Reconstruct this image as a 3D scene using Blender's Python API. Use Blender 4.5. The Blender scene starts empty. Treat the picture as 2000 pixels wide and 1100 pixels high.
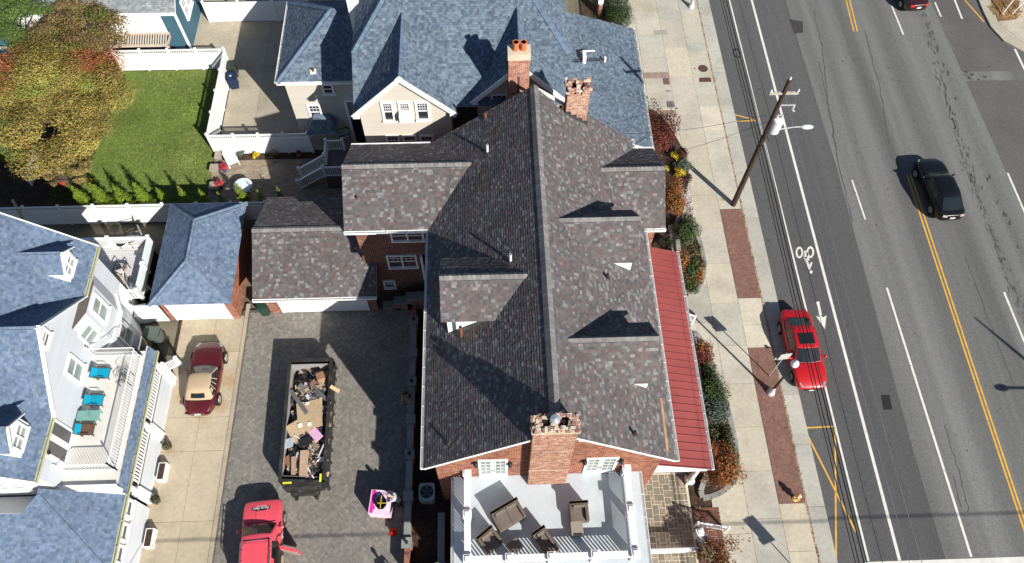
import bpy, bmesh, math, random
import numpy as np
from mathutils import Vector, Matrix
random.seed(7); rng=np.random.default_rng(7)
R_=math.radians
scn=bpy.context.scene; COL=scn.collection
# ------------------------------------------------------------------ camera
CH=39.5; FPX=1500.0
t,r,h=R_(29.188),R_(1.115),R_(-2.947)
right=Vector((math.cos(h),math.sin(h),0)); fwd=Vector((-math.sin(h),math.cos(h),0))
view=math.sin(t)*fwd+Vector((0,0,-math.cos(t))); cup=math.cos(t)*fwd+Vector((0,0,math.sin(t)))
cr=math.cos(r)*right+math.sin(r)*cup; cu=-math.sin(r)*right+math.cos(r)*cup
cam=bpy.data.cameras.new('camera'); co=bpy.data.objects.new('camera',cam); COL.objects.link(co)
co.matrix_world=Matrix(((cr.x,cu.x,-view.x,0),(cr.y,cu.y,-view.y,0),(cr.z,cu.z,-view.z,CH),(0,0,0,1)))
cam.sensor_width=36; cam.lens=FPX/2000*36; cam.clip_end=2000; cam.clip_start=.5
scn.camera=co
# ------------------------------------------------------------------ sky, sun, exposure
SAZ,SEL=R_(126.5),R_(33)          # direction shadows run on the ground, elevation of the sun
w=bpy.data.worlds.new('World'); scn.world=w; w.use_nodes=True
nt=w.node_tree; sk=nt.nodes.new('ShaderNodeTexSky'); sk.sky_type='NISHITA'; sk.sun_disc=False
sk.sun_elevation=SEL; sk.sun_rotation=R_(143.5); sk.air_density=1; sk.dust_density=.4; sk.ozone_density=2.5
bg=nt.nodes['Background']; nt.links.new(sk.outputs[0],bg.inputs[0]); bg.inputs[1].default_value=0.06
sl=bpy.data.lights.new('sun','SUN'); sl.energy=5.0; sl.angle=R_(.5); sl.color=(1,.95,.87)
so=bpy.data.objects.new('sun',sl); COL.objects.link(so)
so.rotation_euler=Vector((math.cos(SAZ)*math.cos(SEL),math.sin(SAZ)*math.cos(SEL),-math.sin(SEL))).to_track_quat('-Z','Y').to_euler()
so.location=(20,-30,60)
vs=scn.view_settings; vs.view_transform='Standard'; vs.look='None'; vs.gamma=1; vs.use_curve_mapping=False; vs.exposure=.55
# ------------------------------------------------------------------ helpers
def G(px,py,z=0.0):
    """world point at height z that the photograph shows at pixel (px,py)"""
    d=cr*((px-1000)/FPX)-cu*((py-550)/FPX)+view
    s=(z-CH)/d.z
    return Vector((0,0,CH))+s*d
MATS={}
def M(name,col=(.5,.5,.5),rough=.8,attr=False,var=.12,vs=1.5,fine=0,fs=None,bump=0,bs=30,metal=0,coat=0,spec=.3,dirt=None,stretch=None,trans=0):
    if name in MATS: return MATS[name]
    m=bpy.data.materials.new(name); m.use_nodes=True; n=m.node_tree.nodes; l=m.node_tree.links
    p=n['Principled BSDF']; p.inputs['Roughness'].default_value=rough; p.inputs['Metallic'].default_value=metal
    p.inputs['Coat Weight'].default_value=coat; p.inputs['Specular IOR Level'].default_value=spec
    if coat: p.inputs['Coat Roughness'].default_value=.05
    tc=n.new('ShaderNodeTexCoord'); g=n.new('ShaderNodeNewGeometry')
    vec=g.outputs['Position']
    if stretch:
        mp=n.new('ShaderNodeMapping'); mp.inputs['Scale'].default_value=stretch; l.new(vec,mp.inputs[0]); vec=mp.outputs[0]
    if attr:
        a=n.new('ShaderNodeAttribute'); a.attribute_name='col'; c=a.outputs['Color']
    else:
        a=n.new('ShaderNodeRGB'); a.outputs[0].default_value=(*col,1); c=a.outputs[0]
    def mul(c,scale,amt,detail=4,v=None):
        no=n.new('ShaderNodeTexNoise'); no.inputs['Scale'].default_value=scale; no.inputs['Detail'].default_value=detail
        l.new(v or vec,no.inputs['Vector'])
        mr=n.new('ShaderNodeMapRange'); mr.inputs[1].default_value=.3; mr.inputs[2].default_value=.7
        mr.inputs[3].default_value=1-amt; mr.inputs[4].default_value=1+amt
        l.new(no.outputs[0],mr.inputs[0])
        mx=n.new('ShaderNodeVectorMath'); mx.operation='SCALE'; l.new(c,mx.inputs[0]); l.new(mr.outputs[0],mx.inputs['Scale'])
        return mx.outputs[0]
    if var: c=mul(c,vs,var)
    if fine: c=mul(c,fs or vs*9,fine,3,g.outputs['Position'])
    if dirt:
        dc,ds,lo,hi=dirt
        no=n.new('ShaderNodeTexNoise'); no.inputs['Scale'].default_value=ds; no.inputs['Detail'].default_value=6; l.new(vec,no.inputs['Vector'])
        mr=n.new('ShaderNodeMapRange'); mr.inputs[1].default_value=lo; mr.inputs[2].default_value=hi; l.new(no.outputs[0],mr.inputs[0])
        mx=n.new('ShaderNodeMix'); mx.data_type='RGBA'; l.new(mr.outputs[0],mx.inputs[0]); l.new(c,mx.inputs[6]); mx.inputs[7].default_value=(*dc,1); c=mx.outputs[2]
    l.new(c,p.inputs['Base Color'])
    if bump:
        no=n.new('ShaderNodeTexNoise'); no.inputs['Scale'].default_value=bs; no.inputs['Detail'].default_value=3; l.new(g.outputs['Position'],no.inputs['Vector'])
        b=n.new('ShaderNodeBump'); b.inputs['Strength'].default_value=bump; b.inputs['Distance'].default_value=.02; l.new(no.outputs[0],b.inputs['Height']); l.new(b.outputs[0],p.inputs['Normal'])
    MATS[name]=m; return m
def tag(o,label=None,cat=None,group=None,kind=None):
    if label: o['label']=label
    if cat: o['category']=cat
    if group: o['group']=group
    if kind: o['kind']=kind
    return o
def thing(name,label,cat,loc=(0,0,0),rz=0,group=None):
    o=bpy.data.objects.new(name,None); COL.objects.link(o); o.location=loc; o.rotation_euler=(0,0,rz); o.empty_display_size=.2
    return tag(o,label,cat,group)
def origin(o):
    while o.parent: o=o.parent
    return Vector(o.location)
class MB:
    """collects faces in world (or, for copies, local) coordinates; build() links them as ONE mesh"""
    def __init__(s): s.v=[];s.f=[];s.c=[];s.m=[]
    def face(s,pts,c=(1,1,1),m=0):
        i=len(s.v); s.v+= [tuple(p) for p in pts]; s.f.append(tuple(range(i,i+len(pts)))); s.c.append(c); s.m.append(m)
    def obox(s,c,U,V,W,col=(1,1,1),m=0):
        """box: centre, three half-extent vectors"""
        c=Vector(c);U=Vector(U);V=Vector(V);W=Vector(W)
        if U.cross(V).dot(W)<0: U=-U
        i=len(s.v)
        for k in (-1,1):
            for a,b in ((-1,-1),(1,-1),(1,1),(-1,1)): s.v.append(tuple(c+a*U+b*V+k*W))
        for f in ((3,2,1,0),(4,5,6,7),(0,1,5,4),(1,2,6,5),(2,3,7,6),(3,0,4,7)):
            s.f.append(tuple(i+q for q in f)); s.c.append(col); s.m.append(m)
    def box(s,x0,x1,y0,y1,z0,z1,col=(1,1,1),m=0):
        s.obox(((x0+x1)/2,(y0+y1)/2,(z0+z1)/2),((x1-x0)/2,0,0),(0,(y1-y0)/2,0),(0,0,(z1-z0)/2),col,m)
    def bar(s,p,q,w,hh=None,col=(1,1,1),up=(0,0,1),m=0):
        p=Vector(p);q=Vector(q);d=q-p; L=d.length; d.normalize(); up=Vector(up)
        if abs(d.dot(up))>.98: up=Vector((0,1,0))
        sd=d.cross(up).normalized(); u=sd.cross(d)
        s.obox((p+q)/2,d*L/2,sd*w/2,u*(hh or w)/2,col,m)
    def prism(s,poly,z0,z1,col=(1,1,1),m=0,bottom=False):
        """plan polygon (x,y) extruded; ccw"""
        a=sum(poly[i][0]*poly[(i+1)%len(poly)][1]-poly[(i+1)%len(poly)][0]*poly[i][1] for i in range(len(poly)))
        P=list(poly) if a>0 else list(poly)[::-1]
        s.face([(p[0],p[1],z1) for p in P],col,m)
        if bottom: s.face([(p[0],p[1],z0) for p in P[::-1]],col,m)
        for i in range(len(P)):
            a,b=P[i],P[(i+1)%len(P)]
            s.face([(a[0],a[1],z0),(b[0],b[1],z0),(b[0],b[1],z1),(a[0],a[1],z1)],col,m)
    def slab(s,poly3,th,col=(1,1,1),m=0):
        """3-D polygon given thickness downwards along its normal"""
        P=[Vector(p) for p in poly3]; N=newell(P)
        if N.z<0: P=P[::-1]; N=-N
        Q=[p-N*th for p in P]
        s.face(P,col,m); s.face(Q[::-1],col,m)
        for i in range(len(P)):
            j=(i+1)%len(P); s.face([Q[i],Q[j],P[j],P[i]],col,m)
    def tube(s,pts,r,n=8,col=(1,1,1),m=0,cap=True):
        pts=[Vector(p) for p in pts]; rs=r if isinstance(r,(list,tuple)) else [r]*len(pts); i0=len(s.v)
        for k,p in enumerate(pts):
            d=(pts[min(k+1,len(pts)-1)]-pts[max(k-1,0)]).normalized()
            a=Vector((0,0,1)) if abs(d.z)<.95 else Vector((1,0,0))
            u=d.cross(a).normalized(); v=d.cross(u)
            for j in range(n):
                th=2*math.pi*j/n; s.v.append(tuple(p+rs[k]*(u*math.cos(th)+v*math.sin(th))))
        for k in range(len(pts)-1):
            for j in range(n):
                a=i0+k*n+j; b=i0+k*n+(j+1)%n
                s.f.append((a,b,b+n,a+n)); s.c.append(col); s.m.append(m)
        if cap:
            s.f.append(tuple(i0+j for j in range(n))[::-1]); s.f.append(tuple(i0+(len(pts)-1)*n+j for j in range(n))); s.c+= [col]*2; s.m+=[m]*2
    def lathe(s,c,prof,n=16,col=(1,1,1),m=0):
        c=Vector(c); s.tube([c+Vector((0,0,z)) for q,z in prof],[max(q,.001) for q,z in prof],n,col,m)
    def blob(s,c,rx,ry,rz,n=10,k=6,col=(1,1,1),m=0,jit=0):
        c=Vector(c); i0=len(s.v)
        for a in range(k+1):
            ph=math.pi*a/k
            for b in range(n):
                th=2*math.pi*b/n; q=1+random.uniform(-jit,jit)
                s.v.append((c.x+rx*q*math.sin(ph)*math.cos(th),c.y+ry*q*math.sin(ph)*math.sin(th),c.z+rz*q*math.cos(ph)))
        for a in range(k):
            for b in range(n):
                p=i0+a*n+b;q=i0+a*n+(b+1)%n
                s.f.append((p,p+n,q+n,q)); s.c.append(col); s.m.append(m)
    def build(s,name,mats,parent=None,kind=None,smooth=False,label=None,local=False):
        me=bpy.data.meshes.new(name)
        off=Vector((0,0,0)) if (parent is None or local) else origin(parent)
        V=[(a[0]-off.x,a[1]-off.y,a[2]-off.z) for a in s.v]
        me.from_pydata(V,[],s.f)
        if not isinstance(mats,(list,tuple)): mats=[mats]
        for m in mats: me.materials.append(m)
        me.polygons.foreach_set('material_index',s.m)
        at=me.attributes.new('col','FLOAT_COLOR','FACE')
        at.data.foreach_set('color',np.c_[np.array(s.c,dtype=np.float32),np.ones(len(s.c),dtype=np.float32)].ravel())
        if smooth: me.polygons.foreach_set('use_smooth',[True]*len(s.f))
        me.update()
        o=bpy.data.objects.new(name,me); COL.objects.link(o)
        if parent: o.parent=parent
        if kind: o['kind']=kind
        if label: o['label']=label
        return o
def newell(P):
    n=Vector((0,0,0))
    for i in range(len(P)):
        a,b=P[i],P[(i+1)%len(P)]
        n+=Vector(((a.y-b.y)*(a.z+b.z),(a.z-b.z)*(a.x+b.x),(a.x-b.x)*(a.y+b.y)))
    return n.normalized()
def np_mesh(name,V,F,C,mat,parent=None,kind=None,local=False):
    """fast mesh from numpy quads"""
    me=bpy.data.meshes.new(name); off=np.zeros(3) if (parent is None or local) else np.array(origin(parent))
    V=(V-off).astype(np.float32); n=F.shape[1]
    me.vertices.add(len(V)); me.vertices.foreach_set('co',V.ravel())
    me.loops.add(F.size); me.loops.foreach_set('vertex_index',F.ravel().astype(np.int32))
    me.polygons.add(len(F)); me.polygons.foreach_set('loop_start',np.arange(0,F.size,n,dtype=np.int32)); me.polygons.foreach_set('loop_total',np.full(len(F),n,dtype=np.int32))
    me.update(calc_edges=True)
    at=me.attributes.new('col','FLOAT_COLOR','FACE'); at.data.foreach_set('color',np.c_[C,np.ones(len(C))].astype(np.float32).ravel())
    me.materials.append(mat); me.shade_flat()
    o=bpy.data.objects.new(name,me); COL.objects.link(o)
    if parent: o.parent=parent
    if kind: o['kind']=kind
    return o
def clip(poly,f):
    out=[]
    for i in range(len(poly)):
        a,b=poly[i],poly[(i+1)%len(poly)]; fa,fb=f(a),f(b)
        if fa>=0: out.append(a)
        if (fa>=0)!=(fb>=0):
            q=fa/(fa-fb); out.append((a[0]+(b[0]-a[0])*q,a[1]+(b[1]-a[1])*q))
    return out
def tiles(mb,polys,udir,course,tw,th,pal,mode='shingle',off=.004,gap=0,jit=.06,tvar=.35,m=0,lip=(.02,.02,.02)):
    """lay shingles / bricks / boards / flags on convex planar polygons, each a raised piece with its own colour"""
    for poly in polys:
        P=[Vector(p) for p in poly]; N=newell(P)
        if mode in('shingle','paver') and N.z<0: N=-N
        U=Vector(udir); U=(U-N*U.dot(N)).normalized(); V=N.cross(U)
        if V.z<-1e-6: V=-V; U=-U
        O=P[0]; q=[((p-O).dot(U),(p-O).dot(V)) for p in P]
        ar=sum(q[i][0]*q[(i+1)%len(q)][1]-q[(i+1)%len(q)][0]*q[i][1] for i in range(len(q)))
        if ar<0: q=q[::-1]
        vmin=min(a[1] for a in q); vmax=max(a[1] for a in q)
        E=[(q[i],q[(i+1)%len(q)]) for i in range(len(q))]
        k=0; v=vmin
        while v<vmax-1e-4:
            v1=min(v+course,vmax)
            strip=clip(clip(q,lambda p:p[1]-v),lambda p:v1-p[1])
            if len(strip)>2:
                u0=min(a[0] for a in strip); u1=max(a[0] for a in strip)
                u=u0-(random.random()*tw if mode=='shingle' else (0 if mode=='board' else (k%2)*.5*tw)) - (u0%tw if mode=='brick' else 0)
                while u<u1:
                    ww=tw*(random.uniform(1-tvar,1+tvar) if mode in('shingle',) else 1)
                    a0,a1=max(u,u0-1),u+ww-gap
                    vv0,vv1=v,v1-gap
                    t4=[(a0,vv0),(a1,vv0),(a1,vv1),(a0,vv1)]
                    inside=all((e[1][0]-e[0][0])*(p[1]-e[0][1])-(e[1][1]-e[0][1])*(p[0]-e[0][0])>=-1e-6 for p in t4 for e in E)
                    if not inside:
                        for e in E:
                            ex,ey=e[1][0]-e[0][0],e[1][1]-e[0][1]
                            t4=clip(t4,lambda p:ex*(p[1]-e[0][1])-ey*(p[0]-e[0][0]))
                            if len(t4)<3: break
                    if len(t4)>=3:
                        c=random.choice(pal); j=1+random.uniform(-jit,jit)*1.6; c=(c[0]*j,c[1]*j,c[2]*j)
                        t_=th*random.uniform(.55,1.3) if mode in('shingle','brick','paver') else th
                        if mode in('shingle','board'):
                            H=lambda p:off+t_*(1-(p[1]-v)/course)
                        else: H=lambda p:off+t_
                        pts=[O+U*p[0]+V*p[1]+N*H(p) for p in t4]
                        mb.face(pts,c,m)
                        for i in range(len(t4)):
                            a,b=t4[i],t4[(i+1)%len(t4)]
                            low=abs(a[1]-v)<1e-6 and abs(b[1]-v)<1e-6
                            if low or mode in('brick','paver') or (mode=='shingle' and t_>th*1.05):
                                pa=O+U*a[0]+V*a[1]; pb=O+U*b[0]+V*b[1]
                                mb.face([pa,pb,pts[(i+1)%len(t4)],pts[i]],(c[0]*.8,c[1]*.8,c[2]*.8) if mode!='shingle' else (.022,.021,.021),m)  # near-black shingle edges: dark cut asphalt, plus shadow lines painted under the courses
                    u+=ww
            v+=course; k+=1
def leaves(name,clumps,n,size,pal,mat,parent=None,kind=None,flat=.4,spread=1.0,local=False,aspect=1.6,cvar=.13):
    """foliage: clumps = list of (x,y,z,rx,ry,rz,palette index or None); small leaf quads through each clump's volume, denser towards its skin"""
    cl=np.array([[c[0],c[1],c[2],c[3],c[4],c[5]] for c in clumps]); wt=cl[:,3]*cl[:,4]; wt=wt/wt.sum()
    idx=rng.choice(len(cl),n,p=wt)
    d=rng.normal(size=(n,3)); d/=np.linalg.norm(d,axis=1)[:,None]
    rad=rng.random(n)**(1/4.)*spread*(1+rng.normal(size=n)*.06)
    P=cl[idx,:3]+d*cl[idx,3:]*rad[:,None]
    nn=d*np.array([1,1,1])+np.array([0,0,flat])+rng.normal(size=(n,3))*.55; nn/=np.linalg.norm(nn,axis=1)[:,None]
    a=rng.normal(size=(n,3)); u=np.cross(nn,a); u/=np.linalg.norm(u,axis=1)[:,None]; v=np.cross(nn,u)
    s=size*(.6+.8*rng.random(n))[:,None]
    V=np.stack([P-u*s*.5,P-v*s*.5*aspect*.45-0*u,P+u*s*.5*aspect,P+v*s*.45],1).reshape(-1,3)
    F=np.arange(4*n).reshape(n,4)
    pals=[np.array(p) for p in (pal if isinstance(pal[0][0],(list,tuple)) else [pal])]
    pi=np.array([c[6] if len(c)>6 else 0 for c in clumps])[idx]
    C=np.zeros((n,3))
    cj=(1+rng.normal(size=len(cl))*cvar)[idx]
    for k,p in enumerate(pals):
        msk=pi==k; C[msk]=p[rng.integers(0,len(p),msk.sum())]
    C=np.clip(C*cj[:,None]*(1+rng.normal(size=(n,1))*.15),.004,1)
    return np_mesh(name,V,F,C,mat,parent,kind,local)
def copy_tree(o,parent=None):
    c=o.copy(); COL.objects.link(c)
    if parent: c.parent=parent
    for ch in list(o.children): copy_tree(ch,c)
    return c
# ------------------------------------------------------------------ materials
mt_att=M('tinted_matte',attr=True,rough=.9,var=.1,vs=.9,fine=.12,bump=.25,bs=60)
m_shing=M('shingle_granules',attr=True,rough=.95,var=.1,vs=.5,fine=.16,bump=.5,bs=90,spec=.15)
m_brick=M('brick_face',attr=True,rough=.9,var=.16,vs=.8,fine=.2,bump=.4,bs=80,spec=.2)
m_mortar=M('mortar',(.56,.48,.39),rough=.95,var=.15)
m_white=M('white_paint',(.78,.78,.77),rough=.5,var=.05,vs=.8)
m_vinyl=M('white_vinyl',(.80,.80,.80),rough=.4,var=.04,vs=.7,dirt=((.55,.53,.48),1.3,.62,.95))
m_glass=M('window_glass',(.025,.03,.035),rough=.06,var=0,spec=.6)
m_glass2=M('greenish_glass',(.22,.27,.25),rough=.08,var=.15,spec=.6)
m_dark=M('dark_rubber',(.02,.02,.02),rough=.7,var=.2)
m_soil=M('mulch_soil',(.055,.035,.025),rough=1,var=.35,vs=2,fine=.5,bump=.8,bs=25)
m_conc=M('concrete',attr=True,rough=.9,var=.16,vs=.55,fine=.09,bump=.12,bs=40,dirt=((.22,.19,.15),.55,.56,1.05))
m_leaf=M('leaf',attr=True,rough=.7,var=.1,vs=1,spec=.2)
m_wood=M('raw_wood',(.50,.31,.17),rough=.8,var=.2,vs=3)
m_bark=M('bark',(.09,.065,.05),rough=1,var=.3,vs=4,bump=.6,bs=20)
m_steel=M('painted_steel',(.55,.56,.57),rough=.4,var=.08,metal=.3)
m_black=M('black_steel',(.018,.018,.02),rough=.45,var=.2)
m_asph=M('asphalt',(.15,.15,.144),rough=.95,var=.3,vs=.5,fine=.2,fs=14,bump=.4,bs=60,stretch=(1.5,.035,1))
m_asph2=M('dark_asphalt',(.092,.091,.091),rough=.95,var=.16,vs=.4,fine=.2,fs=14,bump=.35,bs=60,stretch=(1.2,.08,1))
m_wmark=M('white_road_paint',(.66,.65,.60),rough=.8,var=.1,vs=3,dirt=((.16,.16,.15),4,.62,1.0))
m_ymark=M('yellow_road_paint',(.66,.37,.06),rough=.8,var=.12,vs=3,dirt=((.2,.16,.1),4,.6,1.0))
m_grass=M('grass',attr=True,rough=.9,var=.25,vs=.35,fine=.2,spec=.1)
# ------------------------------------------------------------------ ground and road
g=MB(); g.face([(-350,-350,-.16),(350,-350,-.16),(350,350,-.16),(-350,350,-.16)]); ground=g.build('ground',M('bare_ground',(.16,.14,.10),rough=1,var=.3,vs=.4),kind='structure')
XC0=G(1482,560).x; XC1=G(1511,560,-.12).x; ZR=-.12
g=MB(); g.prism([(XC1-.1,-60),(90,-60),(90,160),(XC1-.1,160)],-.155,ZR); road=g.build('road',m_asph,kind='structure')
# darker resurfaced strip on the house side, and the darker outer lane
sx=[(G(1693,548,ZR).x,90),(G(1680,480,ZR).x,30),(G(1736,718,ZR).x,12),(G(1790,900,ZR).x,6),(G(1847,1088,ZR).x,-40)]
g=MB(); g.face([(XC1-.08,-40,ZR+.004)]+[(a,b,ZR+.004) for a,b in sx[::-1]]+[(XC1-.08,90,ZR+.004)]); g.build('resurfaced_lane',m_asph2,road)
xr=G(1905,200,ZR).x
g=MB(); g.face([(xr,G(1905,140,ZR).y,ZR+.004),(60,G(1905,140,ZR).y,ZR+.004),(60,90,ZR+.004),(xr-.3,90,ZR+.004)]); 
g.face([(xr+.7,-40,ZR+.004),(60,-40,ZR+.004),(60,G(1905,158,ZR).y,ZR+.004),(xr,G(1905,158,ZR).y,ZR+.004)]); g.build('outer_lane',M('outer_asphalt',(.115,.108,.104),rough=.95,var=.12,vs=.3,fine=.2,fs=14),road)
def strip(name,mat,p,q,w,n=1):
    a=G(*p,ZR);b=G(*q,ZR); d=(b-a).normalized(); s=Vector((-d.y,d.x,0))*w/2; z=Vector((0,0,.009)); g=MB()
    k=max(1,int((b-a).length/3))
    for i in range(k):
        A=a+(b-a)*i/k+z; B=a+(b-a)*(i+1)/k+z; g.face([A-s,A+s,B+s,B-s][::-1])
    return g.build(name,mat,road)
def ext(p,q,f0,f1):
    return (p[0]+(q[0]-p[0])*f0,p[1]+(q[1]-p[1])*f0),(p[0]+(q[0]-p[0])*f1,p[1]+(q[1]-p[1])*f1)
strip('lane_line',m_wmark,*ext((1424.5,0),(1622.8,800),-.1,1.37),.11)
strip('lane_line',m_wmark,*ext((1468,0),(1757,1095),-.1,1.0),.16)
strip('lane_dash',m_wmark,(1664,352),(1690,429),.11); strip('lane_dash',m_wmark,(1732,562),(1897,1088),.13)
strip('lane_dash',m_wmark,(1741,10),(1764.5,68),.12); strip('lane_dash',m_wmark,(1826,5),(1838,33),.12)
strip('lane_dash',m_wmark,(1862,-6),(1879,37),.14); strip('lane_dash',m_wmark,(1968,338),(2012,440),.13); strip('lane_dash',m_wmark,(1961,571),(2004,676),.13)
strip('lane_dash',m_wmark,(1982,96),(2015,165),.16)
for d in (-3.5,3.5):
    strip('centre_line',m_ymark,(1650+d-4,-40),(1671+d,62),.10)
    strip('centre_line',m_ymark,(1775+d,342),(1889+d,690),.10); strip('centre_line',m_ymark,(1889+d,690),(2020+d,1085),.10)
strip('kerb_line',m_ymark,(1884,0),(1922,43),.1)
# yellow no-parking box and hatch
for a,b in (((1574,836),(1630,833)),((1631,833),(1633,1100)),((1575,846),(1672,1040)),((1434,224),(1472,234)),((1438,237),(1476,236))): strip('parking_hatch',m_ymark,a,b,.09)
g=MB(); z=ZR+.009
g.face([G(1690,1098,ZR)+Vector((0,0,.009)),G(2040,1086,ZR)+Vector((0,0,.009)),G(2040,1150,ZR)+Vector((0,0,.009)),G(1690,1150,ZR)+Vector((0,0,.009))][::-1]); g.build('stop_line',m_wmark,road)
# bicycle symbol and arrow
def flat(name,polys,mat=m_wmark):
    g=MB()
    for P in polys:
        Q=[G(*p,ZR)+Vector((0,0,.011)) for p in P]
        if newell(Q).z<0: Q=Q[::-1]
        g.face(Q)
    return g.build(name,mat,road)
def zz(x,y): return (1480+x/3.237,440+y/3.237)
rings=[]
for cx,cy in ((263,173),(332,171)):
    for i in range(20):
        a=2*math.pi*i/20;b=2*math.pi*(i+1)/20
        rings.append([zz(cx+24*math.cos(a),cy+37*math.sin(a)),zz(cx+24*math.cos(b),cy+37*math.sin(b)),zz(cx+13*math.cos(b),cy+24*math.sin(b)),zz(cx+13*math.cos(a),cy+24*math.sin(a))])
rings+=[[zz(292,162),zz(308,160),zz(306,215),zz(290,212)],[zz(290,205),zz(304,200),zz(336,272),zz(322,282)],[zz(308,170),zz(318,168),zz(326,222),zz(316,226)],[zz(336,232),zz(346,238),zz(330,282),zz(318,276)],[zz(296,205),zz(318,215),zz(318,228),zz(296,218)]]
rings.append([zz(337+9*math.cos(i*.7),296+11*math.sin(i*.7)) for i in range(9)])
flat('bicycle_symbol',rings)
flat('direction_arrow',[[zz(368,486),zz(388,482),zz(412,600),zz(392,602)],[zz(366,572),zz(401,590),zz(434,570),zz(424,658)]])
# patches, drain covers
flat('patch',[[(1720,772),(1737,771),(1743,800),(1726,801)]],m_dark); flat('patch',[[(1542,38),(1567,42),(1569,64),(1551,66)]],M('patch_asphalt',(.05,.045,.045),rough=.9))
def hull(P):
    c=(sum(p[0] for p in P)/len(P),sum(p[1] for p in P)/len(P)); return sorted(P,key=lambda p:math.atan2(p[1]-c[1],p[0]-c[0]))
sk_=[]
for i in range(20):
    px=random.gauss(0,4); k=random.random(); y=20+k*470; x=1806+k*k*40+k*150+px
    sk_.append([(x+random.uniform(-3,3),y+random.uniform(-7,7)) for _ in range(4)])
def hull(P):
    c=(sum(p[0] for p in P)/len(P),sum(p[1] for p in P)/len(P)); return sorted(P,key=lambda p:math.atan2(p[1]-c[1],p[0]-c[0]))
sk2=[]
for i in range(150):
    y=random.uniform(30,1090); x=random.uniform(1400+y*.25,1720+y*.3); s_=random.uniform(1,2.6); sk2.append(hull([(x+random.uniform(-s_,s_),y+random.uniform(-s_,s_)) for _ in range(5)]))
for x,y in ((1885,141),(1884,147),(1899,146),(1913,156),(1924,151),(1935,130),(1892,152),(1500,250),(1492,395),(1570,700),(1502,470)):
    sk2.append(hull([(x+random.uniform(-6,6),y+random.uniform(-3,3)) for _ in range(6)]))
fl=flat('tar_stain',[hull(p) for p in sk_]+sk2,M('tar_stain',(.06,.059,.06),rough=.8)); fl['kind']='stuff'
ck=[]
for pts in ([(1588,20),(1606,90),(1618,200),(1640,330),(1668,450)],[(1600,120),(1622,230),(1634,300)],[(1690,60),(1718,170),(1742,300)],[(1885,500),(1925,610),(1960,700),(1985,760)],[(1790,330),(1812,420)],[(1862,930),(1880,1000)],[(1845,830),(1876,930),(1895,1010)]):
    fine_=[]
    for a,b in zip(pts[:-1],pts[1:]):
        for k in range(8): fine_.append((a[0]+(b[0]-a[0])*k/8+random.gauss(0,1.2),a[1]+(b[1]-a[1])*k/8))
    for a,b in zip(fine_[:-1],fine_[1:]): 
        w_=random.uniform(.5,1.1); ck.append([(a[0]-w_,a[1]),(a[0]+w_,a[1]),(b[0]+w_,b[1]),(b[0]-w_,b[1])])
for i in range(260):
    k=random.random(); y=25+k*620; x=1804+k*k*60+k*150+random.gauss(0,2.2+3*abs(math.sin(k*9))); w_=random.uniform(.8,3.2); l=random.uniform(3,12); ck.append(hull([(x+random.uniform(-w_,w_)+q*l*.35,y+q*l+random.uniform(-1.5,1.5)) for q in (0,.1,.4,.6,.8,1)]))
fl=flat('tar_crack',ck,M('tar_crack',(.108,.107,.105),rough=.85,var=.25,vs=3)); fl['kind']='stuff'
# ------------------------------------------------------------------ kerb and sidewalk
kerb=MB(); y=-30
kerb=thing('kerb',None,None,(XC0,-20,0)); kerb['kind']='structure'
ylist=[]; y=-12
while y<75:
    L=random.uniform(2.6,3.4); c=random.uniform(.92,1.08); g=MB(); g.box(XC0+.06,XC1,y+.008,y+L-.008,-.15,.0+random.uniform(-.004,.004),(.42*c,.40*c,.35*c)); g.build('kerb_stone',m_conc,kerb); y+=L
g=MB(); g.prism([(7,-40),(XC0+.07,-40),(XC0+.07,90),(7,90)],-.15,-.035,(.1,.08,.05)); walk=g.build('sidewalk',m_soil,kind='structure')
XJ1=G(1387,590).x; XJ2=G(1436,560).x; XJ0=XJ1-1.75; XB=XC0-.02
g=MB(); g.box(XC0-.025,XC0+.058,-12,75,-.1,-.004,(.33,.265,.18)); g.build('leaf_litter_joint',mt_att,kerb)
def slabs(parent,x0,x1,ys,cols,name='paving_slab',z=0,mat=None):
    for a,b in zip(ys[:-1],ys[1:]):
        c=random.choice(cols); j=random.uniform(.93,1.07); g=MB(); dz=random.uniform(-.004,.004)
        g.box(x0+.008,x1-.008,a+.008,b-.008,-.05,z+dz,tuple(q*j for q in c)); g.build(name,mat or m_conc,parent)
CW=[(.47,.43,.355),(.45,.415,.35),(.48,.435,.34),(.42,.40,.34)]
def yr(a,b,step): 
    o=[a]
    while o[-1]<b-step*.6: o.append(o[-1]+step*random.uniform(.9,1.1))
    o.append(b); return o
slabs(walk,XJ0,XJ1,yr(-4,62,2.3),CW); slabs(walk,XJ1,XJ2,yr(-4,62,2.5),CW)
slabs(walk,XJ0-1.75,XJ0,yr(G(1300,330).y,62,1.9),CW)
Yb=[G(1440,p).y for p in (987,680,583,408)]
slabs(walk,XJ2,XB,[-4,-1,G(1540,1078).y,Yb[0]],[(.52,.46,.35)]); slabs(walk,XJ2,XB,[Yb[1],G(1470,634).y,Yb[2]],[(.54,.49,.39)])
slabs(walk,XJ2,XB,[Yb[3]]+[G(1370,p).y for p in (345,255,208,118,98,83,54,20,-20,-60,-120)],[(.52,.47,.38),(.47,.44,.36),(.50,.46,.38),(.40,.39,.35)])
# walk along the west edge, entrance landing, south part
slabs(walk,8.2,XJ0,[-4,-1.5,1,3.2,G(1380,1010).y],CW); slabs(walk,9.9,XJ0,[G(1400,640).y,G(1400,598).y,G(1400,575).y],CW); 
slabs(walk,G(1412,1010).x,XJ0,[G(1410,1035).y,G(1410,1000).y,G(1410,975).y],CW)
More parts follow.
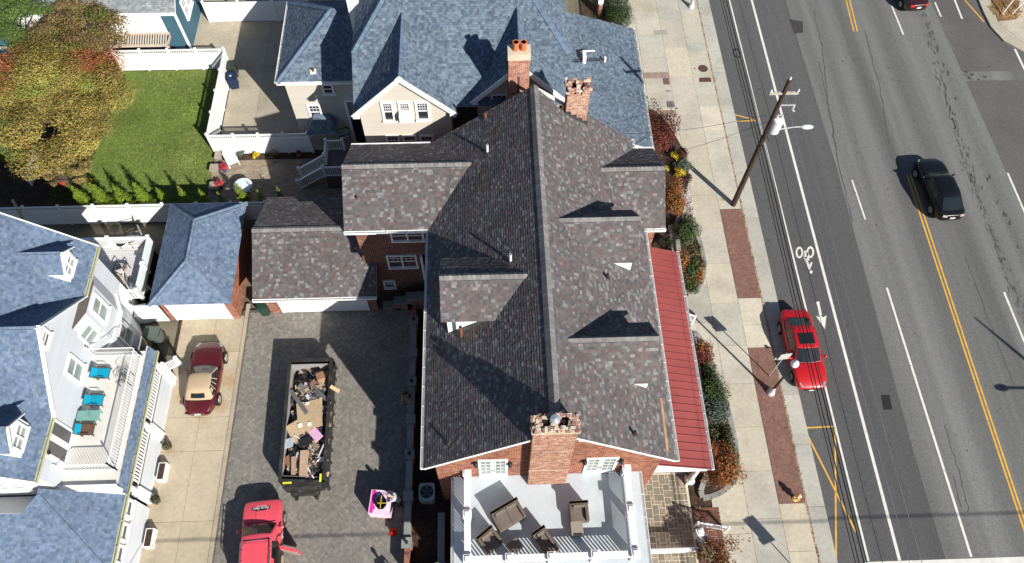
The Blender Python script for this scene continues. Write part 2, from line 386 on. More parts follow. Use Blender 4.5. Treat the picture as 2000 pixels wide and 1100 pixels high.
# covers let into the walk
for nm,px,py,rx,ry,cl in (('manhole_cover',1373,134,.34,.34,(.09,.045,.035)),('manhole_cover',1377,156,.42,.2,(.09,.04,.035)),('utility_lid',1290,64,.5,.25,(.33,.31,.27)),('utility_lid',1301,159,.22,.3,(.14,.09,.08)),('utility_lid',1305,178,.18,.1,(.25,.25,.22)),('utility_lid',1309,204,.26,.28,(.12,.12,.13)),('utility_lid',1412,390,.12,.1,(.4,.28,.13)),('utility_lid',1357,134,.05,.05,(.1,.1,.1))):
    p=G(px,py); g=MB()
    pl=[(p.x+rx*math.cos(a*math.pi/8),p.y+ry*math.sin(a*math.pi/8)) for a in range(16)] if 'manhole' in nm and rx==ry else [(p.x-rx,p.y-ry),(p.x+rx,p.y-ry),(p.x+rx*.95,p.y+ry),(p.x-rx*.9,p.y+ry*.95)]
    g.prism(pl,-.01,.009,cl); g.build(nm,mt_att,walk)
# brick carpet in the verge: every brick real, joined
def herring(name,x0,x1,y0,y1,a,pal,z,parent,holes=(),rot=math.pi/4,gap=.0022,kind='stuff',mat=None):
    cx,cy=(x0+x1)/2,(y0+y1)/2; R=math.hypot(x1-x0,y1-y0)/2; n=int(R/a)+3; ca,sa=math.cos(rot),math.sin(rot)
    V=[];C=[]
    for i in range(-n,n+1):
        for j in range(-n,n+1):
            s=(i-j)%4
            if s==0: r_=(i*a,(i+2)*a,j*a,(j+1)*a)
            elif s==3: r_=(i*a,(i+1)*a,j*a,(j+2)*a)
            else: continue
            mx,my=(r_[0]+r_[1])/2,(r_[2]+r_[3])/2; X=cx+ca*mx-sa*my; Y=cy+sa*mx+ca*my
            if not(x0<X<x1 and y0<Y<y1): continue
            if any(h_[0]<X<h_[1] and h_[2]<Y<h_[3] for h_ in holes): continue
            q=[(r_[0]+gap,r_[2]+gap),(r_[1]-gap,r_[2]+gap),(r_[1]-gap,r_[3]-gap),(r_[0]+gap,r_[3]-gap)]
            q=[(min(max(cx+ca*u-sa*v,x0),x1),min(max(cy+sa*u+ca*v,y0),y1)) for u,v in q]
            dz=z+random.uniform(-.0015,.0015)
            V+=[(u,v,dz) for u,v in q]+[(u,v,z-.05) for u,v in q]; C.append(random.choice(pal))
    n=len(C); b=np.arange(n)[:,None]*8
    F=np.concatenate([b+np.array(f) for f in ((0,1,2,3),(4,5,1,0),(5,6,2,1),(6,7,3,2),(7,4,0,3))])
    C=np.array(C)*(1+rng.normal(size=(n,1))*.06); return np_mesh(name,np.array(V),F,np.tile(C,(5,1)),mat or mt_att,parent,kind)
BR=[(.215,.115,.088),(.20,.105,.083),(.235,.128,.096),(.19,.10,.082),(.215,.122,.10)]
for q_ in ((Yb[0],Yb[1]),(Yb[2],Yb[3])):
    g=MB(); g.box(XJ2+.01,XB+.01,q_[0]-.01,q_[1]+.01,-.03,-.006,(.17,.10,.08)); g.build('brick_bedding',mt_att,walk)
herring('sidewalk_bricks',XJ2+.02,XB,Yb[1-1]+.0,Yb[1],.1,BR,.0,walk,rot=.0)
herring('sidewalk_bricks',XJ2+.02,XB,Yb[2],Yb[3],.1,BR,.0,walk,rot=.0)
for k in range(2):   # soldier strips across the upper walk
    y0=G(1300,147 if k==0 else 222).y; g=MB(); x=XJ0-1.7+k*1.6
    while x<XJ1-.05: g.box(x,x+.1,y0-.28,y0+.28,-.03,.006,random.choice([(.3,.22,.19),(.27,.2,.17),(.33,.25,.2)])); x+=.108
    o=g.build('soldier_course',mt_att,walk); o['kind']='stuff'
# fallen leaves along the kerb
n=1500; P=np.zeros((n,3)); P[:,1]=rng.uniform(2,55,n); P[:,0]=XC0+.03+rng.normal(size=n)*.05; P[:,2]=.02
leaves('fallen_leaves',[(XC0+.04,3+i*1.05,.012,.07,.55,.012) for i in range(52)],1100,.08,[(.36,.26,.15),(.30,.2,.11),(.42,.33,.22)],m_leaf,None,'stuff',flat=3)
leaves('fallen_leaves',[(G(px,py).x,G(px,py).y,.02,rr,rr,.012) for px,py,rr in ((1440,1050,.8),(1420,1070,.7),(1360,990,.7),(1350,655,.5),(1352,470,.6),(1290,380,.6),(1345,420,.4))],130,.07,[(.3,.11,.05),(.35,.2,.09),(.25,.09,.05)],m_leaf,None,'stuff',flat=3)
# ------------------------------------------------------------------ driveways, yards
XD=-14.13
g=MB(); g.prism([(XD-.25,-8),(-1.5,-8),(-1.5,20.6),(XD-.25,20.6)],-.15,-.007,(.07,.065,.06)); pav=g.build('paved_driveway',M('paver_joint',(.105,.097,.087),rough=1),kind='structure')
PV=[(.205,.19,.17),(.185,.175,.16),(.225,.208,.185),(.175,.165,.15),(.245,.225,.195),(.20,.187,.168)]
herring('driveway_pavers',XD+.12,-4.65,1.5,20.45,.108,PV,.0,pav)
g=MB(); g.prism([(-17.9,-8),(XD-.1,-8),(XD-.1,20.4),(-17.9,20.4)],-.15,-.03,(.1,.08,.06)); cd=g.build('concrete_driveway',m_soil,kind='structure')
# rust and tyre stains with their own shapes on the driveway concrete
m_drive=m_conc.copy(); m_drive.name='driveway_concrete'; n_=m_drive.node_tree.nodes; l_=m_drive.node_tree.links; pb=n_['Principled BSDF']; src=pb.inputs['Base Color'].links[0].from_socket; ge=n_.new('ShaderNodeNewGeometry')
no=n_.new('ShaderNodeTexNoise'); no.inputs['Scale'].default_value=1.6; no.inputs['Detail'].default_value=7; l_.new(ge.outputs['Position'],no.inputs['Vector'])
for px,py,rr,c_,st in ((446,742,1.0,(.36,.17,.05),.95),(425,788,1.0,(.38,.19,.06),.9),(352,775,.8,(.38,.22,.10),.7),(440,690,.8,(.38,.22,.09),.7),(330,880,1.2,(.30,.22,.13),.5),(300,1000,1.0,(.30,.23,.15),.5),(420,650,1.3,(.32,.25,.16),.5),(395,815,.9,(.40,.24,.10),.6)):
    p=G(px,py); ds=n_.new('ShaderNodeVectorMath'); ds.operation='DISTANCE'; l_.new(ge.outputs['Position'],ds.inputs[0]); ds.inputs[1].default_value=p
    mr=n_.new('ShaderNodeMapRange'); mr.inputs[1].default_value=rr; mr.inputs[2].default_value=0; mr.inputs[3].default_value=0; mr.inputs[4].default_value=1; l_.new(ds.outputs['Value'],mr.inputs[0])
    ad=n_.new('ShaderNodeMath'); ad.operation='MULTIPLY_ADD'; l_.new(no.outputs[0],ad.inputs[0]); ad.inputs[1].default_value=2.2; ad.inputs[2].default_value=-1.25
    sm=n_.new('ShaderNodeMath'); sm.operation='ADD'; l_.new(ad.outputs[0],sm.inputs[0]); l_.new(mr.outputs[0],sm.inputs[1])
    ml=n_.new('ShaderNodeMath'); ml.operation='MULTIPLY'; ml.use_clamp=True; l_.new(sm.outputs[0],ml.inputs[0]); l_.new(mr.outputs[0],ml.inputs[1])
    m2=n_.new('ShaderNodeMath'); m2.operation='MULTIPLY'; l_.new(ml.outputs[0],m2.inputs[0]); m2.inputs[1].default_value=st
    mx=n_.new('ShaderNodeMix'); mx.data_type='RGBA'; l_.new(m2.outputs[0],mx.inputs[0]); l_.new(src,mx.inputs[6]); mx.inputs[7].default_value=(*c_,1); src=mx.outputs[2]
l_.new(src,pb.inputs['Base Color'])
CD=[(.43,.365,.27),(.45,.385,.285),(.41,.35,.255)]
yj=[G(330,p).y for p in (1190,1108,1020,883,817)]+[18.0,20.25]
xm=G(390,818).x
slabs(cd,-17.75,xm,yj,CD,'driveway_slab',mat=m_drive); slabs(cd,xm,XD-.12,yj,CD,'driveway_slab',mat=m_drive)
kb=MB(); 
y=-6
while y<20.2: kb.box(XD-.1,XD+.1,y+.006,y+1.5-.006,-.1,.035,(.40,.34,.25)); y+=1.5
kb.build('driveway_edging',m_conc,kind='structure')
# lawn behind the white fence
LX0,LX1,LY0,LY1=-31,-17.75,27.2,39.45
g=MB(); g.prism([(LX0,LY0),(LX1,LY0),(LX1,LY1),(LX0,LY1)],-.15,-.01); 
lawn=g.build('lawn',M('lawn_soil',(.10,.145,.035),rough=1,var=.25,vs=.5,fine=.25,bump=.6,bs=25),kind='structure')
n=70000; P=np.c_[rng.uniform(-27.5,LX1,n),rng.uniform(27.6,LY1,n)]
def noise2(P,s): return np.sin(P[:,0]*s+1.3*np.sin(P[:,1]*s*.7))*np.cos(P[:,1]*s*1.1+np.sin(P[:,0]*s*.9))
pn=noise2(P,.55)*.5+noise2(P,1.9)*.3
a=rng.uniform(0,6.28,n); ln=rng.uniform(.02,.05,n); wd=.018
V=np.stack([np.c_[P[:,0]-wd*np.cos(a),P[:,1]-wd*np.sin(a),np.full(n,-.01)],np.c_[P[:,0]+wd*np.cos(a),P[:,1]+wd*np.sin(a),np.full(n,-.01)],np.c_[P[:,0]+rng.normal(size=n)*.03,P[:,1]+rng.normal(size=n)*.03,ln]],1).reshape(-1,3)
C=np.array([.19,.24,.055])*(1+.16*rng.normal(size=(n,1)))+np.clip(pn,-.3,1)[:,None]*np.array([.07,.035,.03])
np_mesh('grass_blades',V,np.arange(3*n).reshape(n,3),np.clip(C,.01,1),m_grass,lawn,'stuff')
g=MB(); g.face([(G(*p).x,G(*p).y,-.004) for p in ((-60,420),(150,402),(165,352),(205,250),(222,150),(-60,140))][::-1]); mu=g.build('mulch_bed',m_soil,kind='structure')
# neighbour's concrete yard, brick patio behind it
g=MB(); g.prism([(-17.7,32.1),(-7,32.1),(-7,52),(-28,52),(-28,39.6),(-17.7,39.6)],-.15,-.03); yd=g.build('concrete_yard',m_soil,kind='structure')
CY=[(.36,.32,.245),(.34,.30,.235),(.38,.335,.26)]
ys=[32.2,33.6]+[G(470,p).y for p in (215,130,62)]+[45,48,52]
for a,b in ((-17.6,-15.5),(-15.5,-12.2),(-12.2,-8)): slabs(yd,a,b,ys,CY,'yard_slab')
slabs(yd,-21,-17.6,[39.65,42,45,48,52],CY,'yard_slab')
g=MB(); g.prism([(-17.75,27),(-6,27),(-6,32.1),(-17.75,32.1)],-.15,-.03); pt=g.build('patio',m_soil,kind='structure')
g=MB(); tiles(g,[[(-17.7,27.1,-.03),(-7,27.1,-.03),(-7,31.5,-.03),(-17.7,31.5,-.03)]],(1,0,0),.16,.3,.03,[(.30,.25,.19),(.27,.22,.165),(.33,.27,.2),(.26,.22,.18),(.34,.23,.16)],'paver',gap=.012,off=0)
g.build('patio_pavers',mt_att,pt,'stuff')
# ------------------------------------------------------------------ building helpers
def GY(px,py,Y):
    d=cr*((px-1000)/FPX)-cu*((py-550)/FPX)+view; s=Y/d.y; return Vector((0,0,CH))+s*d
def GX(px,py,X):
    d=cr*((px-1000)/FPX)-cu*((py-550)/FPX)+view; s=X/d.x; return Vector((0,0,CH))+s*d
SH_GREY=[(.118,.110,.108),(.135,.126,.123),(.105,.098,.096),(.185,.182,.178),(.155,.112,.11),(.145,.10,.098),(.225,.225,.218),(.122,.115,.11),(.138,.122,.12),(.126,.118,.114),(.112,.105,.103),(.13,.122,.118)]
SH_GREY=[(a*.91,b*.90,c*.935) for a,b,c in SH_GREY]
SH_BLUE=[(.105,.15,.215),(.12,.168,.24),(.085,.122,.18),(.14,.19,.26),(.10,.135,.185),(.125,.17,.235),(.155,.20,.265),(.08,.11,.155)]
SH_PALE=[(.12,.17,.25),(.145,.195,.28),(.105,.15,.22),(.165,.215,.29),(.13,.18,.265),(.14,.19,.275)]
SH_BLUE=[(a*1.04,b*1.0,c*.93) for a,b,c in SH_BLUE]
BRW=[(.33,.13,.075),(.28,.105,.065),(.37,.16,.095),(.24,.09,.06),(.34,.15,.10),(.22,.10,.085),(.40,.19,.12)]
def nrm(P):
    n=newell([Vector(p) for p in P]); return n if n.z>0 else -n
def roof(parent,polys,udir,pal,name='shingles',th=.16,course=.135,tw=.155,edge=None,thick=.017):
    """roof deck plus every shingle tab as raised geometry"""
    d=MB()
    for P in polys:
        n=nrm(P); d.slab([Vector(p)-n*.012 for p in P],th)
    d.build('roof_deck',edge or m_white,parent)
    s=MB()
    for P,u in zip(polys,udir if isinstance(udir,list) else [udir]*len(polys)): tiles(s,[P],u,course,tw,thick,pal,'shingle')
    return s.build(name,m_shing,parent,'stuff')
def caps(parent,a,b,n1,n2,pal,w=.2,step=.2,name='ridge_cap'):
    """overlapping ridge or hip caps, one joined part; n1,n2 = the two roof normals"""
    a=Vector(a);b=Vector(b);d=(b-a); L=d.length; d.normalize(); g=MB()
    s1=Vector(n1).cross(d).normalized(); s2=Vector(n2).cross(d).normalized()
    if s1.z>0: s1=-s1
    if s2.z>0: s2=-s2
    up=(Vector(n1)+Vector(n2)).normalized(); k=int(L/step)+1
    for i in range(k):
        p=a+d*(i*step); q=a+d*min((i+1)*step*1.0+.0,L) 
        c=random.choice(pal); h0,h1=.075,.055
        for s_ in (s1,s2):
            P=[p+up*h0,q+up*h1,q+up*h1+s_*w,p+up*(h0-.006)+s_*w]
            if newell(P).dot(up)<0: P=P[::-1]
            g.face(P,c)
        for s_ in (s1,s2): g.face([p+s_*w,q+s_*w,q+s_*w+up*h1,p+s_*w+up*(h0-.006)],tuple(.25*x for x in c))
        g.face([p+s1*w,p+s1*w+up*.03,p+up*h0,p+s2*w+up*.03,p+s2*w],tuple(.5*x for x in c))
    return g.build(name,m_shing,parent,'stuff')
def gutter(parent,a,b,out,r=.07,m=None,name='gutter'):
    a=Vector(a);b=Vector(b);o=Vector(out).normalized(); g=MB(); d=(b-a).normalized(); z=Vector((0,0,1)); c=a+(b-a)/2+o*r*.9-z*r; L=(b-a)/2
    g.obox(c-z*r,L,o*r*.9,z*.008); g.obox(c+o*r*.9,L,o*.008,z*r); g.obox(c-o*r*.9,L,o*.006,z*r)
    n=max(2,int((b-a).length/.9))
    for i in range(n+1):
        p=a+(b-a)*i/n+o*r*.9-z*r*.1; g.obox(p,d*.015,o*r,z*.012)
    return g.build(name,m or m_white,parent)
def brick_wall(parent,polys,udir,holes=(),pal=BRW,name='bricks',th=.012,bl=.205,bc=.073,gp=.017):
    """mortar wall face plus real bricks standing proud; polygons listed ccw seen from outside"""
    d=MB(); 
    for P in polys: d.face(P)
    o=d.build('wall',m_mortar,parent)
    s=MB(); tiles(s,polys,udir,bc,bl,th,pal,'brick',off=0,gap=gp)
    b=s.build(name,m_brick,parent,'stuff'); return o
def brickmat():
    if 'brick_pattern' in MATS: return MATS['brick_pattern']
    m=bpy.data.materials.new('brick_pattern'); m.use_nodes=True; n=m.node_tree.nodes; l=m.node_tree.links; p=n['Principled BSDF']; p.inputs['Roughness'].default_value=.9
    ge=n.new('ShaderNodeNewGeometry'); sp=n.new('ShaderNodeSeparateXYZ'); l.new(ge.outputs['Position'],sp.inputs[0])
    ad=n.new('ShaderNodeMath'); l.new(sp.outputs[0],ad.inputs[0]); l.new(sp.outputs[1],ad.inputs[1])
    cb=n.new('ShaderNodeCombineXYZ'); l.new(ad.outputs[0],cb.inputs[0]); l.new(sp.outputs[2],cb.inputs[1])
    b=n.new('ShaderNodeTexBrick'); l.new(cb.outputs[0],b.inputs[0]); b.inputs['Scale'].default_value=1; b.inputs['Brick Width'].default_value=.21; b.inputs['Row Height'].default_value=.075; b.inputs['Mortar Size'].default_value=.006
    b.inputs[1].default_value=(.30,.115,.07,1); b.inputs[2].default_value=(.24,.09,.06,1); b.inputs[3].default_value=(.36,.29,.24,1)
    l.new(b.outputs[0],p.inputs['Base Color']); MATS['brick_pattern']=m; return m
m_brickpat=brickmat()
def window(parent,c,U,N,w,h,cols=2,grid=None,name='window',fr=.09,mat=None,glass=None,sill=True):
    """c = centre on wall face, U = along the wall, N = outward; frame with its panes as sub-parts"""
    c=Vector(c);U=Vector(U).normalized();N=Vector(N).normalized();W=Vector((0,0,1)); g=MB()
    g.obox(c+W*(h/2+fr/2)+N*.03,U*(w/2+fr),W*fr/2,N*.05); g.obox(c-W*(h/2+fr/2)+N*.05,U*(w/2+fr*1.3),W*fr/2,N*(.09 if sill else .05))
    for s in (-1,1): g.obox(c+U*s*(w/2+fr/2)+N*.03,U*fr/2,W*h/2,N*.049)
    for i in range(1,cols): g.obox(c+U*(-w/2+w*i/cols)+N*.03,U*fr*.45,W*h/2,N*.046)
    pw=w/cols
    for i in range(cols):
        cc=c+U*(-w/2+pw*(i+.5))
        g.obox(cc+N*.012,U*pw/2,W*.03,N*.022)
        if grid:
            nx,nz,zlo=grid
            for k in range(1,nx): g.obox(cc+U*(-pw/2+pw*k/nx)+W*(h*(zlo+1)/4-h*0)*.5*0+W*h*.25*(1 if zlo>0 else 0)+N*.008,U*.01,W*(h*.25 if zlo>0 else h*.5),N*.013)
            for k in range(1,nz): g.obox(cc+W*((h*.5*k/nz) if zlo>0 else (-h/2+h*k/nz))+N*.009,U*pw/2,W*.01,N*.012)
    o=g.build(name,mat or m_vinyl,parent)
    for i in range(cols):
        p=MB(); p.obox(c+U*(-w/2+pw*(i+.5))-N*.006,U*(pw/2-.01),W*(h/2-.004),N*.006); p.build('pane',glass or m_glass,o)
    return o
def baluster_rail(parent,a,b,h,posts=(),sp=.13,bw=.04,cap=.09,capz=.05,post=.12,mat=None,stuff=False,low=.09,ph=.14):
    """top rail, bottom rail, posts and balusters between a and b (floor level points); each post and baluster its own part"""
    a=Vector(a);b=Vector(b);d=b-a;L=d.length;u=d.normalized();z=Vector((0,0,1)); mat=mat or m_vinyl
    g=MB(); g.bar(a+z*h,b+z*h,cap,capz); g.build('top_rail',mat,parent); g=MB(); g.bar(a+z*low,b+z*low,.05,.05); g.build('bottom_rail',mat,parent)
    hd=Vector((u.x,u.y,0)).normalized(); sd=Vector((-hd.y,hd.x,0))
    n=int(L/sp); me=None
    for i in range(1,n):
        p=a+u*(i*L/n)
        if me is None:
            g=MB(); g.obox((0,0,(h-.03+low)/2),hd*bw/2,sd*bw/2,z*(h-.03-low)/2); o=g.build('baluster',mat,parent,local=True); me=o.data
        else:
            o=bpy.data.objects.new('baluster',me); COL.objects.link(o); o.parent=parent
        o.location=p-origin(parent)
    for f in posts:
        p=a+d*f; g=MB(); g.obox(p+z*(h+ph)/2-z*.02,hd*post/2,sd*post/2,z*(h+ph)/2); g.obox(p+z*(h+ph+.0),hd*post*.68,sd*post*.68,z*.03); g.obox(p+z*(h+ph+.05),hd*post*.4,sd*post*.4,z*.03); g.build('post',mat,parent)
# ------------------------------------------------------------------ the brick house with the grey shingle roof
H1=thing('brick_house','large red brick house with grey and mauve shingled roof, dormers and two broken chimneys','house',(2.26,17.5,0))
ZE,ZR1,XL,XR,XM,YS,YN=7.2,11.45,-3.14,7.66,2.26,9.05,26.6
SW=(ZR1-ZE)/(XM-XL)
def pw(x): return ZE+SW*(x-XL)
def pe(x): return ZE+SW*(XR-x)
CN=(3.85,4.92,25.85,26.62)   # north chimney plan
Wp=[(XL,YS,ZE),(XM,YS,ZR1),(XM,YN,ZR1),(XL,YN,ZE)]
E1=[(XR,YN,ZE),(CN[1],YN,pe(CN[1])),(CN[1],YS,pe(CN[1])),(XR,YS,ZE)]
E2=[(CN[1],CN[2],pe(CN[1])),(CN[0],CN[2],pe(CN[0])),(CN[0],YS,pe(CN[0])),(CN[1],YS,pe(CN[1]))]
E3=[(CN[0],CN[2],pe(CN[0])),(XM,YN,ZR1),(XM,YS,ZR1),(CN[0],YS,pe(CN[0]))]
wy,wn,wm,wz=21.12,26.58,23.85,8.95; wx=XL+(wz-ZE)/SW
WS=[(-7.35,wy,ZE),(XL,wy,ZE),(wx,wm,wz),(-7.35,wm,wz)]; WN=[(XL,wn,ZE),(-7.35,wn,ZE),(-7.35,wm,wz),(wx,wm,wz)]
ey,en,em,ez=20.86,25.92,23.39,8.88; ex=XR-(ez-ZE)/SW
ES=[(XR,ey,ZE),(8.75,ey,ZE),(8.75,em,ez),(ex,em,ez)]; EN=[(8.75,en,ZE),(XR,en,ZE),(ex,em,ez),(8.75,em,ez)]
roof(H1,[Wp,E1,E2,E3,WS,WN,ES,EN],[(0,1,0)]*4+[(1,0,0)]*4,SH_GREY)
CAP=[(.20,.192,.188),(.175,.168,.165),(.225,.215,.21),(.19,.18,.177)]
caps(H1,(XM,YS,ZR1),(XM,YN,ZR1),nrm(Wp),nrm(E1),CAP,w=.27,step=.2)
caps(H1,(-7.35,wm,wz),(wx,wm,wz),nrm(WS),nrm(WN),CAP); caps(H1,(ex,em,ez),(8.75,em,ez),nrm(ES),nrm(EN),CAP)
def dormer(sx,xf,yc,hw,zr,ze,win=True):
    """gable dormer: sx=-1 faces west, +1 east; xf = roof front edge"""
    fx=(lambda z:XL+(z-ZE)/SW) if sx<0 else (lambda z:XR-(z-ZE)/SW)
    pz=pw if sx<0 else pe
    S=[(xf,yc-hw,ze),(fx(ze),yc-hw,ze),(fx(zr),yc,zr),(xf,yc,zr)]; N=[(fx(ze),yc+hw,ze),(xf,yc+hw,ze),(xf,yc,zr),(fx(zr),yc,zr)]
    roof(H1,[S,N],(1,0,0),SH_GREY,th=.1)
    caps(H1,(xf,yc,zr),(fx(zr),yc,zr),nrm(S),nrm(N),CAP)
    g=MB(); xw=xf-sx*.22; yw=hw-.28; zt=ze+.05; zb=pz(xw)-.03
    P=[(xw,yc-yw,zb),(xw,yc+yw,zb),(xw,yc+yw,zt),(xw,yc,zr-.12),(xw,yc-yw,zt)]
    g.face(P if sx>0 else P[::-1])
    for s in (-1,1):
        Q=[(xw,yc+s*yw,zb),(fx(zt)-sx*.0,yc+s*yw,zt),(xw,yc+s*yw,zt)]
        if newell([Vector(q) for q in Q]).y*s<0: Q=Q[::-1]
        g.face(Q)
    g.build('dormer_wall',m_white,H1)
    g=MB(); g.box(xf-.02,xf+.02,yc-hw,yc-hw+.1,ze-.2,ze); 
    window(H1,(xw,yc,(zb+zt)/2+.18),(0,1,0),(sx,0,0),1.5,max(.5,(zt-zb)-.55),2,name='dormer_window',fr=.07)
dormer(-1,-2.28,16.3,1.6,10.85,9.7)
dormer(1,6.72,19.12,1.45,10.85,9.3)
dormer(1,6.80,13.2,1.42,10.85,9.3)
for a,b,o in (((XL,YS,ZE),(XL,wy,ZE),(-1,0,0)),((XR,YS,ZE),(XR,ey,ZE),(1,0,0)),((-7.35,wy,ZE),(XL+.05,wy,ZE),(0,-1,0)),((-7.35,wn,ZE),(XL,wn,ZE),(0,1,0)),((XR,ey,ZE),(8.75,ey,ZE),(0,-1,0)),((XR,en,ZE),(8.75,en,ZE),(0,1,0)),((XR,en,ZE),(XR,YN,ZE),(1,0,0))): gutter(H1,a,b,o)
# walls
YW=9.42; xa,xb=-2.72,7.25; wz1=lambda x:min(pw(x),pe(x))-.22
Sg=[(xa,YW,0),(xb,YW,0),(xb,YW,wz1(xb)),(XM,YW,ZR1-.22),(xa,YW,wz1(xa))]
brick_wall(H1,[Sg],(1,0,0))
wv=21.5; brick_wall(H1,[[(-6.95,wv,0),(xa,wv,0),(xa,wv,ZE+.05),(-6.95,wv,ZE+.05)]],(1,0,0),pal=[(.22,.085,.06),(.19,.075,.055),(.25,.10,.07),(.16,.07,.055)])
brick_wall(H1,[[(xb,21.2,0),(8.4,21.2,0),(8.4,21.2,ZE),(xb,21.2,ZE)]],(1,0,0))
g=MB()
g.face([(xa,YN-.4,0),(xa,YW,0),(xa,YW,ZE+.1),(xa,YN-.4,ZE+.1)][::1]); g.face([(xb,YW,0),(xb,YN-.4,0),(xb,YN-.4,ZE+.1),(xb,YW,ZE+.1)])
g.face([(xb,YN-.4,0),(xa,YN-.4,0),(xa,YN-.4,ZE),(XM,YN-.4,ZR1-.2),(xb,YN-.4,ZE)])
g.face([(-6.95,wn-.4,0),(-6.95,wv,0),(-6.95,wv,ZE),(-6.95,wm,wz-.2),(-6.95,wn-.4,ZE)]); g.face([(xa,wn-.4,0),(-6.95,wn-.4,0),(-6.95,wn-.4,ZE),(xa,wn-.4,ZE)])
g.face([(8.4,21.2,0),(8.4,25.55,0),(8.4,25.55,ZE),(8.4,em,ez-.2),(8.4,21.2,ZE)]); g.face([(8.4,25.55,0),(xb,25.55,0),(xb,25.55,ZE),(8.4,25.55,ZE)])
g.build('side_wall',m_brickpat,H1)
# rake boards
g=MB()
for s,x0 in ((1,XL),(-1,XR)):
    for y in (YS+.03,YN-.03): g=MB(); g.bar((x0,y,ZE-.13),(XM,y,ZR1-.13),.05,.17); g.build('rake_board',m_white,H1)
# little attic lights either side of the chimney
for x0,x1 in ((-.05,1.15),(3.3,4.6)):
    g=MB(); z=9.35; P=[(x0,YW-.02,z),(x1,YW-.02,z),(x1,YW-.02,z+.75 if x0<1 else z+.25),(x0+(0 if x0>1 else 0),YW-.02,z+.25 if x0<1 else z+.75)]
    g.face(P); Q=[(a,b-.05,c) for a,b,c in P]; g.face(Q)
    for i in range(4): g.face([P[i],P[(i+1)%4],Q[(i+1)%4],Q[i]])
    g.build('attic_vent',m_white,H1)
# wing windows, door hood and steps on the shaded south wall
def wy_win(p,q,Y,cols,grid=None,name='window'):
    a=GY(*p,Y);b=GY(*q,Y); window(H1,((a.x+b.x)/2,Y-.01,(a.z+b.z)/2),(1,0,0),(0,-1,0),abs(b.x-a.x)-.2,abs(a.z-b.z)-.2,cols,grid,name)
wy_win((760,450),(830,469),wv,2); wy_win((753,498),(818,521),wv,2,(3,2,1)); wy_win((747,547),(775,561),wv,1,(3,2,1))
g=MB(); a=GY(820,497,wv); b=GY(836,536,wv); g.box(a.x,b.x+.3,wv-.25,wv+.02,b.z,b.z+.12); g.box(a.x,a.x+.12,wv-.2,wv,b.z-.3,a.z); o=g.build('door_surround',m_white,H1)
g=MB(); g.box(a.x+.14,b.x+.4,wv-.02,wv+.03,b.z+.15,a.z-.05); g.build('door',m_glass,o)
for i,(px,py) in enumerate(((765,592),(786,581),(810,568))):
    p=G(px,py,.4+.5*i); st=MB(); st.box(p.x-.5,-2.75 if i==2 else p.x+.5,20.35,20.72,-.05,.35+.5*i-.07); st.build('stair_wall',m_brickpat,H1)
    st=MB(); st.box(p.x-.5,-2.73 if i==2 else p.x+.52,20.3,20.77,.35+.5*i-.068,.4+.5*i); st.build('stair_capstone',M('bluestone',(.17,.185,.18),rough=.85,var=.15),H1)
# chimneys
def chimney(parent,x0,x1,y0,y1,z0,z1,pal=BRW,corb=.06):
    c=MB(); brick_wall(parent,[[(x0,y0,z0),(x1,y0,z0),(x1,y0,z1),(x0,y0,z1)],[(x1,y1,z0),(x0,y1,z0),(x0,y1,z1),(x1,y1,z1)]],(1,0,0),pal=pal,name='chimney_bricks',th=.012,bc=.08,gp=.022)
    brick_wall(parent,[[(x1,y0,z0),(x1,y1,z0),(x1,y1,z1),(x1,y0,z1)],[(x0,y1,z0),(x0,y0,z0),(x0,y0,z1),(x0,y1,z1)]],(0,1,0),pal=pal,name='chimney_bricks',th=.012,bc=.08,gp=.022)
CHB=[(.42,.21,.13),(.36,.17,.11),(.46,.27,.18),(.40,.24,.18),(.33,.16,.13),(.5,.32,.22),(.30,.13,.10)]
sy0,sy1,sx0,sx1=8.95,9.62,1.36,3.05
chimney(H1,sx0,sx1,sy0,sy1,4.35,11.85,CHB)
g=MB()   # broken crown: corbel courses, loose bricks, two open flues
g.box(sx0-.07,sx1+.07,sy0-.07,sy0+.14,11.85,11.93,(.52,.45,.33)); 
for i in range(9): g.box(sx0-.03+i*.193,sx0+.06+i*.193,sy0-.055,sy0+.05,11.76,11.85,(.35,.2,.14))
flu=[(sx0+.34,sx0+.66,sy0+.18,sy0+.5),(sx0+1.05,sx0+1.33,sy0+.2,sy0+.5)]
for i in range(300):
    x=random.uniform(sx0-.03,sx1+.02); y=random.uniform(sy0-.02,sy1+.02)
    if any(f[0]-.03<x<f[1]+.03 and f[2]-.03<y<f[3]+.03 for f in flu): continue
    edge=min(x-sx0,sx1-x,y-sy0,sy1-y); a=random.choice([0,0,math.pi/2])+random.gauss(0,.15)
    hh=11.84+random.uniform(.0,.08)+(.11*random.random() if edge<.16 else .04)
    u=Vector((math.cos(a),math.sin(a),0)); v=Vector((-math.sin(a),math.cos(a),0))
    g.obox((x,y,hh),u*random.uniform(.05,.1),v*.045,Vector((random.gauss(0,.006),random.gauss(0,.006),.034)),random.choice([(.42,.23,.17),(.30,.17,.14),(.58,.52,.42),(.26,.15,.13),(.50,.36,.28),(.55,.44,.32)]))
g.build('broken_crown',mt_att,H1,'stuff')
g=MB()
for f in flu: g.box(f[0],f[1],f[2],f[3],11.6,11.862,(.012,.012,.012))
g.build('flue',mt_att,H1)
g=MB(); g.lathe((sx0+.83,sy0+.42,11.86),[(.0,0),(.15,.0),(.15,.25),(.19,.26),(.19,.30),(.0,.37)],14); g.build('flue_cap',M('galvanised',(.62,.65,.68),rough=.35,metal=.6,var=.15),H1,smooth=False)
g=MB(); g.box(sx0-.03,sx1+.03,sy0-.035,sy0,6.75,6.80,(.5,.36,.28)); g.build('string_course',mt_att,H1)
chimney(H1,CN[0],CN[1],CN[2],CN[3],9.2,11.55,CHB)
g=MB()
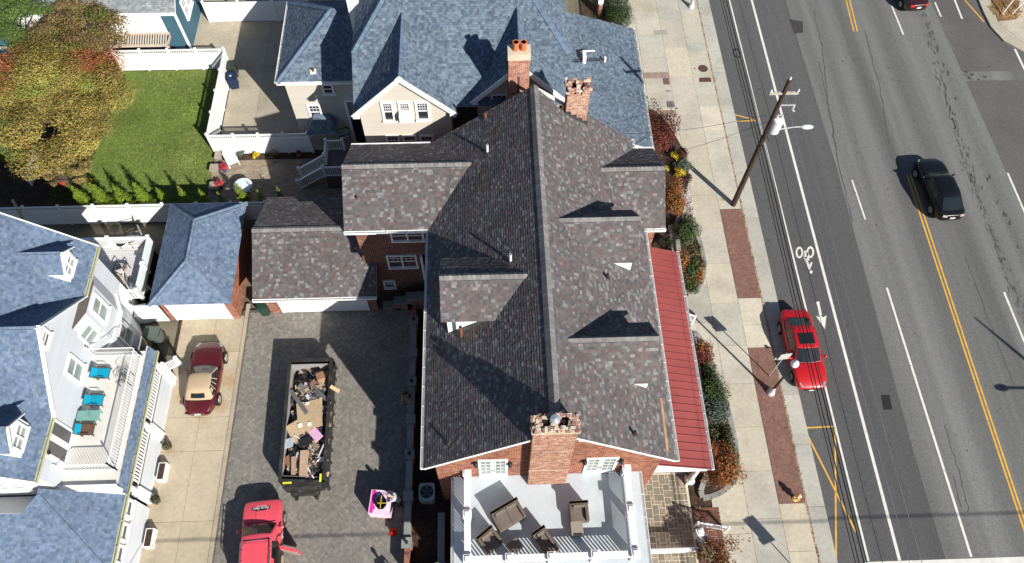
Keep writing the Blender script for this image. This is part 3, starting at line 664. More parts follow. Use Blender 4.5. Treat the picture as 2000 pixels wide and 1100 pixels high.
for i in range(150):
    x=random.uniform(CN[0]-.04,CN[1]+.04); y=random.uniform(CN[2]-.04,CN[3]+.04)
    if (CN[0]+.18<x<CN[0]+.42 or CN[1]-.42<x<CN[1]-.18) and CN[2]+.2<y<CN[3]-.15: continue
    g.obox((x,y,11.55+random.uniform(0,.28)),(random.uniform(.06,.11),0,0),(0,.05,0),(0,random.gauss(0,.005),.035),random.choice([(.42,.2,.14),(.3,.15,.12),(.55,.46,.38),(.47,.3,.22)]))
g.box(CN[0]+.15,CN[0]+.45,CN[2]+.18,CN[3]-.12,11.4,11.57,(.01,.01,.01)); g.box(CN[1]-.45,CN[1]-.15,CN[2]+.18,CN[3]-.12,11.4,11.57,(.01,.01,.01)); g.build('broken_crown',mt_att,H1,'stuff')
g=MB()
for i in range(4):
    x=CN[0]-.06+i*.3; g.box(x,x+.32,CN[2]-.05,CN[2]-.012,pe(x+.16)-.06,pe(x)+.1,(.05,.052,.055))
g.build('step_flashing',mt_att,H1)
# vent pipes
def pipe(parent,px,py,z,h,r,col,name='vent_pipe'):
    p=G(px,py,z); g=MB(); g.tube([p-Vector((0,0,.1)),p+Vector((0,0,h))],r,10,col); g.lathe(p+Vector((0,0,-.02)),[(r*2.3,0),(r*1.3,.07)],10,(.03,.03,.03)); g.tube([p+Vector((0,0,h)),p+Vector((0,0,h+.003))],r*.7,10,(.02,.02,.02)); return g.build(name,M('pvc',attr=True,rough=.5,var=.05),parent)
W_=(.78,.78,.76); K_=(.03,.028,.026); RS=(.20,.08,.05)
def onW(px,py):
    z=9
    for _ in range(20): z=pw(G(px,py,z).x)
    return z
def onE(px,py):
    z=9
    for _ in range(20): z=pe(G(px,py,z).x)
    return z
pipe(H1,952,297,onW(952,297),.55,.06,W_); pipe(H1,997,510,onW(997,510),.55,.06,W_); pipe(H1,948,231,onW(948,231),.4,.07,RS); pipe(H1,901,657,onW(901,657),.95,.075,RS); pipe(H1,876,868,onW(876,868),.25,.05,(.08,.07,.06))
pipe(H1,1185,543,onE(1185,543),.3,.07,K_); pipe(H1,1238,848,onE(1238,848),.35,.07,K_)
p=G(700,394,8.2); pipe(H1,700,394,ZE+(wz-ZE)*(p.y-wy)/(wm-wy),.4,.06,RS)
g=MB(); a=G(1291,778,onE(1291,778)+.05); b=G(1304,882,onE(1304,882)+.05); g.bar(a,b,.10,.04); pl=tag(g.build('wooden_plank',m_wood),'bare pale wooden plank lying near the east eave of the grey shingle roof','plank')
# ------------------------------------------------------------------ porch with red metal roof
y0,y1,n=9.62,21.7,31
for i in range(n):
    a=y0+(y1-y0)*i/n; b=y0+(y1-y0)*(i+1)/n; g=MB(); P=[(7.3,a+.004,4.56),(10.15,a+.004,3.5),(10.15,b-.004,3.5),(7.3,b-.004,4.56)]
    g.slab(P,.05); g.bar((7.3,a+.01,4.585),(10.15,a+.01,3.525),.028,.05); g.build('metal_roof_panel',M('red_metal',(.255,.058,.054),rough=.62,var=.12,vs=.5,fine=.05,spec=.35),H1)
gutter(H1,(10.15,y0,3.5),(10.15,y1,3.5),(1,0,0)); 
g=MB(); g.prism([(7.28,y0+.05),(10.0,y0+.05),(10.0,y0+.2),(7.28,y0+.2)],3.05,3.42); g.face([(7.3,y0+.02,3.4),(10.1,y0+.02,3.38),(10.1,y0+.02,3.45),(7.3,y0+.02,4.5)]); g.box(9.75,10.0,y0+.2,y1-.1,3.05,3.36); g.build('porch_beam',m_white,H1)
for y in (9.98,13.9,17.8,21.3):
    g=MB(); g.box(9.62,10.02,y-.2,y+.2,.0,.5); g.tube([(9.82,y,.5),(9.82,y,2.95)],[.15,.12],14); g.box(9.66,9.98,y-.16,y+.16,2.93,3.06); g.build('porch_column',m_vinyl,H1)
g=MB(); g.box(6.6,9.95,10.5,21.5,-.1,.12,(.3,.3,.28)); g.build('porch_floor',mt_att,H1)
# ------------------------------------------------------------------ flat-roofed addition with the deck
DZ=4.4; dx0,dx1,dy0=-2.0,6.5,4.3
g=MB(); g.prism([(dx0+.3,dy0+.3),(dx1-.3,dy0+.3),(dx1-.3,YW-.015),(dx0+.3,YW-.015)],0,DZ-.3); g.build('addition_wall',m_brickpat,H1)
g=MB(); g.box(dx0,dx1,dy0,YW-.02,DZ-.3,DZ); g.build('deck_floor',M('deck_membrane',(.48,.53,.56),rough=.75,var=.07,vs=.5,fine=.03,dirt=((.36,.385,.39),.7,.52,.9)),H1)
gutter(H1,(dx0,dy0,DZ),(dx0,YW-.05,DZ),(-1,0,0)); gutter(H1,(dx1,dy0,DZ),(dx1,YW-.05,DZ),(1,0,0))
xw0,xe0,ys0=-1.36,5.78,5.62; yw0=YW-.1
for nm,lb,pa,pb,ps in (('deck_railing','white balustrade along the west side of the upper deck',(xw0,ys0,DZ),(xw0,yw0,DZ),(0,.5,1)),('deck_railing','white balustrade along the street side of the upper deck',(xe0,ys0,DZ),(xe0,yw0,DZ),(.5,1)),('deck_railing','long white balustrade along the south side of the upper deck',(xw0,ys0,DZ),(xe0,ys0,DZ),(.25,.5,.76,1))):
    t_=thing(nm,lb,'railing',pa,group='balustrades of the upper deck'); baluster_rail(t_,pa,pb,.95,ps,.17,.055,.28,.06,.28)
# french doors and lanterns
def fdoor(p,q):
    a=GY(*p,YW);b=GY(*q,YW); x0,x1=a.x,b.x; z1=a.z; w_=x1-x0; cx=(x0+x1)/2; g=MB()
    g.box(x0,x0+.12,YW-.06,YW+.02,DZ,z1); g.box(x1-.12,x1,YW-.06,YW+.02,DZ,z1); g.box(x0+.12,x1-.12,YW-.06,YW+.02,z1-.14,z1); g.box(cx-.12,cx+.12,YW-.04,YW+.02,DZ+.1,z1-.14); g.box(x0+.12,x1-.12,YW-.05,YW+.015,DZ,DZ+.45)
    o=g.build('french_door',m_white,H1)
    for s0,s1 in ((x0+.13,cx-.13),(cx+.13,x1-.13)):
        pn=MB(); pn.box(s0,s1,YW-.03,YW-.008,DZ+.46,z1-.15); pn.build('pane',m_glass2,o)
        pn=MB()
        for k in range(1,4): pn.box(s0,s1,YW-.045,YW-.031,DZ+.46+k*(z1-DZ-.6)/4-.015,DZ+.46+k*(z1-DZ-.6)/4+.015)
        pn.box((s0+s1)/2-.012,(s0+s1)/2+.012,YW-.044,YW-.032,DZ+.46,z1-.15); pn.build('muntin',m_white,o)
    for k in (-.05,.05):
        pn=MB(); pn.obox((cx+k,YW-.06,DZ+1),(.015,0,0),(0,.03,0),(0,0,.06)); pn.build('handle',m_black,o)
fdoor((933,898),(992,898)); fdoor((1146,894),(1209,894))
for px,py in ((929,908),(996,908),(1142,904),(1213,902)):
    p=GY(px,py,YW-.12); g=MB(); g.box(p.x-.08,p.x+.08,p.y-.08,p.y+.08,p.z-.17,p.z+.12); g.lathe((p.x,p.y,p.z+.12),[(.12,0),(.02,.1)],6); g.box(p.x-.03,p.x+.03,p.y,YW,p.z-.03,p.z+.03); g.build('wall_lantern',m_black,H1)
# ------------------------------------------------------------------ detached brick garage
GA=thing('brick_garage','brick garage with grey and mauve shingled gable roof and one wide white door','garage',(-9.7,23,0))
gx0,gx1,gy,gz,gr,gm,gn=-12.97,-6.97,19.8,2.75,4.4,23.2,26.5
A=[(gx0,gy,gz),(gx1,gy,gz),(gx1,gm,gr),(gx0,gm,gr)]; zB=gz+(gr-gz)*(21.46-gy)/(gm-gy)
B=[(gx1,gy,gz),(-6.3,gy,gz),(-6.3,21.46,zB),(gx1,21.46,zB)]; N_=[(gx1,gn,gz),(gx0,gn,gz),(gx0,gm,gr),(gx1,gm,gr)]
roof(GA,[A,B,N_],(1,0,0),SH_GREY); caps(GA,(gx0,gm,gr),(gx1,gm,gr),nrm(A),nrm(N_),CAP); gutter(GA,(gx0,gy,gz),(-6.3,gy,gz),(0,-1,0))
fy=20.4
brick_wall(GA,[[(-12.75,fy,0),(-12.08,fy,0),(-12.08,fy,2.75),(-12.75,fy,2.75)],[(-7.1,fy,0),(-6.6,fy,0),(-6.6,fy,2.75),(-7.1,fy,2.75)]],(1,0,0))
g=MB(); g.prism([(-12.75,fy+.02),(-6.98,fy+.02),(-6.98,26.1),(-12.75,26.1)],0,2.6); g.face([(-12.75,26.1,2.6),(-12.75,fy+.02,2.6),(-12.75,gm,gr-.2)]); g.build('wall',m_brickpat,GA)
def gdoor(parent,x0,x1,y,zt,n=4):
    g=MB(); g.box(x0-.1,x0,y-.05,y+.02,0,zt+.1); g.box(x1,x1+.1,y-.05,y+.02,0,zt+.1); g.box(x0,x1,y-.05,y+.02,zt,zt+.1); o=g.build('garage_door',m_white,parent)
    for i in range(n):
        g=MB(); g.box(x0+.004,x1-.004,y-.03,y,.02+zt*i/n+.008,zt*(i+1)/n-.004)
        for k in range(8):
            w_=(x1-x0)/8; g.box(x0+w_*k+.08,x0+w_*(k+1)-.08,y-.036,y-.0301,zt*i/n+.1,zt*(i+1)/n-.08)
        g.build('door_panel',m_white,o)
gdoor(GA,-11.98,-7.2,fy,2.3)
# ------------------------------------------------------------------ blue-roofed hip garage
GB=thing('hip_garage','small brick garage with pale blue hipped shingle roof beside the white fence','garage',(-16.3,23,0))
bx0,bx1,by0,by1,bz,bm,br=-18.45,-14.1,19.57,26.15,2.8,-16.27,4.25; r0,r1=21.45,24.05
S_=[(bx0,by0,bz),(bx1,by0,bz),(bm,r0,br)]; Nn=[(bx1,by1,bz),(bx0,by1,bz),(bm,r1,br)]; Ew=[(bx1,by0,bz),(bx1,by1,bz),(bm,r1,br),(bm,r0,br)]; Ww=[(bx0,by1,bz),(bx0,by0,bz),(bm,r0,br),(bm,r1,br)]
roof(GB,[S_,Nn,Ew,Ww],[(1,0,0),(1,0,0),(0,1,0),(0,1,0)],SH_PALE)
CB=[(.15,.205,.29),(.135,.185,.265),(.17,.22,.30)]
for a,b,n1,n2 in (((bm,r0,br),(bm,r1,br),Ew,Ww),((bx0,by0,bz),(bm,r0,br),S_,Ww),((bx1,by0,bz),(bm,r0,br),S_,Ew),((bx0,by1,bz),(bm,r1,br),Nn,Ww),((bx1,by1,bz),(bm,r1,br),Nn,Ew)): caps(GB,a,b,nrm(n1),nrm(n2),CB,w=.13)
brick_wall(GB,[[(-18.35,20.1,0),(-18.05,20.1,0),(-18.05,20.1,2.7),(-18.35,20.1,2.7)],[(-14.85,20.1,0),(-14.45,20.1,0),(-14.45,20.1,2.7),(-14.85,20.1,2.7)]],(1,0,0)); brick_wall(GB,[[(-14.45,20.1,0),(-14.45,25.8,0),(-14.45,25.8,2.7),(-14.45,20.1,2.7)]],(0,1,0))
g=MB(); g.prism([(-18.3,20.12),(-14.47,20.12),(-14.47,25.8),(-18.3,25.8)],0,2.6); g.build('wall',m_brickpat,GB); gdoor(GB,-17.95,-14.95,20.1,2.25)
t_=thing('side_gate','white solid gate between the white house and the blue-roofed garage','gate',(-19,20,0)); g=MB(); g.box(-19.75,-18.42,20.0,20.06,.05,1.9); g.build('gate_leaf',m_vinyl,t_); g=MB(); g.box(-19.85,-19.75,19.98,20.08,0,2.0); g.build('post',m_vinyl,t_)
# ------------------------------------------------------------------ grey house with the blue roof
m_sid=M('beige_siding',(.50,.46,.40),rough=.75,var=.04); 
def siding(parent,polys,udir,col,name='siding_boards'):
    s=MB(); tiles(s,polys,udir,.115,50,.012,[col],'board',off=.002,jit=.02); 
    s2=MB(); [s2.face(P) for P in polys]; s2.build('wall',m_sid if col[0]<.51 else m_white,parent)
    return s.build(name,M('siding_paint',attr=True,rough=.7,var=.04,vs=.6),parent,'stuff')
H2=thing('grey_house','beige sided house with large slate blue shingled roof and two front gables','house',(-1.5,34,0))
BE=(.50,.46,.40)
def onP(px,py,f):
    z=9
    for _ in range(30): z=f(G(px,py,z))
    return G(px,py,z)
pm=lambda p:7.95+.685*(p.y-28.7)
hw=onP(687,104,pm); he=onP(1112,105,pm); K=6.5
hw2=Vector((hw.x+K*.75,hw.y+K,hw.z+K*.685)); he2=Vector((he.x-K*.75,he.y+K,he.z+K*.685))
PS=[(-7.25,28.55,7.85),(4.62,28.55,7.85),tuple(he),tuple(he2),tuple(hw2),tuple(hw)]
PWs=[tuple(hw),tuple(hw2),(hw2.x,48,hw2.z),(hw.x,48,hw.z)]; PEs=[tuple(he2),tuple(he),(he.x,48,he.z),(he2.x,48,he2.z)]
roof(H2,[PS,PWs,PEs],[(1,0,0),(0,1,0),(0,1,0)],SH_BLUE)
CB2=[(.13,.18,.25),(.115,.16,.225),(.145,.2,.275)]
caps(H2,hw,hw2,nrm(PS),nrm(PWs),CB2); caps(H2,he,he2,nrm(PS),nrm(PEs),CB2)
def fgable(x0,x1,y,ze,zr,yr0,yoh=.3):
    xm_=(x0+x1)/2; yv0=28.7+(ze-7.95)/.685
    L_=[(x0,y,ze),(x0,max(y+.05,yv0),ze),(xm_,yr0,zr),(xm_,y,zr)]; R=[(x1,max(y+.05,yv0),ze),(x1,y,ze),(xm_,y,zr),(xm_,yr0,zr)]
    roof(H2,[L_,R],(0,1,0),SH_BLUE); caps(H2,(xm_,y,zr),(xm_,yr0,zr),nrm(L_),nrm(R),CB2)
    g=MB(); 
    for a,b in (((x0,y-.03,ze-.1),(xm_+.12,y-.03,zr+.02)),((xm_-.12,y-.034,zr+.02),(x1,y-.034,ze-.1))): g=MB(); g.bar(a,b,.06,.26); g.build('rake_board',m_white,H2)
    for q in ((x0,x0+.35),(x1-.35,x1)): g=MB(); g.box(*q,y-.05,y+.28,ze-.24,ze-.06); g.build('eave_return',m_white,H2)
    g=MB()
    w0,w1=x0+.32,x1-.32; P=[(w0,y+yoh,0),(w1,y+yoh,0),(w1,y+yoh,ze+.05),(xm_,y+yoh,zr-.35),(w0,y+yoh,ze+.05)]
    siding(H2,[P],(1,0,0),BE)
    g=MB(); g.face([(w0,y+yoh+4,0),(w0,y+yoh,0),(w0,y+yoh,ze),(w0,y+yoh+4,ze)]); g.build('side_wall',m_sid,H2); g=MB(); g.face([(w1,y+yoh,0),(w1,y+yoh+4,0),(w1,y+yoh+4,ze),(w1,y+yoh,ze)]); g.build('side_wall',m_sid,H2)
fgable(-7.25,-1.72,28.0,7.95,10.67,32.67); fgable(-.9,4.22,28.65,8.07,10.76,32.9)
Yg=28.3
def gw(p,q,Y,cols,grid,name='window'):
    a=GY(*p,Y);b=GY(*q,Y); return window(H2,((a.x+b.x)/2,Y-.014,(a.z+b.z)/2),(1,0,0),(0,-1,0),abs(b.x-a.x)-.24,abs(a.z-b.z)-.24,cols,grid,name,fr=.12)
gw((742,198),(774,236),Yg,1,(4,3,1)); gw((776,198),(807,236),Yg,1,(4,3,1)); gw((809,197),(842,234),Yg,1,(4,3,1))
for i in range(3): gw((752+i*33,263),(783+i*33,284),Yg,1,(3,2,0))
a=GY(792,228,Yg-.3); g=MB(); g.box(a.x-.33,a.x+.33,Yg-.5,Yg,a.z-.25,a.z+.2); 
for k in range(6): g.box(a.x-.27,a.x+.27,Yg-.515,Yg-.5,a.z-.2+k*.055,a.z-.17+k*.055,(.3,.3,.3))
tag(g.build('window_air_conditioner',M('ac_white',attr=False,col=(.75,.75,.73),rough=.5)),'white box air conditioner in the middle gable window of the grey house','air conditioner')
gw((958,182),(992,215),28.95,1,(3,2,1))
# lower west wing
wz0=5.6
W1=[(-12.43,32.75,wz0),(-7.2,32.75,wz0),(-7.2,36.15,8.0),(-9.05,36.15,8.0)]; W2=[(-12.43,39.55,wz0),(-12.43,32.75,wz0),(-9.05,36.15,8.0)]; W3=[(-7.2,39.55,wz0),(-12.43,39.55,wz0),(-9.05,36.15,8.0),(-7.2,36.15,8.0)]
roof(H2,[W1,W2,W3],[(1,0,0),(0,1,0),(1,0,0)],SH_BLUE)
caps(H2,(-12.43,32.75,wz0),(-9.05,36.15,8.0),nrm(W1),nrm(W2),CB2); caps(H2,(-12.43,39.55,wz0),(-9.05,36.15,8.0),nrm(W3),nrm(W2),CB2)
gutter(H2,(-12.43,32.75,wz0),(-7.2,32.75,wz0),(0,-1,0)); gutter(H2,(-12.43,32.75,wz0),(-12.43,39.55,wz0),(-1,0,0))
siding(H2,[[(-12.12,33.05,0),(-6.9,33.05,0),(-6.9,33.05,wz0),(-12.12,33.05,wz0)]],(1,0,0),BE); siding(H2,[[(-12.12,39.2,0),(-12.12,33.05,0),(-12.12,33.05,wz0),(-12.12,39.2,wz0)]],(0,1,0),BE)
gw((626,163),(655,183),33.05,1,None); gw((598,203),(634,233),33.05,1,(3,2,1))
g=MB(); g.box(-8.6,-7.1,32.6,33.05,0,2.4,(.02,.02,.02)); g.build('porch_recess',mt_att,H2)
g=MB(); a=GY(672,228,33.0); g.box(-8.75,-8.6,32.5,33.05,0,4.2); g.box(-8.6,-7.0,32.5,33.05,4.05,4.2); g.build('door_frame',m_white,H2)
# white side chimney of the grey house
g=MB(); c=G(697,44,8.3); g.box(c.x-.33,c.x+.33,c.y,c.y+.8,5.5,12.5); g.build('white_chimney',m_white,H2)
# chimney with two clay pots on its gable
chimney(H2,1.06,2.12,28.0,28.62,6.5,11.72,[(.36,.12,.08),(.40,.15,.10),(.31,.10,.07),(.44,.2,.14)])
g=MB(); g.box(1.02,2.16,27.97,28.66,11.72,12.12,(.55,.47,.36)); g.build('chimney_crown',mt_att,H2)
for x in (1.42,1.80):
    g=MB(); g.lathe((x,28.3,12.12),[(.14,0),(.165,.05),(.14,.1),(.14,.42),(.17,.44),(.17,.5),(.12,.5),(.115,.3)],16,(.58,.16,.06)); g.build('chimney_pot',mt_att,H2,smooth=False)
g=MB(); g.box(1.55,1.63,27.96,27.985,9.5,10.6,(.10,.04,.03)); g.build('chimney_slot',mt_att,H2)
# low front porch roof
P1=[(4.62,29.0,5.05),(9.72,29.0,3.35),(9.72,39.1,3.35),(4.62,39.1,5.05)]
roof(H2,[P1],(0,1,0),SH_BLUE); gutter(H2,(9.72,29.0,3.35),(9.72,39.1,3.35),(1,0,0)); gutter(H2,(8.5,29.0,3.8),(9.72,29.0,3.36),(0,-1,0),.05)
g=MB(); g.prism([(4.55,29.3),(9.3,29.3),(9.3,38.8),(4.55,38.8)],0,3.2); g.build('porch_wall',m_sid,H2); g=MB(); g.prism([(-7,33),(4.5,33),(4.5,47),(-7,47)],0,8.9); g.build('side_wall',m_sid,H2)
p=onP(1142,118,lambda p:5.05-(p.x-4.62)/3); g=MB(); g.obox(p+Vector((-.06,0,.25)),(.1,0,.0),(0,.3,0),(0,0,.3)); g.obox(p+Vector((.3,.26,.52)),(.3,0,0),(0,.03,0),(0,0,.04)); g.build('roof_vent',m_white,H2)
g=MB(); p=onP(1120,124,lambda p:5.05-(p.x-4.62)/3); q=onP(1174,121,lambda p:5.05-(p.x-4.62)/3); z=Vector((0,0,.12)); o_=Vector((0,.16,0))
g.bar(p+z,q+z,.03); g.bar(p+z+o_,q+z+o_,.03)
for i in range(9): g.bar(p+z+(q-p)*i/8,p+z+o_+(q-p)*i/8,.025)
g.build('roof_ladder',m_black,H2)
pp=onP(1181,121,lambda p:5.05-(p.x-4.62)/3); g=MB(); g.tube([pp,pp+Vector((0,0,.4))],.07,10,W_); g.build('vent_pipe',MATS['pvc'],H2)
p=onP(612,140,lambda p:wz0+(p.y-32.75)*.7); g=MB(); g.tube([p,p+Vector((0,0,.25))],.09,10,(.12,.06,.05)); g.obox(p+Vector((0,-.05,.05)),(.18,0,0),(0,.14,.08),(0,-.01,.02),(.6,.55,.5)); g.build('vent_pipe',MATS['pvc'],H2)
# door hood, landing and stair
hd=MB(); c=GY(627,262,32.0); zc=2.0
x0,x1,y0_,y1_=G(598,271,zc).x,G(657,271,zc).x,G(620,272,zc).y+.35,33.0
top=Vector(((x0+x1)/2,33.0,zc+.7)); roof(H2,[[(x0,y0_,zc),(x1,y0_,zc),(x1-.5,33.0,zc+.55),(x0+.5,33.0,zc+.55)],[(x0,33,zc),(x0,y0_,zc),(x0+.5,33.0,zc+.55)],[(x1,y0_,zc),(x1,33,zc),(x1-.5,33.0,zc+.55)]],[(1,0,0),(0,1,0),(0,1,0)],SH_BLUE,th=.08)
ST=thing('entrance_stair','grey wooden landing and stair with white railings behind the brick house','stair',tuple(G(648,320,0)))
zl=1.25; lx0,ly0,ly1=G(634,345,zl).x,G(640,346,zl).y,G(640,292,zl).y; lx1=-6.96
m_deckg=M('grey_deck',(.13,.12,.11),rough=.85,var=.15,vs=2,stretch=(1,8,1))
y=ly0
while y<ly1: 
    g=MB(); g.box(lx0,lx1,y+.006,min(y+.14,ly1),zl-.04,zl); g.build('deck_board',m_deckg,ST); y+=.146
g=MB(); g.box(lx0+.05,lx1,ly0+.05,ly1-.05,.0,zl-.06); g.build('landing_base',m_deckg,ST)
baluster_rail(ST,(lx0+.06,ly0+.05,zl),(lx1,ly0+.05,zl),.9,(0,),.13,.04,.09); baluster_rail(ST,(lx0+.06,ly0+1.0,zl),(lx0+.06,ly1-.05,zl),.9,(0,1),.13,.04,.09); baluster_rail(ST,(lx0+.06,ly1-.05,zl),(lx0+1.1,ly1-.05,zl),.9,(1,),.13,.04,.09)
sb=Vector((lx0-1.75,ly0-.05,.05)); 
baluster_rail(ST,(lx0+.02,ly0+.05,zl),tuple(sb),.9,(1,),.13,.04,.09); baluster_rail(ST,(lx0+.02,ly0+1.0,zl),(sb.x,sb.y+.95,.05),.9,(1,),.13,.04,.09)
for i in range(6):
    g=MB(); g.box(lx0-.29*(i+1),lx0-.29*i+.02,ly0+.08,ly0+.97,zl-.2*(i+1)-.04,zl-.2*(i+1)); g.build('tread',m_deckg,ST)
# ------------------------------------------------------------------ white house at the left
H3=thing('white_house','white sided house with pale blue shingled roof, dormers and a roof terrace, on the left','house',(-22,15,0))
hx,hz=-19.9,6.35
pf=lambda x:hz+(hx-x)*.97
xr_=-25.5; zr_=pf(xr_)
EA=[(hx,9.2,hz),(hx,12.2,hz),(-22.85,15.25,pf(-22.85)),(xr_,15.25,zr_),(xr_,9.2,zr_)]; EB=[(hx,18.3,hz),(hx,21.2,hz),(xr_,21.2,zr_),(xr_,15.25,zr_),(-22.85,15.25,pf(-22.85))]
ga=pf(-22.85); T1=[(hx,12.2,hz),(hx,15.25,ga),(-22.85,15.25,ga)]; T2=[(hx,15.25,ga),(hx,18.3,hz),(-22.85,15.25,ga)]
WB=[(xr_,9.2,zr_),(xr_,21.2,zr_),(-31,21.2,zr_-5.3),(-31,9.2,zr_-5.3)]
roof(H3,[EA,EB,T1,T2,WB],[(0,1,0),(0,1,0),(1,0,0),(1,0,0),(0,1,0)],SH_PALE,edge=m_white)
CBp=[(.155,.21,.295),(.14,.19,.27)]
caps(H3,(hx,15.25,ga),(-22.85,15.25,ga),nrm(T1),nrm(T2),CBp,w=.12)
m_gut=M('cream_gutter',(.50,.50,.34),rough=.5)
gutter(H3,(hx,9.2,hz),(hx,12.2,hz),(1,0,0),m=m_gut); gutter(H3,(hx,18.3,hz),(hx,21.2,hz),(1,0,0),m=m_gut)
g=MB()
for a,b in (((hx+.03,12.15,hz-.1),(hx+.03,15.33,ga-.02)),((hx+.034,15.17,ga-.02),(hx+.034,18.35,hz-.1))): g=MB(); g.bar(a,b,.06,.24,up=(1,0,0)); g.build('rake_board',m_white,H3)
for y in (21.18,9.22): g=MB(); g.bar((hx,y,hz-.1),(xr_,y,zr_-.1),.06,.22); g.build('rake_board',m_white,H3)
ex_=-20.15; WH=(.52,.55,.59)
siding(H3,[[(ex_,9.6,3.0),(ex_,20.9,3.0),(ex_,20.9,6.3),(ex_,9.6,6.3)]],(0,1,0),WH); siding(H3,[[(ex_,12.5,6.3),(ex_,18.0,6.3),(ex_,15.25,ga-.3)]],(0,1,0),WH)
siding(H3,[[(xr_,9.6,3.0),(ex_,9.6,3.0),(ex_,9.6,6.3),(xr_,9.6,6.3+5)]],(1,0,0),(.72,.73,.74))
g=MB(); g.prism([(-30,9.65),(ex_-.02,9.65),(ex_-.02,20.9),(-30,20.9)],0,6.2); g.face([(ex_,20.92,0),(-30,20.92,0),(-30,20.92,6),(xr_,20.92,zr_-.3),(ex_,20.92,6.2)]); g.build('side_wall',m_white,H3)
# downpipe board on the corner, windows of the east wall
def xw_(p,q,X,cols=2,nm='window',glass=None,gr=None):
    a=GX(*p,X);b=GX(*q,X); return window(H3,(X+.014,(a.y+b.y)/2,(a.z+b.z)/2),(0,1,0),(1,0,0),max(.3,abs(a.y-b.y)-.14),max(.3,abs(a.z-b.z)-.14),cols,gr,nm,fr=.1,glass=glass or m_glass2)
window(H3,(ex_+.014,14.98,5.13),(0,1,0),(1,0,0),.78,1.3,1,None,fr=.12,glass=m_glass2)
window(H3,(ex_+.014,15.25,8.0),(0,1,0),(1,0,0),.62,.45,1,None,'attic_window',fr=.1)
for yy in (11.05,11.9): 
    g=MB(); g.box(ex_,ex_+.06,yy-.42,yy+.42,3.8,5.9); d=g.build('terrace_door',m_white,H3); g=MB(); g.box(ex_+.06,ex_+.066,yy-.27,yy+.27,4.1,5.7); g.build('pane',M('screen_glass',(.10,.10,.10),rough=.3),d)
g=MB(); g.lathe((ex_+.12,10.75,5.5),[(.05,0),(.09,.08),(.03,.22)],8); g.build('wall_lantern',m_black,H3)
# canted corner bay
Bp=[(-20.3,16.35),(-19.78,17.5),(-19.78,19.1),(-20.3,20.3)]
g=MB(); g.prism(Bp,0,6.1); b_=g.build('corner_bay',M('pale_wall',(.56,.59,.63),rough=.7,var=.04),H3); g=MB(); g.prism([(-20.3,16.3),(-19.72,17.5),(-19.72,19.15),(-20.3,20.35)],6.1,6.2); g.build('bay_roof',M('brown_felt',(.10,.085,.075),rough=.9),H3)
for (a,b,zc,hh,wf) in ((Bp[0],Bp[1],4.87,1.1,.55),(Bp[1],Bp[2],4.95,1.45,.48),(Bp[1],Bp[2],2.0,1.2,.48)):
    U=Vector((b[0]-a[0],b[1]-a[1],0)); Nn_=Vector((U.y,-U.x,0)).normalized(); window(H3,((a[0]+b[0])/2+Nn_.x*.01,(a[1]+b[1])/2+Nn_.y*.01,zc),U,Nn_,U.length*wf,hh,1,None,'bay_window',fr=.11,glass=m_glass2)
g=MB(); 
for a,b in zip(Bp[:-1],Bp[1:]): 
    U=Vector((b[0]-a[0],b[1]-a[1],0)); N2=Vector((U.y,-U.x,0)).normalized()*.08
    g.obox(((a[0]+b[0])/2+N2.x,(a[1]+b[1])/2+N2.y,3.05),U*.5,N2,(0,0,.1))
g.build('bay_cornice',m_white,H3)
# dormers on the east slope
def hdormer(yc,xf,zr,ze,hw,zb):
    fx=lambda z:hx-(z-hz)/.97
    S=[(xf,yc-hw,ze),(fx(ze),yc-hw,ze),(fx(zr),yc,zr),(xf,yc,zr)]; N=[(fx(ze),yc+hw,ze),(xf,yc+hw,ze),(xf,yc,zr),(fx(zr),yc,zr)]
    roof(H3,[[Vector(p)+Vector((-.03 if p[0]<xf-.1 else 0,0,0)) for p in S],N],(1,0,0),SH_PALE,th=.08); caps(H3,(xf,yc,zr),(fx(zr),yc,zr),nrm(S),nrm(N),CBp,w=.1)
    g=MB(); xw=xf-.18; yw=hw-.14; P=[(xw,yc-yw,zb),(xw,yc+yw,zb),(xw,yc+yw,ze+.05),(xw,yc,zr-.1),(xw,yc-yw,ze+.05)]; g.face(P)
    for s in (-1,1):
        Q=[(xw,yc+s*yw,zb),(fx(ze),yc+s*yw,ze),(xw,yc+s*yw,ze)]; 
        if newell([Vector(q) for q in Q]).y*s<0: Q=Q[::-1]
        g.face(Q)
    g.build('dormer_wall',m_white,H3)
    for a,b in (((xf+.02,yc-hw,ze-.05),(xf+.02,yc,zr-.05)),((xf+.023,yc,zr-.05),(xf+.023,yc+hw,ze-.05))): g=MB(); g.bar(a,b,.05,.16,up=(1,0,0)); g.build('rake_board',m_white,H3)
    window(H3,(xw+.012,yc,(zb+ze)/2+.05),(0,1,0),(1,0,0),yw*1.3,(ze-zb)*.62,2,None,'dormer_window',fr=.07,glass=m_glass2)
hdormer(19.45,-20.22,8.55,7.8,.8,6.83); hdormer(10.9,-20.22,8.75,7.95,.88,6.83)
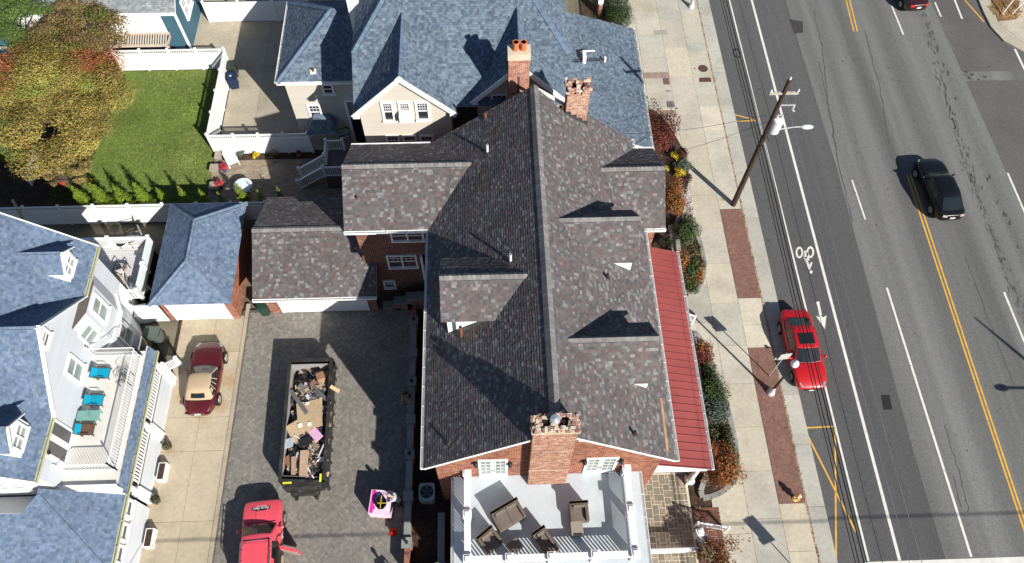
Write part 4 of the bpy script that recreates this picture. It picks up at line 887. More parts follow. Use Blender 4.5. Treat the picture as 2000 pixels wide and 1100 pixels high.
# terrace over the porch
tz=3.8
g=MB(); g.box(ex_+.02,-17.56,9.75,16.45,tz-.25,tz); g.build('terrace_floor',M('terrace_membrane',(.62,.60,.56),rough=.85,var=.06,dirt=((.5,.45,.38),1.2,.6,1.05)),H3)
pr_=[(-17.55,9.45,3.76),(-17.40,9.45,3.08),(-17.40,16.75,3.08),(-17.55,16.75,3.76)]; roof(H3,[pr_],(0,1,0),SH_PALE,'pent_shingles',th=.06); gutter(H3,(-17.42,9.45,3.08),(-17.42,16.75,3.08),(1,0,0),m=m_gut)
RL=thing('terrace_railing','thin white metal picket railing around the roof terrace of the white house','railing',(-18.2,10.3,tz))
for a,b in (((-20.1,10.4,tz),(-17.72,10.4,tz)),((-17.72,10.4,tz),(-17.72,16.2,tz)),((-17.72,16.2,tz),(-20.0,16.2,tz))): baluster_rail(RL,a,b,.95,(0,1),.14,.018,.045,.03,.05)
# lounge chairs and furniture on the terrace
m_turq=M('turquoise_sling',(.0,.27,.42),rough=.7,var=.08); m_brn=M('brown_frame',(.05,.03,.025),rough=.5)
def lounger(lbl,px,py,rz,slings):
    p=G(px,py,tz+.3); t=thing('sun_chair',lbl,'chair',(p.x,p.y,tz),rz,'sun chairs on the roof terrace')
    g=MB()
    for s in (-1,1):
        g.bar((-.55,s*.33,.3),(.28,s*.33,.34),.04); g.bar((-.55,s*.33,.3),(-.5,s*.33,0),.04); g.bar((.28,s*.33,.34),(.24,s*.33,0),.04); g.bar((.28,s*.33,.34),(.62,s*.33,.62),.04); g.bar((-.3,s*.36,.5),(.3,s*.36,.52),.05,.03); g.bar((-.3,s*.36,.5),(-.3,s*.36,.3),.03)
    g.bar((.62,-.33,.62),(.62,.33,.62),.04); g.bar((-.55,-.33,.3),(-.55,.33,.3),.04); g.build('frame',m_brn,t,local=True)
    g=MB(); g.slab([(-.54,-.3,.32),(.29,-.3,.36),(.29,.3,.36),(-.54,.3,.32)],.02); g.build('seat',slings[0],t,local=True); g=MB(); g.slab([(.3,-.3,.37),(.61,-.3,.63),(.61,.3,.63),(.3,.3,.37)],.02); g.build('backrest',slings[1],t,local=True); t.scale=(.70,.82,.75)
lounger('turquoise sling sun chair nearest the bay end of the white roof terrace',197,728,math.pi,(m_turq,m_turq))
lounger('turquoise sling sun chair between another chair and the green folding table on the terrace',184,781,math.pi,(m_turq,m_turq))
lounger('brown and turquoise sun chair beside the terrace doors',166,838,math.pi,(M('brown_sling',(.12,.07,.05),rough=.8),m_turq))
p=G(173,812,tz+.3); t_=thing('folding_table','pale green folding table between the sun chairs on the roof terrace','table',(p.x,p.y,tz)); m_gt=M('sea_green',(.17,.36,.32),rough=.5)
for s in (-1,1):
    g=MB(); g.box(p.x+s*.28-.26,p.x+s*.28+.26,p.y-.25,p.y+.25,tz+.30,tz+.33); g.build('tabletop',m_gt,t_)
for s in (-1,1):
    for q in (-1,1): g=MB(); g.bar((p.x+s*.5,p.y+q*.2,tz),(p.x+s*.45,p.y+q*.2,tz+.3),.025); g.build('leg',m_gt,t_)
p=G(242,738,tz+.4); t_=thing('metal_chair','black metal chair by the outer railing of the roof terrace','chair',(p.x,p.y,tz)); g=MB()
for s in (-1,1): g.tube([(p.x+.25,p.y+s*.28,tz),(p.x+.22,p.y+s*.28,tz+.42),(p.x+.2,p.y+s*.28,tz+.9),(p.x-.25,p.y+s*.28,tz+.62),(p.x-.28,p.y+s*.28,tz)],.018,6)
g.build('frame',m_black,t_); g=MB()
for k in range(7): g.bar((p.x-.24+k*.08,p.y-.28,tz+.43),(p.x-.24+k*.08,p.y+.28,tz+.43),.03,.012)
for k in range(5): g.bar((p.x+.21,p.y-.28+k*.14,tz+.45),(p.x+.2,p.y-.28+k*.14,tz+.9),.015)
g.build('seat',m_black,t_)
# porch below
px_=-17.58
siding(H3,[[(px_,9.7,0),(px_,16.6,0),(px_,16.6,1.5),(px_,9.7,1.5)]],(0,1,0),(.56,.585,.62),'skirting_boards')
g=MB(); g.box(-20.1,px_-.03,9.7,16.6,1.3,1.45,(.2,.2,.2)); g.build('porch_floor',mt_att,H3)
for y in (9.95,13.15,16.35):
    g=MB(); g.box(px_-.2,px_+.14,y-.22,y+.22,0,1.75); g.tube([(px_-.04,y,1.75),(px_-.04,y,3.0)],[.15,.13],12); g.build('porch_column',m_white,H3)
PB=thing('porch_balustrade','white porch balustrade under the terrace of the white house, facing the concrete driveway','railing',(px_,10,1.5))
baluster_rail(PB,(px_-.02,10.2,1.55),(px_-.02,12.9,1.55),.85,(),.16,.06,.13); baluster_rail(PB,(px_-.02,13.4,1.55),(px_-.02,16.1,1.55),.85,(),.16,.06,.13)
# sun room roof at the south end
SE_=(-17.42,5.9,3.1); hp=(-20.6,9.1,4.7)
s1=[(-17.42,5.9,3.1),(-17.42,9.4,3.1),(-20.6,9.4,4.7),hp]; s2=[(-25.5,5.9,3.1),SE_,hp,(-21.3,8.4,4.35),(-25.5,8.4,4.35)]
s2a=[(-25.5,5.9,3.1),SE_,(-19.92,8.4,4.35),(-25.5,8.4,4.35)]; s2b=[(-19.92,8.4,4.35),hp,(-21.3,8.4,4.35)]; roof(H3,[s1,s2a,s2b],[(0,1,0),(1,0,0),(1,0,0)],SH_PALE); caps(H3,SE_,hp,nrm(s1),nrm(s2),CBp,w=.13); gutter(H3,(-17.42,5.9,3.1),(-17.42,9.4,3.1),(1,0,0),m=m_gut)
g=MB(); g.box(-20.1,-17.45,9.42,9.62,3.1,3.95); g.box(-20.3,-17.5,9.4,9.7,3.95,4.0); g.build('parapet',m_white,H3)
g=MB(); g.prism([(-25,6.3),(px_,6.3),(px_,9.5),(-25,9.5)],0,3.05); g.build('sunroom_wall',m_white,H3)
for y in (9.0,7.9,6.9): window(H3,(px_+.012,y,2.35),(0,1,0),(1,0,0),.62,.75,1,None,'sunroom_window',fr=.1)
siding(H3,[[(px_+.01,6.3,0),(px_+.01,9.5,0),(px_+.01,9.5,1.7),(px_+.01,6.3,1.7)]],(0,1,0),(.56,.585,.62),'skirting_boards')
window(H3,(-22.0,9.585,4.6),(1,0,0),(0,-1,0),1.3,1.0,2,None,fr=.14,glass=m_glass2)
p=onP(52,716,lambda p:pf(p.x)); g=MB(); g.tube([p,p+Vector((-.1,0,.75))],.1,10,RS); g.lathe(p,[(.22,0),(.12,.08)],10,(.6,.55,.5)); g.build('vent_pipe',MATS['pvc'],H3)
# planters and bits along the porch foot
for px,py in ((314,920),(289,1050)):
    p=G(px,py,.5); g=MB(); g.box(p.x-.2,p.x+.2,p.y-.45,p.y+.45,0,.45); 
    t_=thing('window_planter','white box planter with dark soil against the porch, '+('nearer the parked convertible' if py<1000 else 'nearest the bottom left edge'),'planter',(p.x,p.y,0)); g.build('box',m_white,t_); g=MB(); g.box(p.x-.15,p.x+.15,p.y-.4,p.y+.4,.44,.46); g.build('soil',m_soil,t_)
for px,py,lb in ((326,871,'small dark shrub in the driveway edge between the porch columns'),(304,976,'small dry shrub at the foot of the south porch column')):
    p=G(px,py,.3); o=leaves('small_shrub',[(p.x,p.y,.3,.22,.22,.28,0)],260,.09,[(.06,.05,.03),(.09,.08,.04),(.05,.06,.025)],m_leaf); tag(o,lb,'shrub')
# ------------------------------------------------------------------ north deck of the white house
ND=thing('timber_deck','pale board deck with white railings between the white house and the blue-roofed garage','deck',(-21,22.5,0)); nz=1.15
m_bd=M('pale_deck_paint',(.55,.55,.55),rough=.7,var=.1,vs=1.5,stretch=(.5,8,1)); y=20.95
while y<24.3:
    g=MB(); g.box(-24.5,-19.75,y+.004,y+.15,nz-.04,nz+random.uniform(-.003,.003)); g.build('deck_board',m_bd,ND); y+=.158
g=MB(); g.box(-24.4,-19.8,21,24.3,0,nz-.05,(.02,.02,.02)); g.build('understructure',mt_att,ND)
m_cool=M('cool_white',(.66,.72,.72),rough=.5,var=.05)
baluster_rail(ND,(-24.3,24.35,nz),(-19.7,24.35,nz),.95,(.5,1),.13,.05,.16,.05,.16); baluster_rail(ND,(-19.65,24.3,nz),(-19.65,20.9,nz),.95,(.5,1),.12,.06,.2,.05,.16,m_cool); baluster_rail(ND,(-19.7,20.9,nz),(-20.15,20.9,nz),.95,(),.13,.05,.16)
def chair(px,py,z,rz,lbl,mat,grp=None,w=.55,d=.55,hh=.42,back=.5):
    p=G(px,py,z+.4); t=thing('patio_chair',lbl,'chair',(p.x,p.y,z),rz,grp)
    g=MB(); g.slab([(-w/2,-d/2,hh),(w/2,-d/2,hh),(w/2,d/2,hh),(-w/2,d/2,hh)],.06); g.build('seat',mat,t,local=True)
    g=MB(); g.slab([(-w/2,d/2,hh),(w/2,d/2,hh),(w/2,d/2+.15,hh+back),(-w/2,d/2+.15,hh+back)],.05); g.build('backrest',mat,t,local=True)
    for sx in (-1,1):
        for sy in (-1,1): g=MB(); g.bar((sx*(w/2-.03),sy*(d/2-.03),0),(sx*(w/2-.03),sy*(d/2-.03),hh),.035); g.build('leg',m_black,t,local=True)
        g=MB(); g.bar((sx*w/2,-d/2,hh+.2),(sx*w/2,d/2+.05,hh+.2),.05,.03); g.bar((sx*w/2,-d/2,hh),(sx*w/2,-d/2,hh+.2),.03); g.build('armrest',m_black,t,local=True)
    return t
m_cush=M('patterned_cushion',(.42,.38,.34),rough=.9,var=.5,vs=6,fine=.4)
chair(262,465,nz,R_(-60),'grey patterned cushioned chair in the far corner of the pale deck',m_cush,w=.75,d=.7); chair(236,527,nz,R_(170),'dark framed cushioned chair in the middle of the pale deck',m_cush,w=.6,d=.8,back=.6); chair(238,548,nz,R_(20),'patterned cushioned chair in shade at the near end of the pale deck',m_cush,w=.55,d=.5)
p=G(236,474,nz+.4); t_=thing('fire_bowl','round black bowl on a stand on the pale deck','fire bowl',(p.x,p.y,nz)); g=MB(); g.lathe((p.x,p.y,nz+.25),[(.05,0),(.2,.05),(.29,.17),(.27,.18),(.18,.1),(.0,.08)],18); g.build('bowl',m_black,t_); g=MB()
for k in range(3): g.bar((p.x+.2*math.cos(k*2.1),p.y+.2*math.sin(k*2.1),nz),(p.x+.15*math.cos(k*2.1),p.y+.15*math.sin(k*2.1),nz+.3),.025)
g.bar((p.x-.05,p.y+.1,nz+.3),(p.x-.18,p.y+.5,nz+.42),.03); g.build('stand',m_black,t_)
p=G(277,560,.6); g=MB(); g.tube([p,p+Vector((.25,-.05,.0)),p+Vector((.3,-.25,-.1)),p+Vector((.1,-.5,-.3))],.05,8); g.obox(p+Vector((.1,.1,0)),(.12,0,0),(0,.1,0),(0,0,.12)); tag(g.build('garden_hose_reel',m_white),'white coiled pipe fitting beside the near corner of the pale deck','hose')
# ------------------------------------------------------------------ white vinyl fences
def fence(lbl,a,b,h=1.83,n=4,lattice=True,gate=None):
    a=Vector((*a,0));b=Vector((*b,0)); t=thing('vinyl_fence',lbl,'fence',a,group='white vinyl fences of the back yards'); d=(b-a); u=d.normalized(); s=Vector((-u.y,u.x,0)); z=Vector((0,0,1)); L=d.length/n; hp=h-.36 if lattice else h-.06
    for i in range(n+1):
        p=a+u*L*i; g=MB(); g.obox(p+z*(h+.06)/2,u*.065,s*.065,z*(h+.06)/2); g.obox(p+z*(h+.08),u*.085,s*.085,z*.025); g.obox(p+z*(h+.12),u*.05,s*.05,z*.02); g.build('post',m_vinyl,t)
        if i<n:
            q=p+u*L/2; g=MB(); W=L/2-.07
            k=int(L/.16)
            for j in range(k):
                w_=(L-.14)/k; g.obox(p+u*(.07+w_*(j+.5))+z*(hp/2+.03),u*(w_/2-.003),s*(.018),z*(hp/2-.03))
            g.build('panel',m_vinyl,t)
            for zz_,tk in ((hp,.045),(.09,.05))+(((h-.03),.04),)*lattice: g=MB(); g.obox(q+z*zz_,u*W,s*(.03 if tk!=.04 else .035),z*tk); g.build('rail',m_vinyl,t)
            if lattice:
                k=int(L/.115); me=None
                for j in range(1,k):
                    pp=p+u*(L*j/k)
                    if me is None: g=MB(); g.obox((0,0,0),u*.022,s*.016,z*.15); o=g.build('picket',m_vinyl,t,local=True); me=o.data
                    else: o=bpy.data.objects.new('picket',me); COL.objects.link(o); o.parent=t
                    o.location=pp+z*(h-.2)-t.location
    return t
fence('white vinyl fence along the far side of the lawn, below the pergola',(-25.2,39.5),(-17.75,39.5),n=4)
fence('white vinyl fence between the lawn and the concrete yard with the bins',(-17.68,39.4),(-17.68,32.1),n=4)
fence('white vinyl fence between the concrete yard and the brick patio',(-17.6,32.02),(-11.4,32.02),n=4)
fence('long white vinyl fence behind the row of small conifers',(-29.6,26.85),(-13.4,26.85),n=8)
fence('short white vinyl fence between the two garages',(-13.35,26.8),(-13.2,24.4),n=1)
fence('tall white vinyl fence at the top, between the concrete yards',(-19.9,44.15),(-12.6,44.15),h=1.75,n=3,lattice=False)
g=MB(); p=G(28,398,1.9); g.bar(p+Vector((-.2,.3,0)),p+Vector((.55,-.9,-.4)),.15,.1); tag(g.build('timber_plank',m_wood),'pale timber plank leaning over the long white fence at the far left','plank')
# ------------------------------------------------------------------ blue house with pergola, top left
H4=thing('blue_house','teal blue sided house with white trim and a beige slatted pergola, at the top left','house',(-24,45,0))
X4,Y4=-20.75,41.3; BL=(.045,.115,.16)
siding(H4,[[(X4,Y4,0),(X4,Y4+16,0),(X4,Y4+16,3.55),(X4,Y4,3.55)]],(0,1,0),BL)
g=MB(); g.prism([(-36,Y4+.02),(X4-.02,Y4+.02),(X4-.02,Y4+16),(-36,Y4+16)],0,3.5); g.build('side_wall',M('teal_wall',BL,rough=.8,var=.06),H4)
g=MB(); g.box(X4-.1,X4+.03,Y4-.03,Y4+.14,0,3.55); g.build('corner_board',m_white,H4)
roof(H4,[[(-36,Y4-.2,3.55),(X4+.15,Y4-.2,3.55),(X4+.15,Y4+6,7.2),(-36,Y4+6,7.2)],[(X4+.15,Y4+12.2,3.55),(-36,Y4+12.2,3.55),(-36,Y4+6,7.2),(X4+.15,Y4+6,7.2)]],(1,0,0),[(.25,.27,.28),(.22,.24,.25),(.28,.30,.31),(.2,.215,.225)])
gutter(H4,(-36,Y4-.2,3.55),(X4+.15,Y4-.2,3.55),(0,-1,0))
xr4=X4-1.0
siding(H4,[[(-33,Y4-.04,1.75),(xr4,Y4-.04,1.75),(xr4,Y4-.04,3.5),(-33,Y4-.04,3.5)]],(1,0,0),(.78,.78,.77))
window(H4,(X4+.014,Y4+2.2,2.3),(0,1,0),(1,0,0),1.5,1.3,2,(2,2,0),fr=.14,glass=M('pale_glass',(.35,.37,.38),rough=.1)); window(H4,(X4+.014,Y4+4.6,2.7),(0,1,0),(1,0,0),1.4,1.2,2,(3,2,0),fr=.14,glass=MATS['pale_glass'])
m_bg=M('beige_paint',(.50,.43,.36),rough=.7,var=.06); g=MB(); g.box(-33,xr4+.1,Y4-.95,Y4-.85,1.3,1.48); g.box(-33,xr4+.1,Y4-.15,Y4-.05,1.62,1.78); g.box(xr4,xr4+.1,Y4-.95,Y4-.1,1.4,1.55); g.build('pergola_beam',m_bg,H4)
x=-31
while x<xr4:
    g=MB(); g.bar((x,Y4-.95,1.52),(x,Y4-.1,1.8),.07,.07); g.build('pergola_slat',m_bg,H4); x+=.17
for x in (-31,-28.6,-26.2,xr4-.1):
    g=MB(); g.box(x,x+.14,Y4-.97,Y4-.83,0,1.31); g.build('pergola_post',m_bg,H4)
g=MB(); g.box(-33,xr4,Y4-.9,Y4-.02,0,.5,(.03,.03,.04)); g.build('porch_base',mt_att,H4)
# ------------------------------------------------------------------ low wall beside the driveway, condenser
YWL=thing('yard_wall','low brick yard wall with blue-grey capstones and square piers between the driveway and brick house','wall',(-4.45,12,0)); m_cap=M('capstone',(.23,.25,.235),rough=.85,var=.12,vs=2,fine=.1)
xw=G(802,960).x; wh=.95
ywA,ywB=5.9,20.0
g=MB(); g.box(xw-.12,xw+.12,ywA,ywB,0,wh-.06); g.box(xw,G(862,1050,wh).x,ywA-.12,ywA+.12,0,wh-.06); g.box(G(862,1000,wh).x-.12,G(862,1000,wh).x+.12,ywA,8.6,0,wh-.06); g.build('wall',m_brickpat,YWL)
ps=[G(px,py,wh+.1).y for px,py in ((812,625),(810,688),(808,745),(806,818),(804,887),(802,968),(797,1060))]
for a,b in zip(ps[1:],ps[:-1]):
    n=max(1,round((b-a-.5)/1.1)); L=(b-a-.5)/n
    for i in range(n): g=MB(); g.box(xw-.17,xw+.17,a+.25+L*i+.004,a+.25+L*(i+1)-.004,wh-.06,wh+random.uniform(-.003,.004)); g.build('capstone',m_cap,YWL)
for i,y in enumerate(ps):
    g=MB(); g.box(xw-.2,xw+.2,y-.2,y+.2,0,wh+.06); g.build('pier',m_brickpat,YWL); g=MB(); g.box(xw-.25,xw+.25,y-.25,y+.25,wh+.06,wh+.13); g.build('pier_cap',m_cap,YWL)
    if i in (0,2,4,6): g=MB(); g.lathe((xw,y,wh+.13),[(.08,0),(.03,.05),(.03,.12),(.09,.14),(.09,.24),(.02,.32)],8); g.build('pier_lamp',m_black,YWL)
x2=G(862,1000,wh).x
g=MB(); g.box(xw+.2,x2-.2,ywA-.17,ywA+.17,wh-.06,wh); g.build('capstone',m_cap,YWL); g=MB(); g.box(x2-.17,x2+.17,ywA+.3,8.6,wh-.06,wh); g.build('capstone',m_cap,YWL); g=MB(); g.box(x2-.25,x2+.25,ywA-.25,ywA+.35,0,wh+.12); g.build('pier_cap',m_cap,YWL)
g=MB(); g.prism([(xw+.1,1),(-1.7,1),(-1.7,20.4),(xw+.1,20.4)],-.1,.02); bed=g.build('gravel_bed',m_soil,kind='structure')
n=5000; P=np.c_[rng.uniform(xw+.15,-2.2,n),rng.uniform(6,20,n)]
leaves('gravel',[(xw+.9,6.5+i*.7,.03,.75,.4,.03) for i in range(19)],5000,.06,[(.06,.05,.045),(.09,.075,.065),(.035,.03,.03),(.12,.10,.09)],m_leaf,bed,'stuff',flat=2,aspect=1.1)
AC=thing('air_conditioner','grey round-cornered air conditioner with fan grille on the gravel behind the yard wall','air conditioner',tuple(G(836,968,.0)));c=AC.location
def rrect(cx,cy,w,d,r,k=4):
    o=[]
    for sx,sy,a0 in ((1,1,0),(-1,1,90),(-1,-1,180),(1,-1,270)):
        for i in range(k+1): a=R_(a0+90*i/k); o.append((cx+sx*(w-r)+r*math.cos(a),cy+sy*(d-r)+r*math.sin(a)))
    return o
g=MB(); g.prism(rrect(c.x,c.y,.4,.44,.15),.02,.78); g.build('casing',M('ac_grey',(.36,.40,.41),rough=.5,var=.06),AC); g=MB(); g.tube([(c.x,c.y,.74),(c.x,c.y,.788)],.33,20); g.build('fan_well',m_black,AC)
for k in range(5):
    a=k*1.257; g=MB(); g.slab([(c.x,c.y,.79),(c.x+.28*math.cos(a),c.y+.28*math.sin(a),.795),(c.x+.28*math.cos(a+.6),c.y+.28*math.sin(a+.6),.80)],.008); g.build('fan_blade',M('fan_grey',(.10,.11,.12),rough=.4),AC)
# ------------------------------------------------------------------ vehicles
m_tyre=M('tyre',(.015,.015,.015),rough=.85); m_rim=M('alloy',(.55,.56,.58),rough=.3,metal=.8); m_carglass=M('car_glass',(.012,.016,.018),rough=.04,var=0,spec=.8); m_chrome=M('chrome',(.7,.7,.7),rough=.15,metal=1); m_lens=M('headlight_lens',(.30,.31,.32),rough=.1,spec=.8); m_tail=M('tail_lens',(.30,.01,.01),rough=.2,spec=.6); m_plate=M('plate',(.7,.7,.66),rough=.5)
def car(name,lbl,cat,loc,head,L,W,H,paint,cab,hoodz,shz,roofmat=None,sunroof=False,front_plate=True,taillit=None,deckz=None,boxy=0,rnd=.95,end=.70,rwin=.9):
    """local x forward; cab = (windscreen base, roof front, roof rear, rear glass base) as x from the front bumper, metres back"""
    t=thing(name,lbl,cat,loc,head); f=L/2
    xs=[0,.1,.35,.8,1.3,cab[0],cab[1],cab[2],cab[3],L-.45,L-.12,L]
    deckz=deckz or hoodz+.06
    st=[]
    for x in xs:
        u=min(x,L-x); k=min(1,(u/rnd)); hwid=W/2*(end+(1-end)*math.sqrt(max(0,1-(1-k)**2))) if boxy==0 else W/2*(.86+.14*math.sqrt(max(0,1-(1-min(1,u/.5))**2)))
        front=x<L/2; top=(hoodz if front else deckz); 
        drop=max(0,1-u/.9); top=top-(.27 if front else .16)*drop**2*(1 if boxy==0 else .6)
        low=.22+.14*max(0,1-u/.4)
        sh=min(shz,top-.03)
        st.append((f-x,hwid,low,sh,top))
    g=MB(); prof=lambda hw,low,sh,top:[(0,top+.02),(hw*.45,top+.012),(hw*.80,top-.01),(hw*.95,sh),(hw,sh-.12),(hw*.985,low+.18),(hw*.94,low),(0,low)]
    R=[]
    for x,hw,low,sh,top in st:
        p=prof(hw,low,sh,top); ring=[(x,y,z) for y,z in p]+[(x,-y,z) for y,z in p[-2:0:-1]]; R.append(len(g.v)); g.v+=ring
    n=14
    for a,b in zip(R[:-1],R[1:]):
        for j in range(n): g.f.append((a+j,b+j,b+(j+1)%n,a+(j+1)%n)); g.c.append((1,1,1)); g.m.append(0)
    g.f.append(tuple(R[0]+j for j in range(n))); g.f.append(tuple(R[-1]+j for j in range(n))[::-1]); g.c+=[(1,1,1)]*2; g.m+=[0]*2
    b=g.build('body',paint,t,smooth=True,local=True)
    sm=b.modifiers.new('subsurf','SUBSURF'); sm.levels=2; sm.render_levels=2
    # cabin
    hw=W/2; zb=shz-.03; rz=H; c0,c1,c2,c3=[f-x for x in cab]
    wb,wr=hw*.90,hw*.70 if boxy==0 else hw*.76
    lower=[(c0,wb*.93,hoodz-.02),(c1-.15,wb,zb),(c2+.1,wb,zb),(c3,wb*.9,deckz-.02)]; upper=[(c1,wr*.96,rz-.03),(c1-.25,wr,rz),(c2+.25,wr,rz),(c2,wr*.93,rz-.04)]
    g=MB()
    for s in (1,-1):
        for i in range(3):
            P=[(lower[i][0],s*lower[i][1],lower[i][2]),(upper[i][0],s*upper[i][1],upper[i][2]),(upper[i+1][0],s*upper[i+1][1],upper[i+1][2]),(lower[i+1][0],s*lower[i+1][1],lower[i+1][2])]
            g.face(P if s>0 else P[::-1])
    ws=lambda i,k:[(q[i][0]+(.06 if k==0 else 0)*(1-abs(v)),q[i][1]*v,q[i][2]+.03*(1-v*v)) for q in (lower,) for v in (-1,-.33,.33,1)]
    def xrow(q,v,bul,bz): return (q[0]+bul*(1-v*v),q[1]*v,q[2]+bz*(1-v*v))
    vs_=(-1,-.5,0,.5,1)
    rows=[(lower[0],.12,.0),(upper[0],.05,.035),(upper[1],0,.045),(upper[2],0,.045),(upper[3],-.05,.03),(lower[3],-.1,0)]
    pan={}
    for i in range(5):
        for j in range(4):
            A=xrow(rows[i][0],vs_[j],*rows[i][1:]);B=xrow(rows[i][0],vs_[j+1],*rows[i][1:]);C_=xrow(rows[i+1][0],vs_[j+1],*rows[i+1][1:]);D=xrow(rows[i+1][0],vs_[j],*rows[i+1][1:])
            P=[Vector(q) for q in (A,B,C_,D)]
            if newell(P).z<0: P=P[::-1]
            g.face(P); pan.setdefault(i,[]).append(P)
    cb=g.build('cabin',roofmat or paint,t,local=True); bm_=bmesh.new(); bm_.from_mesh(cb.data); bmesh.ops.remove_doubles(bm_,verts=bm_.verts,dist=.0005); bmesh.ops.recalc_face_normals(bm_,faces=bm_.faces); bm_.to_mesh(cb.data); bm_.free(); bv=cb.modifiers.new('bevel','BEVEL'); bv.width=.07 if rwin>.6 else .12; bv.segments=3; bv.limit_method='ANGLE'; bv.angle_limit=R_(22); cb.data.shade_smooth()
    def glass(nm,quad,inset=.07,mat=m_carglass,up=.012):
        Q=[Vector(q) for q in quad]; c=sum(Q,Vector())/len(Q); n_=newell(Q)
        if n_.dot(c-Vector((c.x if abs(c.y)>.3 else 0,0,.6)))<0: n_=-n_
        o=[q+(c-q)*inset+n_*up for q in Q]; 
        if newell(o).dot(n_)<0: o=o[::-1]
        gg=MB(); gg.face(o); return gg.build(nm,mat,t,local=True)
    def sheet(nm,i,ins,mat=m_carglass):
        q0,q1=rows[i],rows[i+1]; gg=MB(); ts=(.08,.94) if ins>.6 else (.3,.72)
        for j in range(4):
            pts=[]
            for tt,v in ((ts[0],vs_[j]*ins),(ts[0],vs_[j+1]*ins),(ts[1],vs_[j+1]*ins),(ts[1],vs_[j]*ins)):
                a=Vector(xrow(q0[0],v,*q0[1:])); b_=Vector(xrow(q1[0],v,*q1[1:])); pts.append(a.lerp(b_,tt))
            n_=newell(pts)
            if n_.z<0: pts=pts[::-1]; n_=-n_
            gg.face([q+n_*.012 for q in pts])
        return gg.build(nm,mat,t,local=True)
    sheet('windscreen',0,.93); sheet('rear_window',4,rwin)
    for s in (1,-1):
        for i,(fa,fb) in enumerate(((.12,.98),(.02,.47),(.53,.98),(.02,.8))):
            k=(0,1,1,2)[i]; l0,l1,u0,u1=Vector(lower[k]),Vector(lower[k+1]),Vector(upper[k]),Vector(upper[k+1])
            q=[l0.lerp(l1,fa),u0.lerp(u1,fa),u0.lerp(u1,fb),l0.lerp(l1,fb)]; q=[Vector((p.x,p.y*s,p.z)) for p in q]
            if i in(1,2) or boxy==0:
                c=sum(q,Vector())/4; n_=newell(q); n_=n_ if n_.y*s>0 else -n_; o=[p+(c-p)*.12+n_*.01 for p in q]; gg=MB(); gg.face(o if newell(o).dot(n_)>0 else o[::-1]); gg.build('side_window',m_carglass,t,local=True)
        g=MB(); g.blob((c0-.25,s*(hw+.09),shz+.08),.09,.11,.075,8,6); g.bar((c0-.25,s*(hw-.08),shz+.04),(c0-.25,s*(hw+.05),shz+.06),.05,.03); g.build('mirror',paint,t,smooth=True,local=True)
        for xw_ in (f-.88,-f+.95):
            g=MB(); y0=s*(hw-.2); y1=s*(hw+.012); g.tube([(xw_,y0,.33),(xw_,y1,.33)],.335,20); wl=g.build('wheel',m_tyre,t,local=True)
            g=MB(); g.tube([(xw_,s*(hw-.02),.33),(xw_,s*(hw+.02),.33)],[.235,.21],16)
            g.build('rim',m_rim,wl,local=True)
            g=MB(); 
            for k in range(12):
                a=R_(-10+200*k/12);b_=R_(-10+200*(k+1)/12); r0,r1=.335,.385
                P=[(xw_+r0*math.cos(a),s*(hw+.004),.33+r0*math.sin(a)),(xw_+r1*math.cos(a),s*(hw+.004),.33+r1*math.sin(a)),(xw_+r1*math.cos(b_),s*(hw+.004),.33+r1*math.sin(b_)),(xw_+r0*math.cos(b_),s*(hw+.004),.33+r0*math.sin(b_))]; g.face(P if s<0 else P[::-1])
            g.build('wheel_arch',m_black,t,local=True)
        g=MB(); g.obox((f-.22,s*hw*.63,hoodz-.22),Vector((.12,s*-.07,-.05)),Vector((.03,s*.09,0)),Vector((.02,0,.035))); g.build('headlight',m_lens,t,smooth=False,local=True)
        g=MB(); g.obox((-f+.075,s*hw*.58,deckz-.20),Vector((.05,s*-.02,0)),Vector((.03,s*.13,0)),Vector((0,0,.06))); g.build('tail_light',taillit or m_tail,t,local=True)
    g=MB(); g.box(-f-.015,-f+.02,-.16,.16,.62,.74); g.build('number_plate',m_plate,t,local=True)
    g=MB(); g.box(f-.06,f+.015,-.45,.45,.44,.58); g.build('grille',m_black,t,local=True)
    if front_plate: g=MB(); g.box(f+.0,f+.03,-.15,.15,.4,.5); g.build('number_plate',m_plate,t,local=True)
    # shut lines: bonnet and boot edges as thin recess strips
    g=MB(); 
    for x0,z0,wd in ((c0+.1,hoodz+.012,hw*1.5),(c3-.06,deckz+.012,hw*1.4)): g=MB(); g.obox((x0,0,z0),(.008,0,0),(0,wd/2,0),(0,0,.012)); g.build('shut_line',m_black,t,local=True)
    if sunroof:
        g=MB(); xm_=(c1+c2)/2+.12; g.slab([(xm_-.33,-.42,rz+.047),(xm_+.33,-.42,rz+.047),(xm_+.33,.42,rz+.047),(xm_-.33,.42,rz+.047)],.03); g.build('sunroof',m_carglass,t,local=True)
    return t
def paint(nm,c): return M(nm,c,rough=.35,var=.06,vs=1.2,coat=.8,spec=.5)
def carpos(front,rear,z=.5): 
    a=G(*front,z);b=G(*rear,z); d=a-b; return ((a.x+b.x)/2,(a.y+b.y)/2,0),math.atan2(d.y,d.x),d.length
lc,hd_,L_=carpos((1587,751),(1551,612),.6); car('parked_car','bright red sedan with sunroof parked at the kerb under the black cables','car',(lc[0],lc[1],ZR),hd_,4.75,1.8,1.42,paint('red_paint',(.46,.008,.012)),(1.45,2.15,3.35,4.05),.93,.93,sunroof=True)
lc,hd_,L_=carpos((1815,320),(1856,414),.6); car('moving_car','black sedan driving away on the road beside the yellow centre lines','car',(lc[0],lc[1],ZR),hd_,4.6,1.8,1.45,M('black_paint',(.006,.006,.008),rough=.3,var=.03,coat=.25,spec=.35),(1.4,2.0,3.45,4.15),.98,.96,taillit=M('pale_tail',(.55,.45,.45),rough=.2))
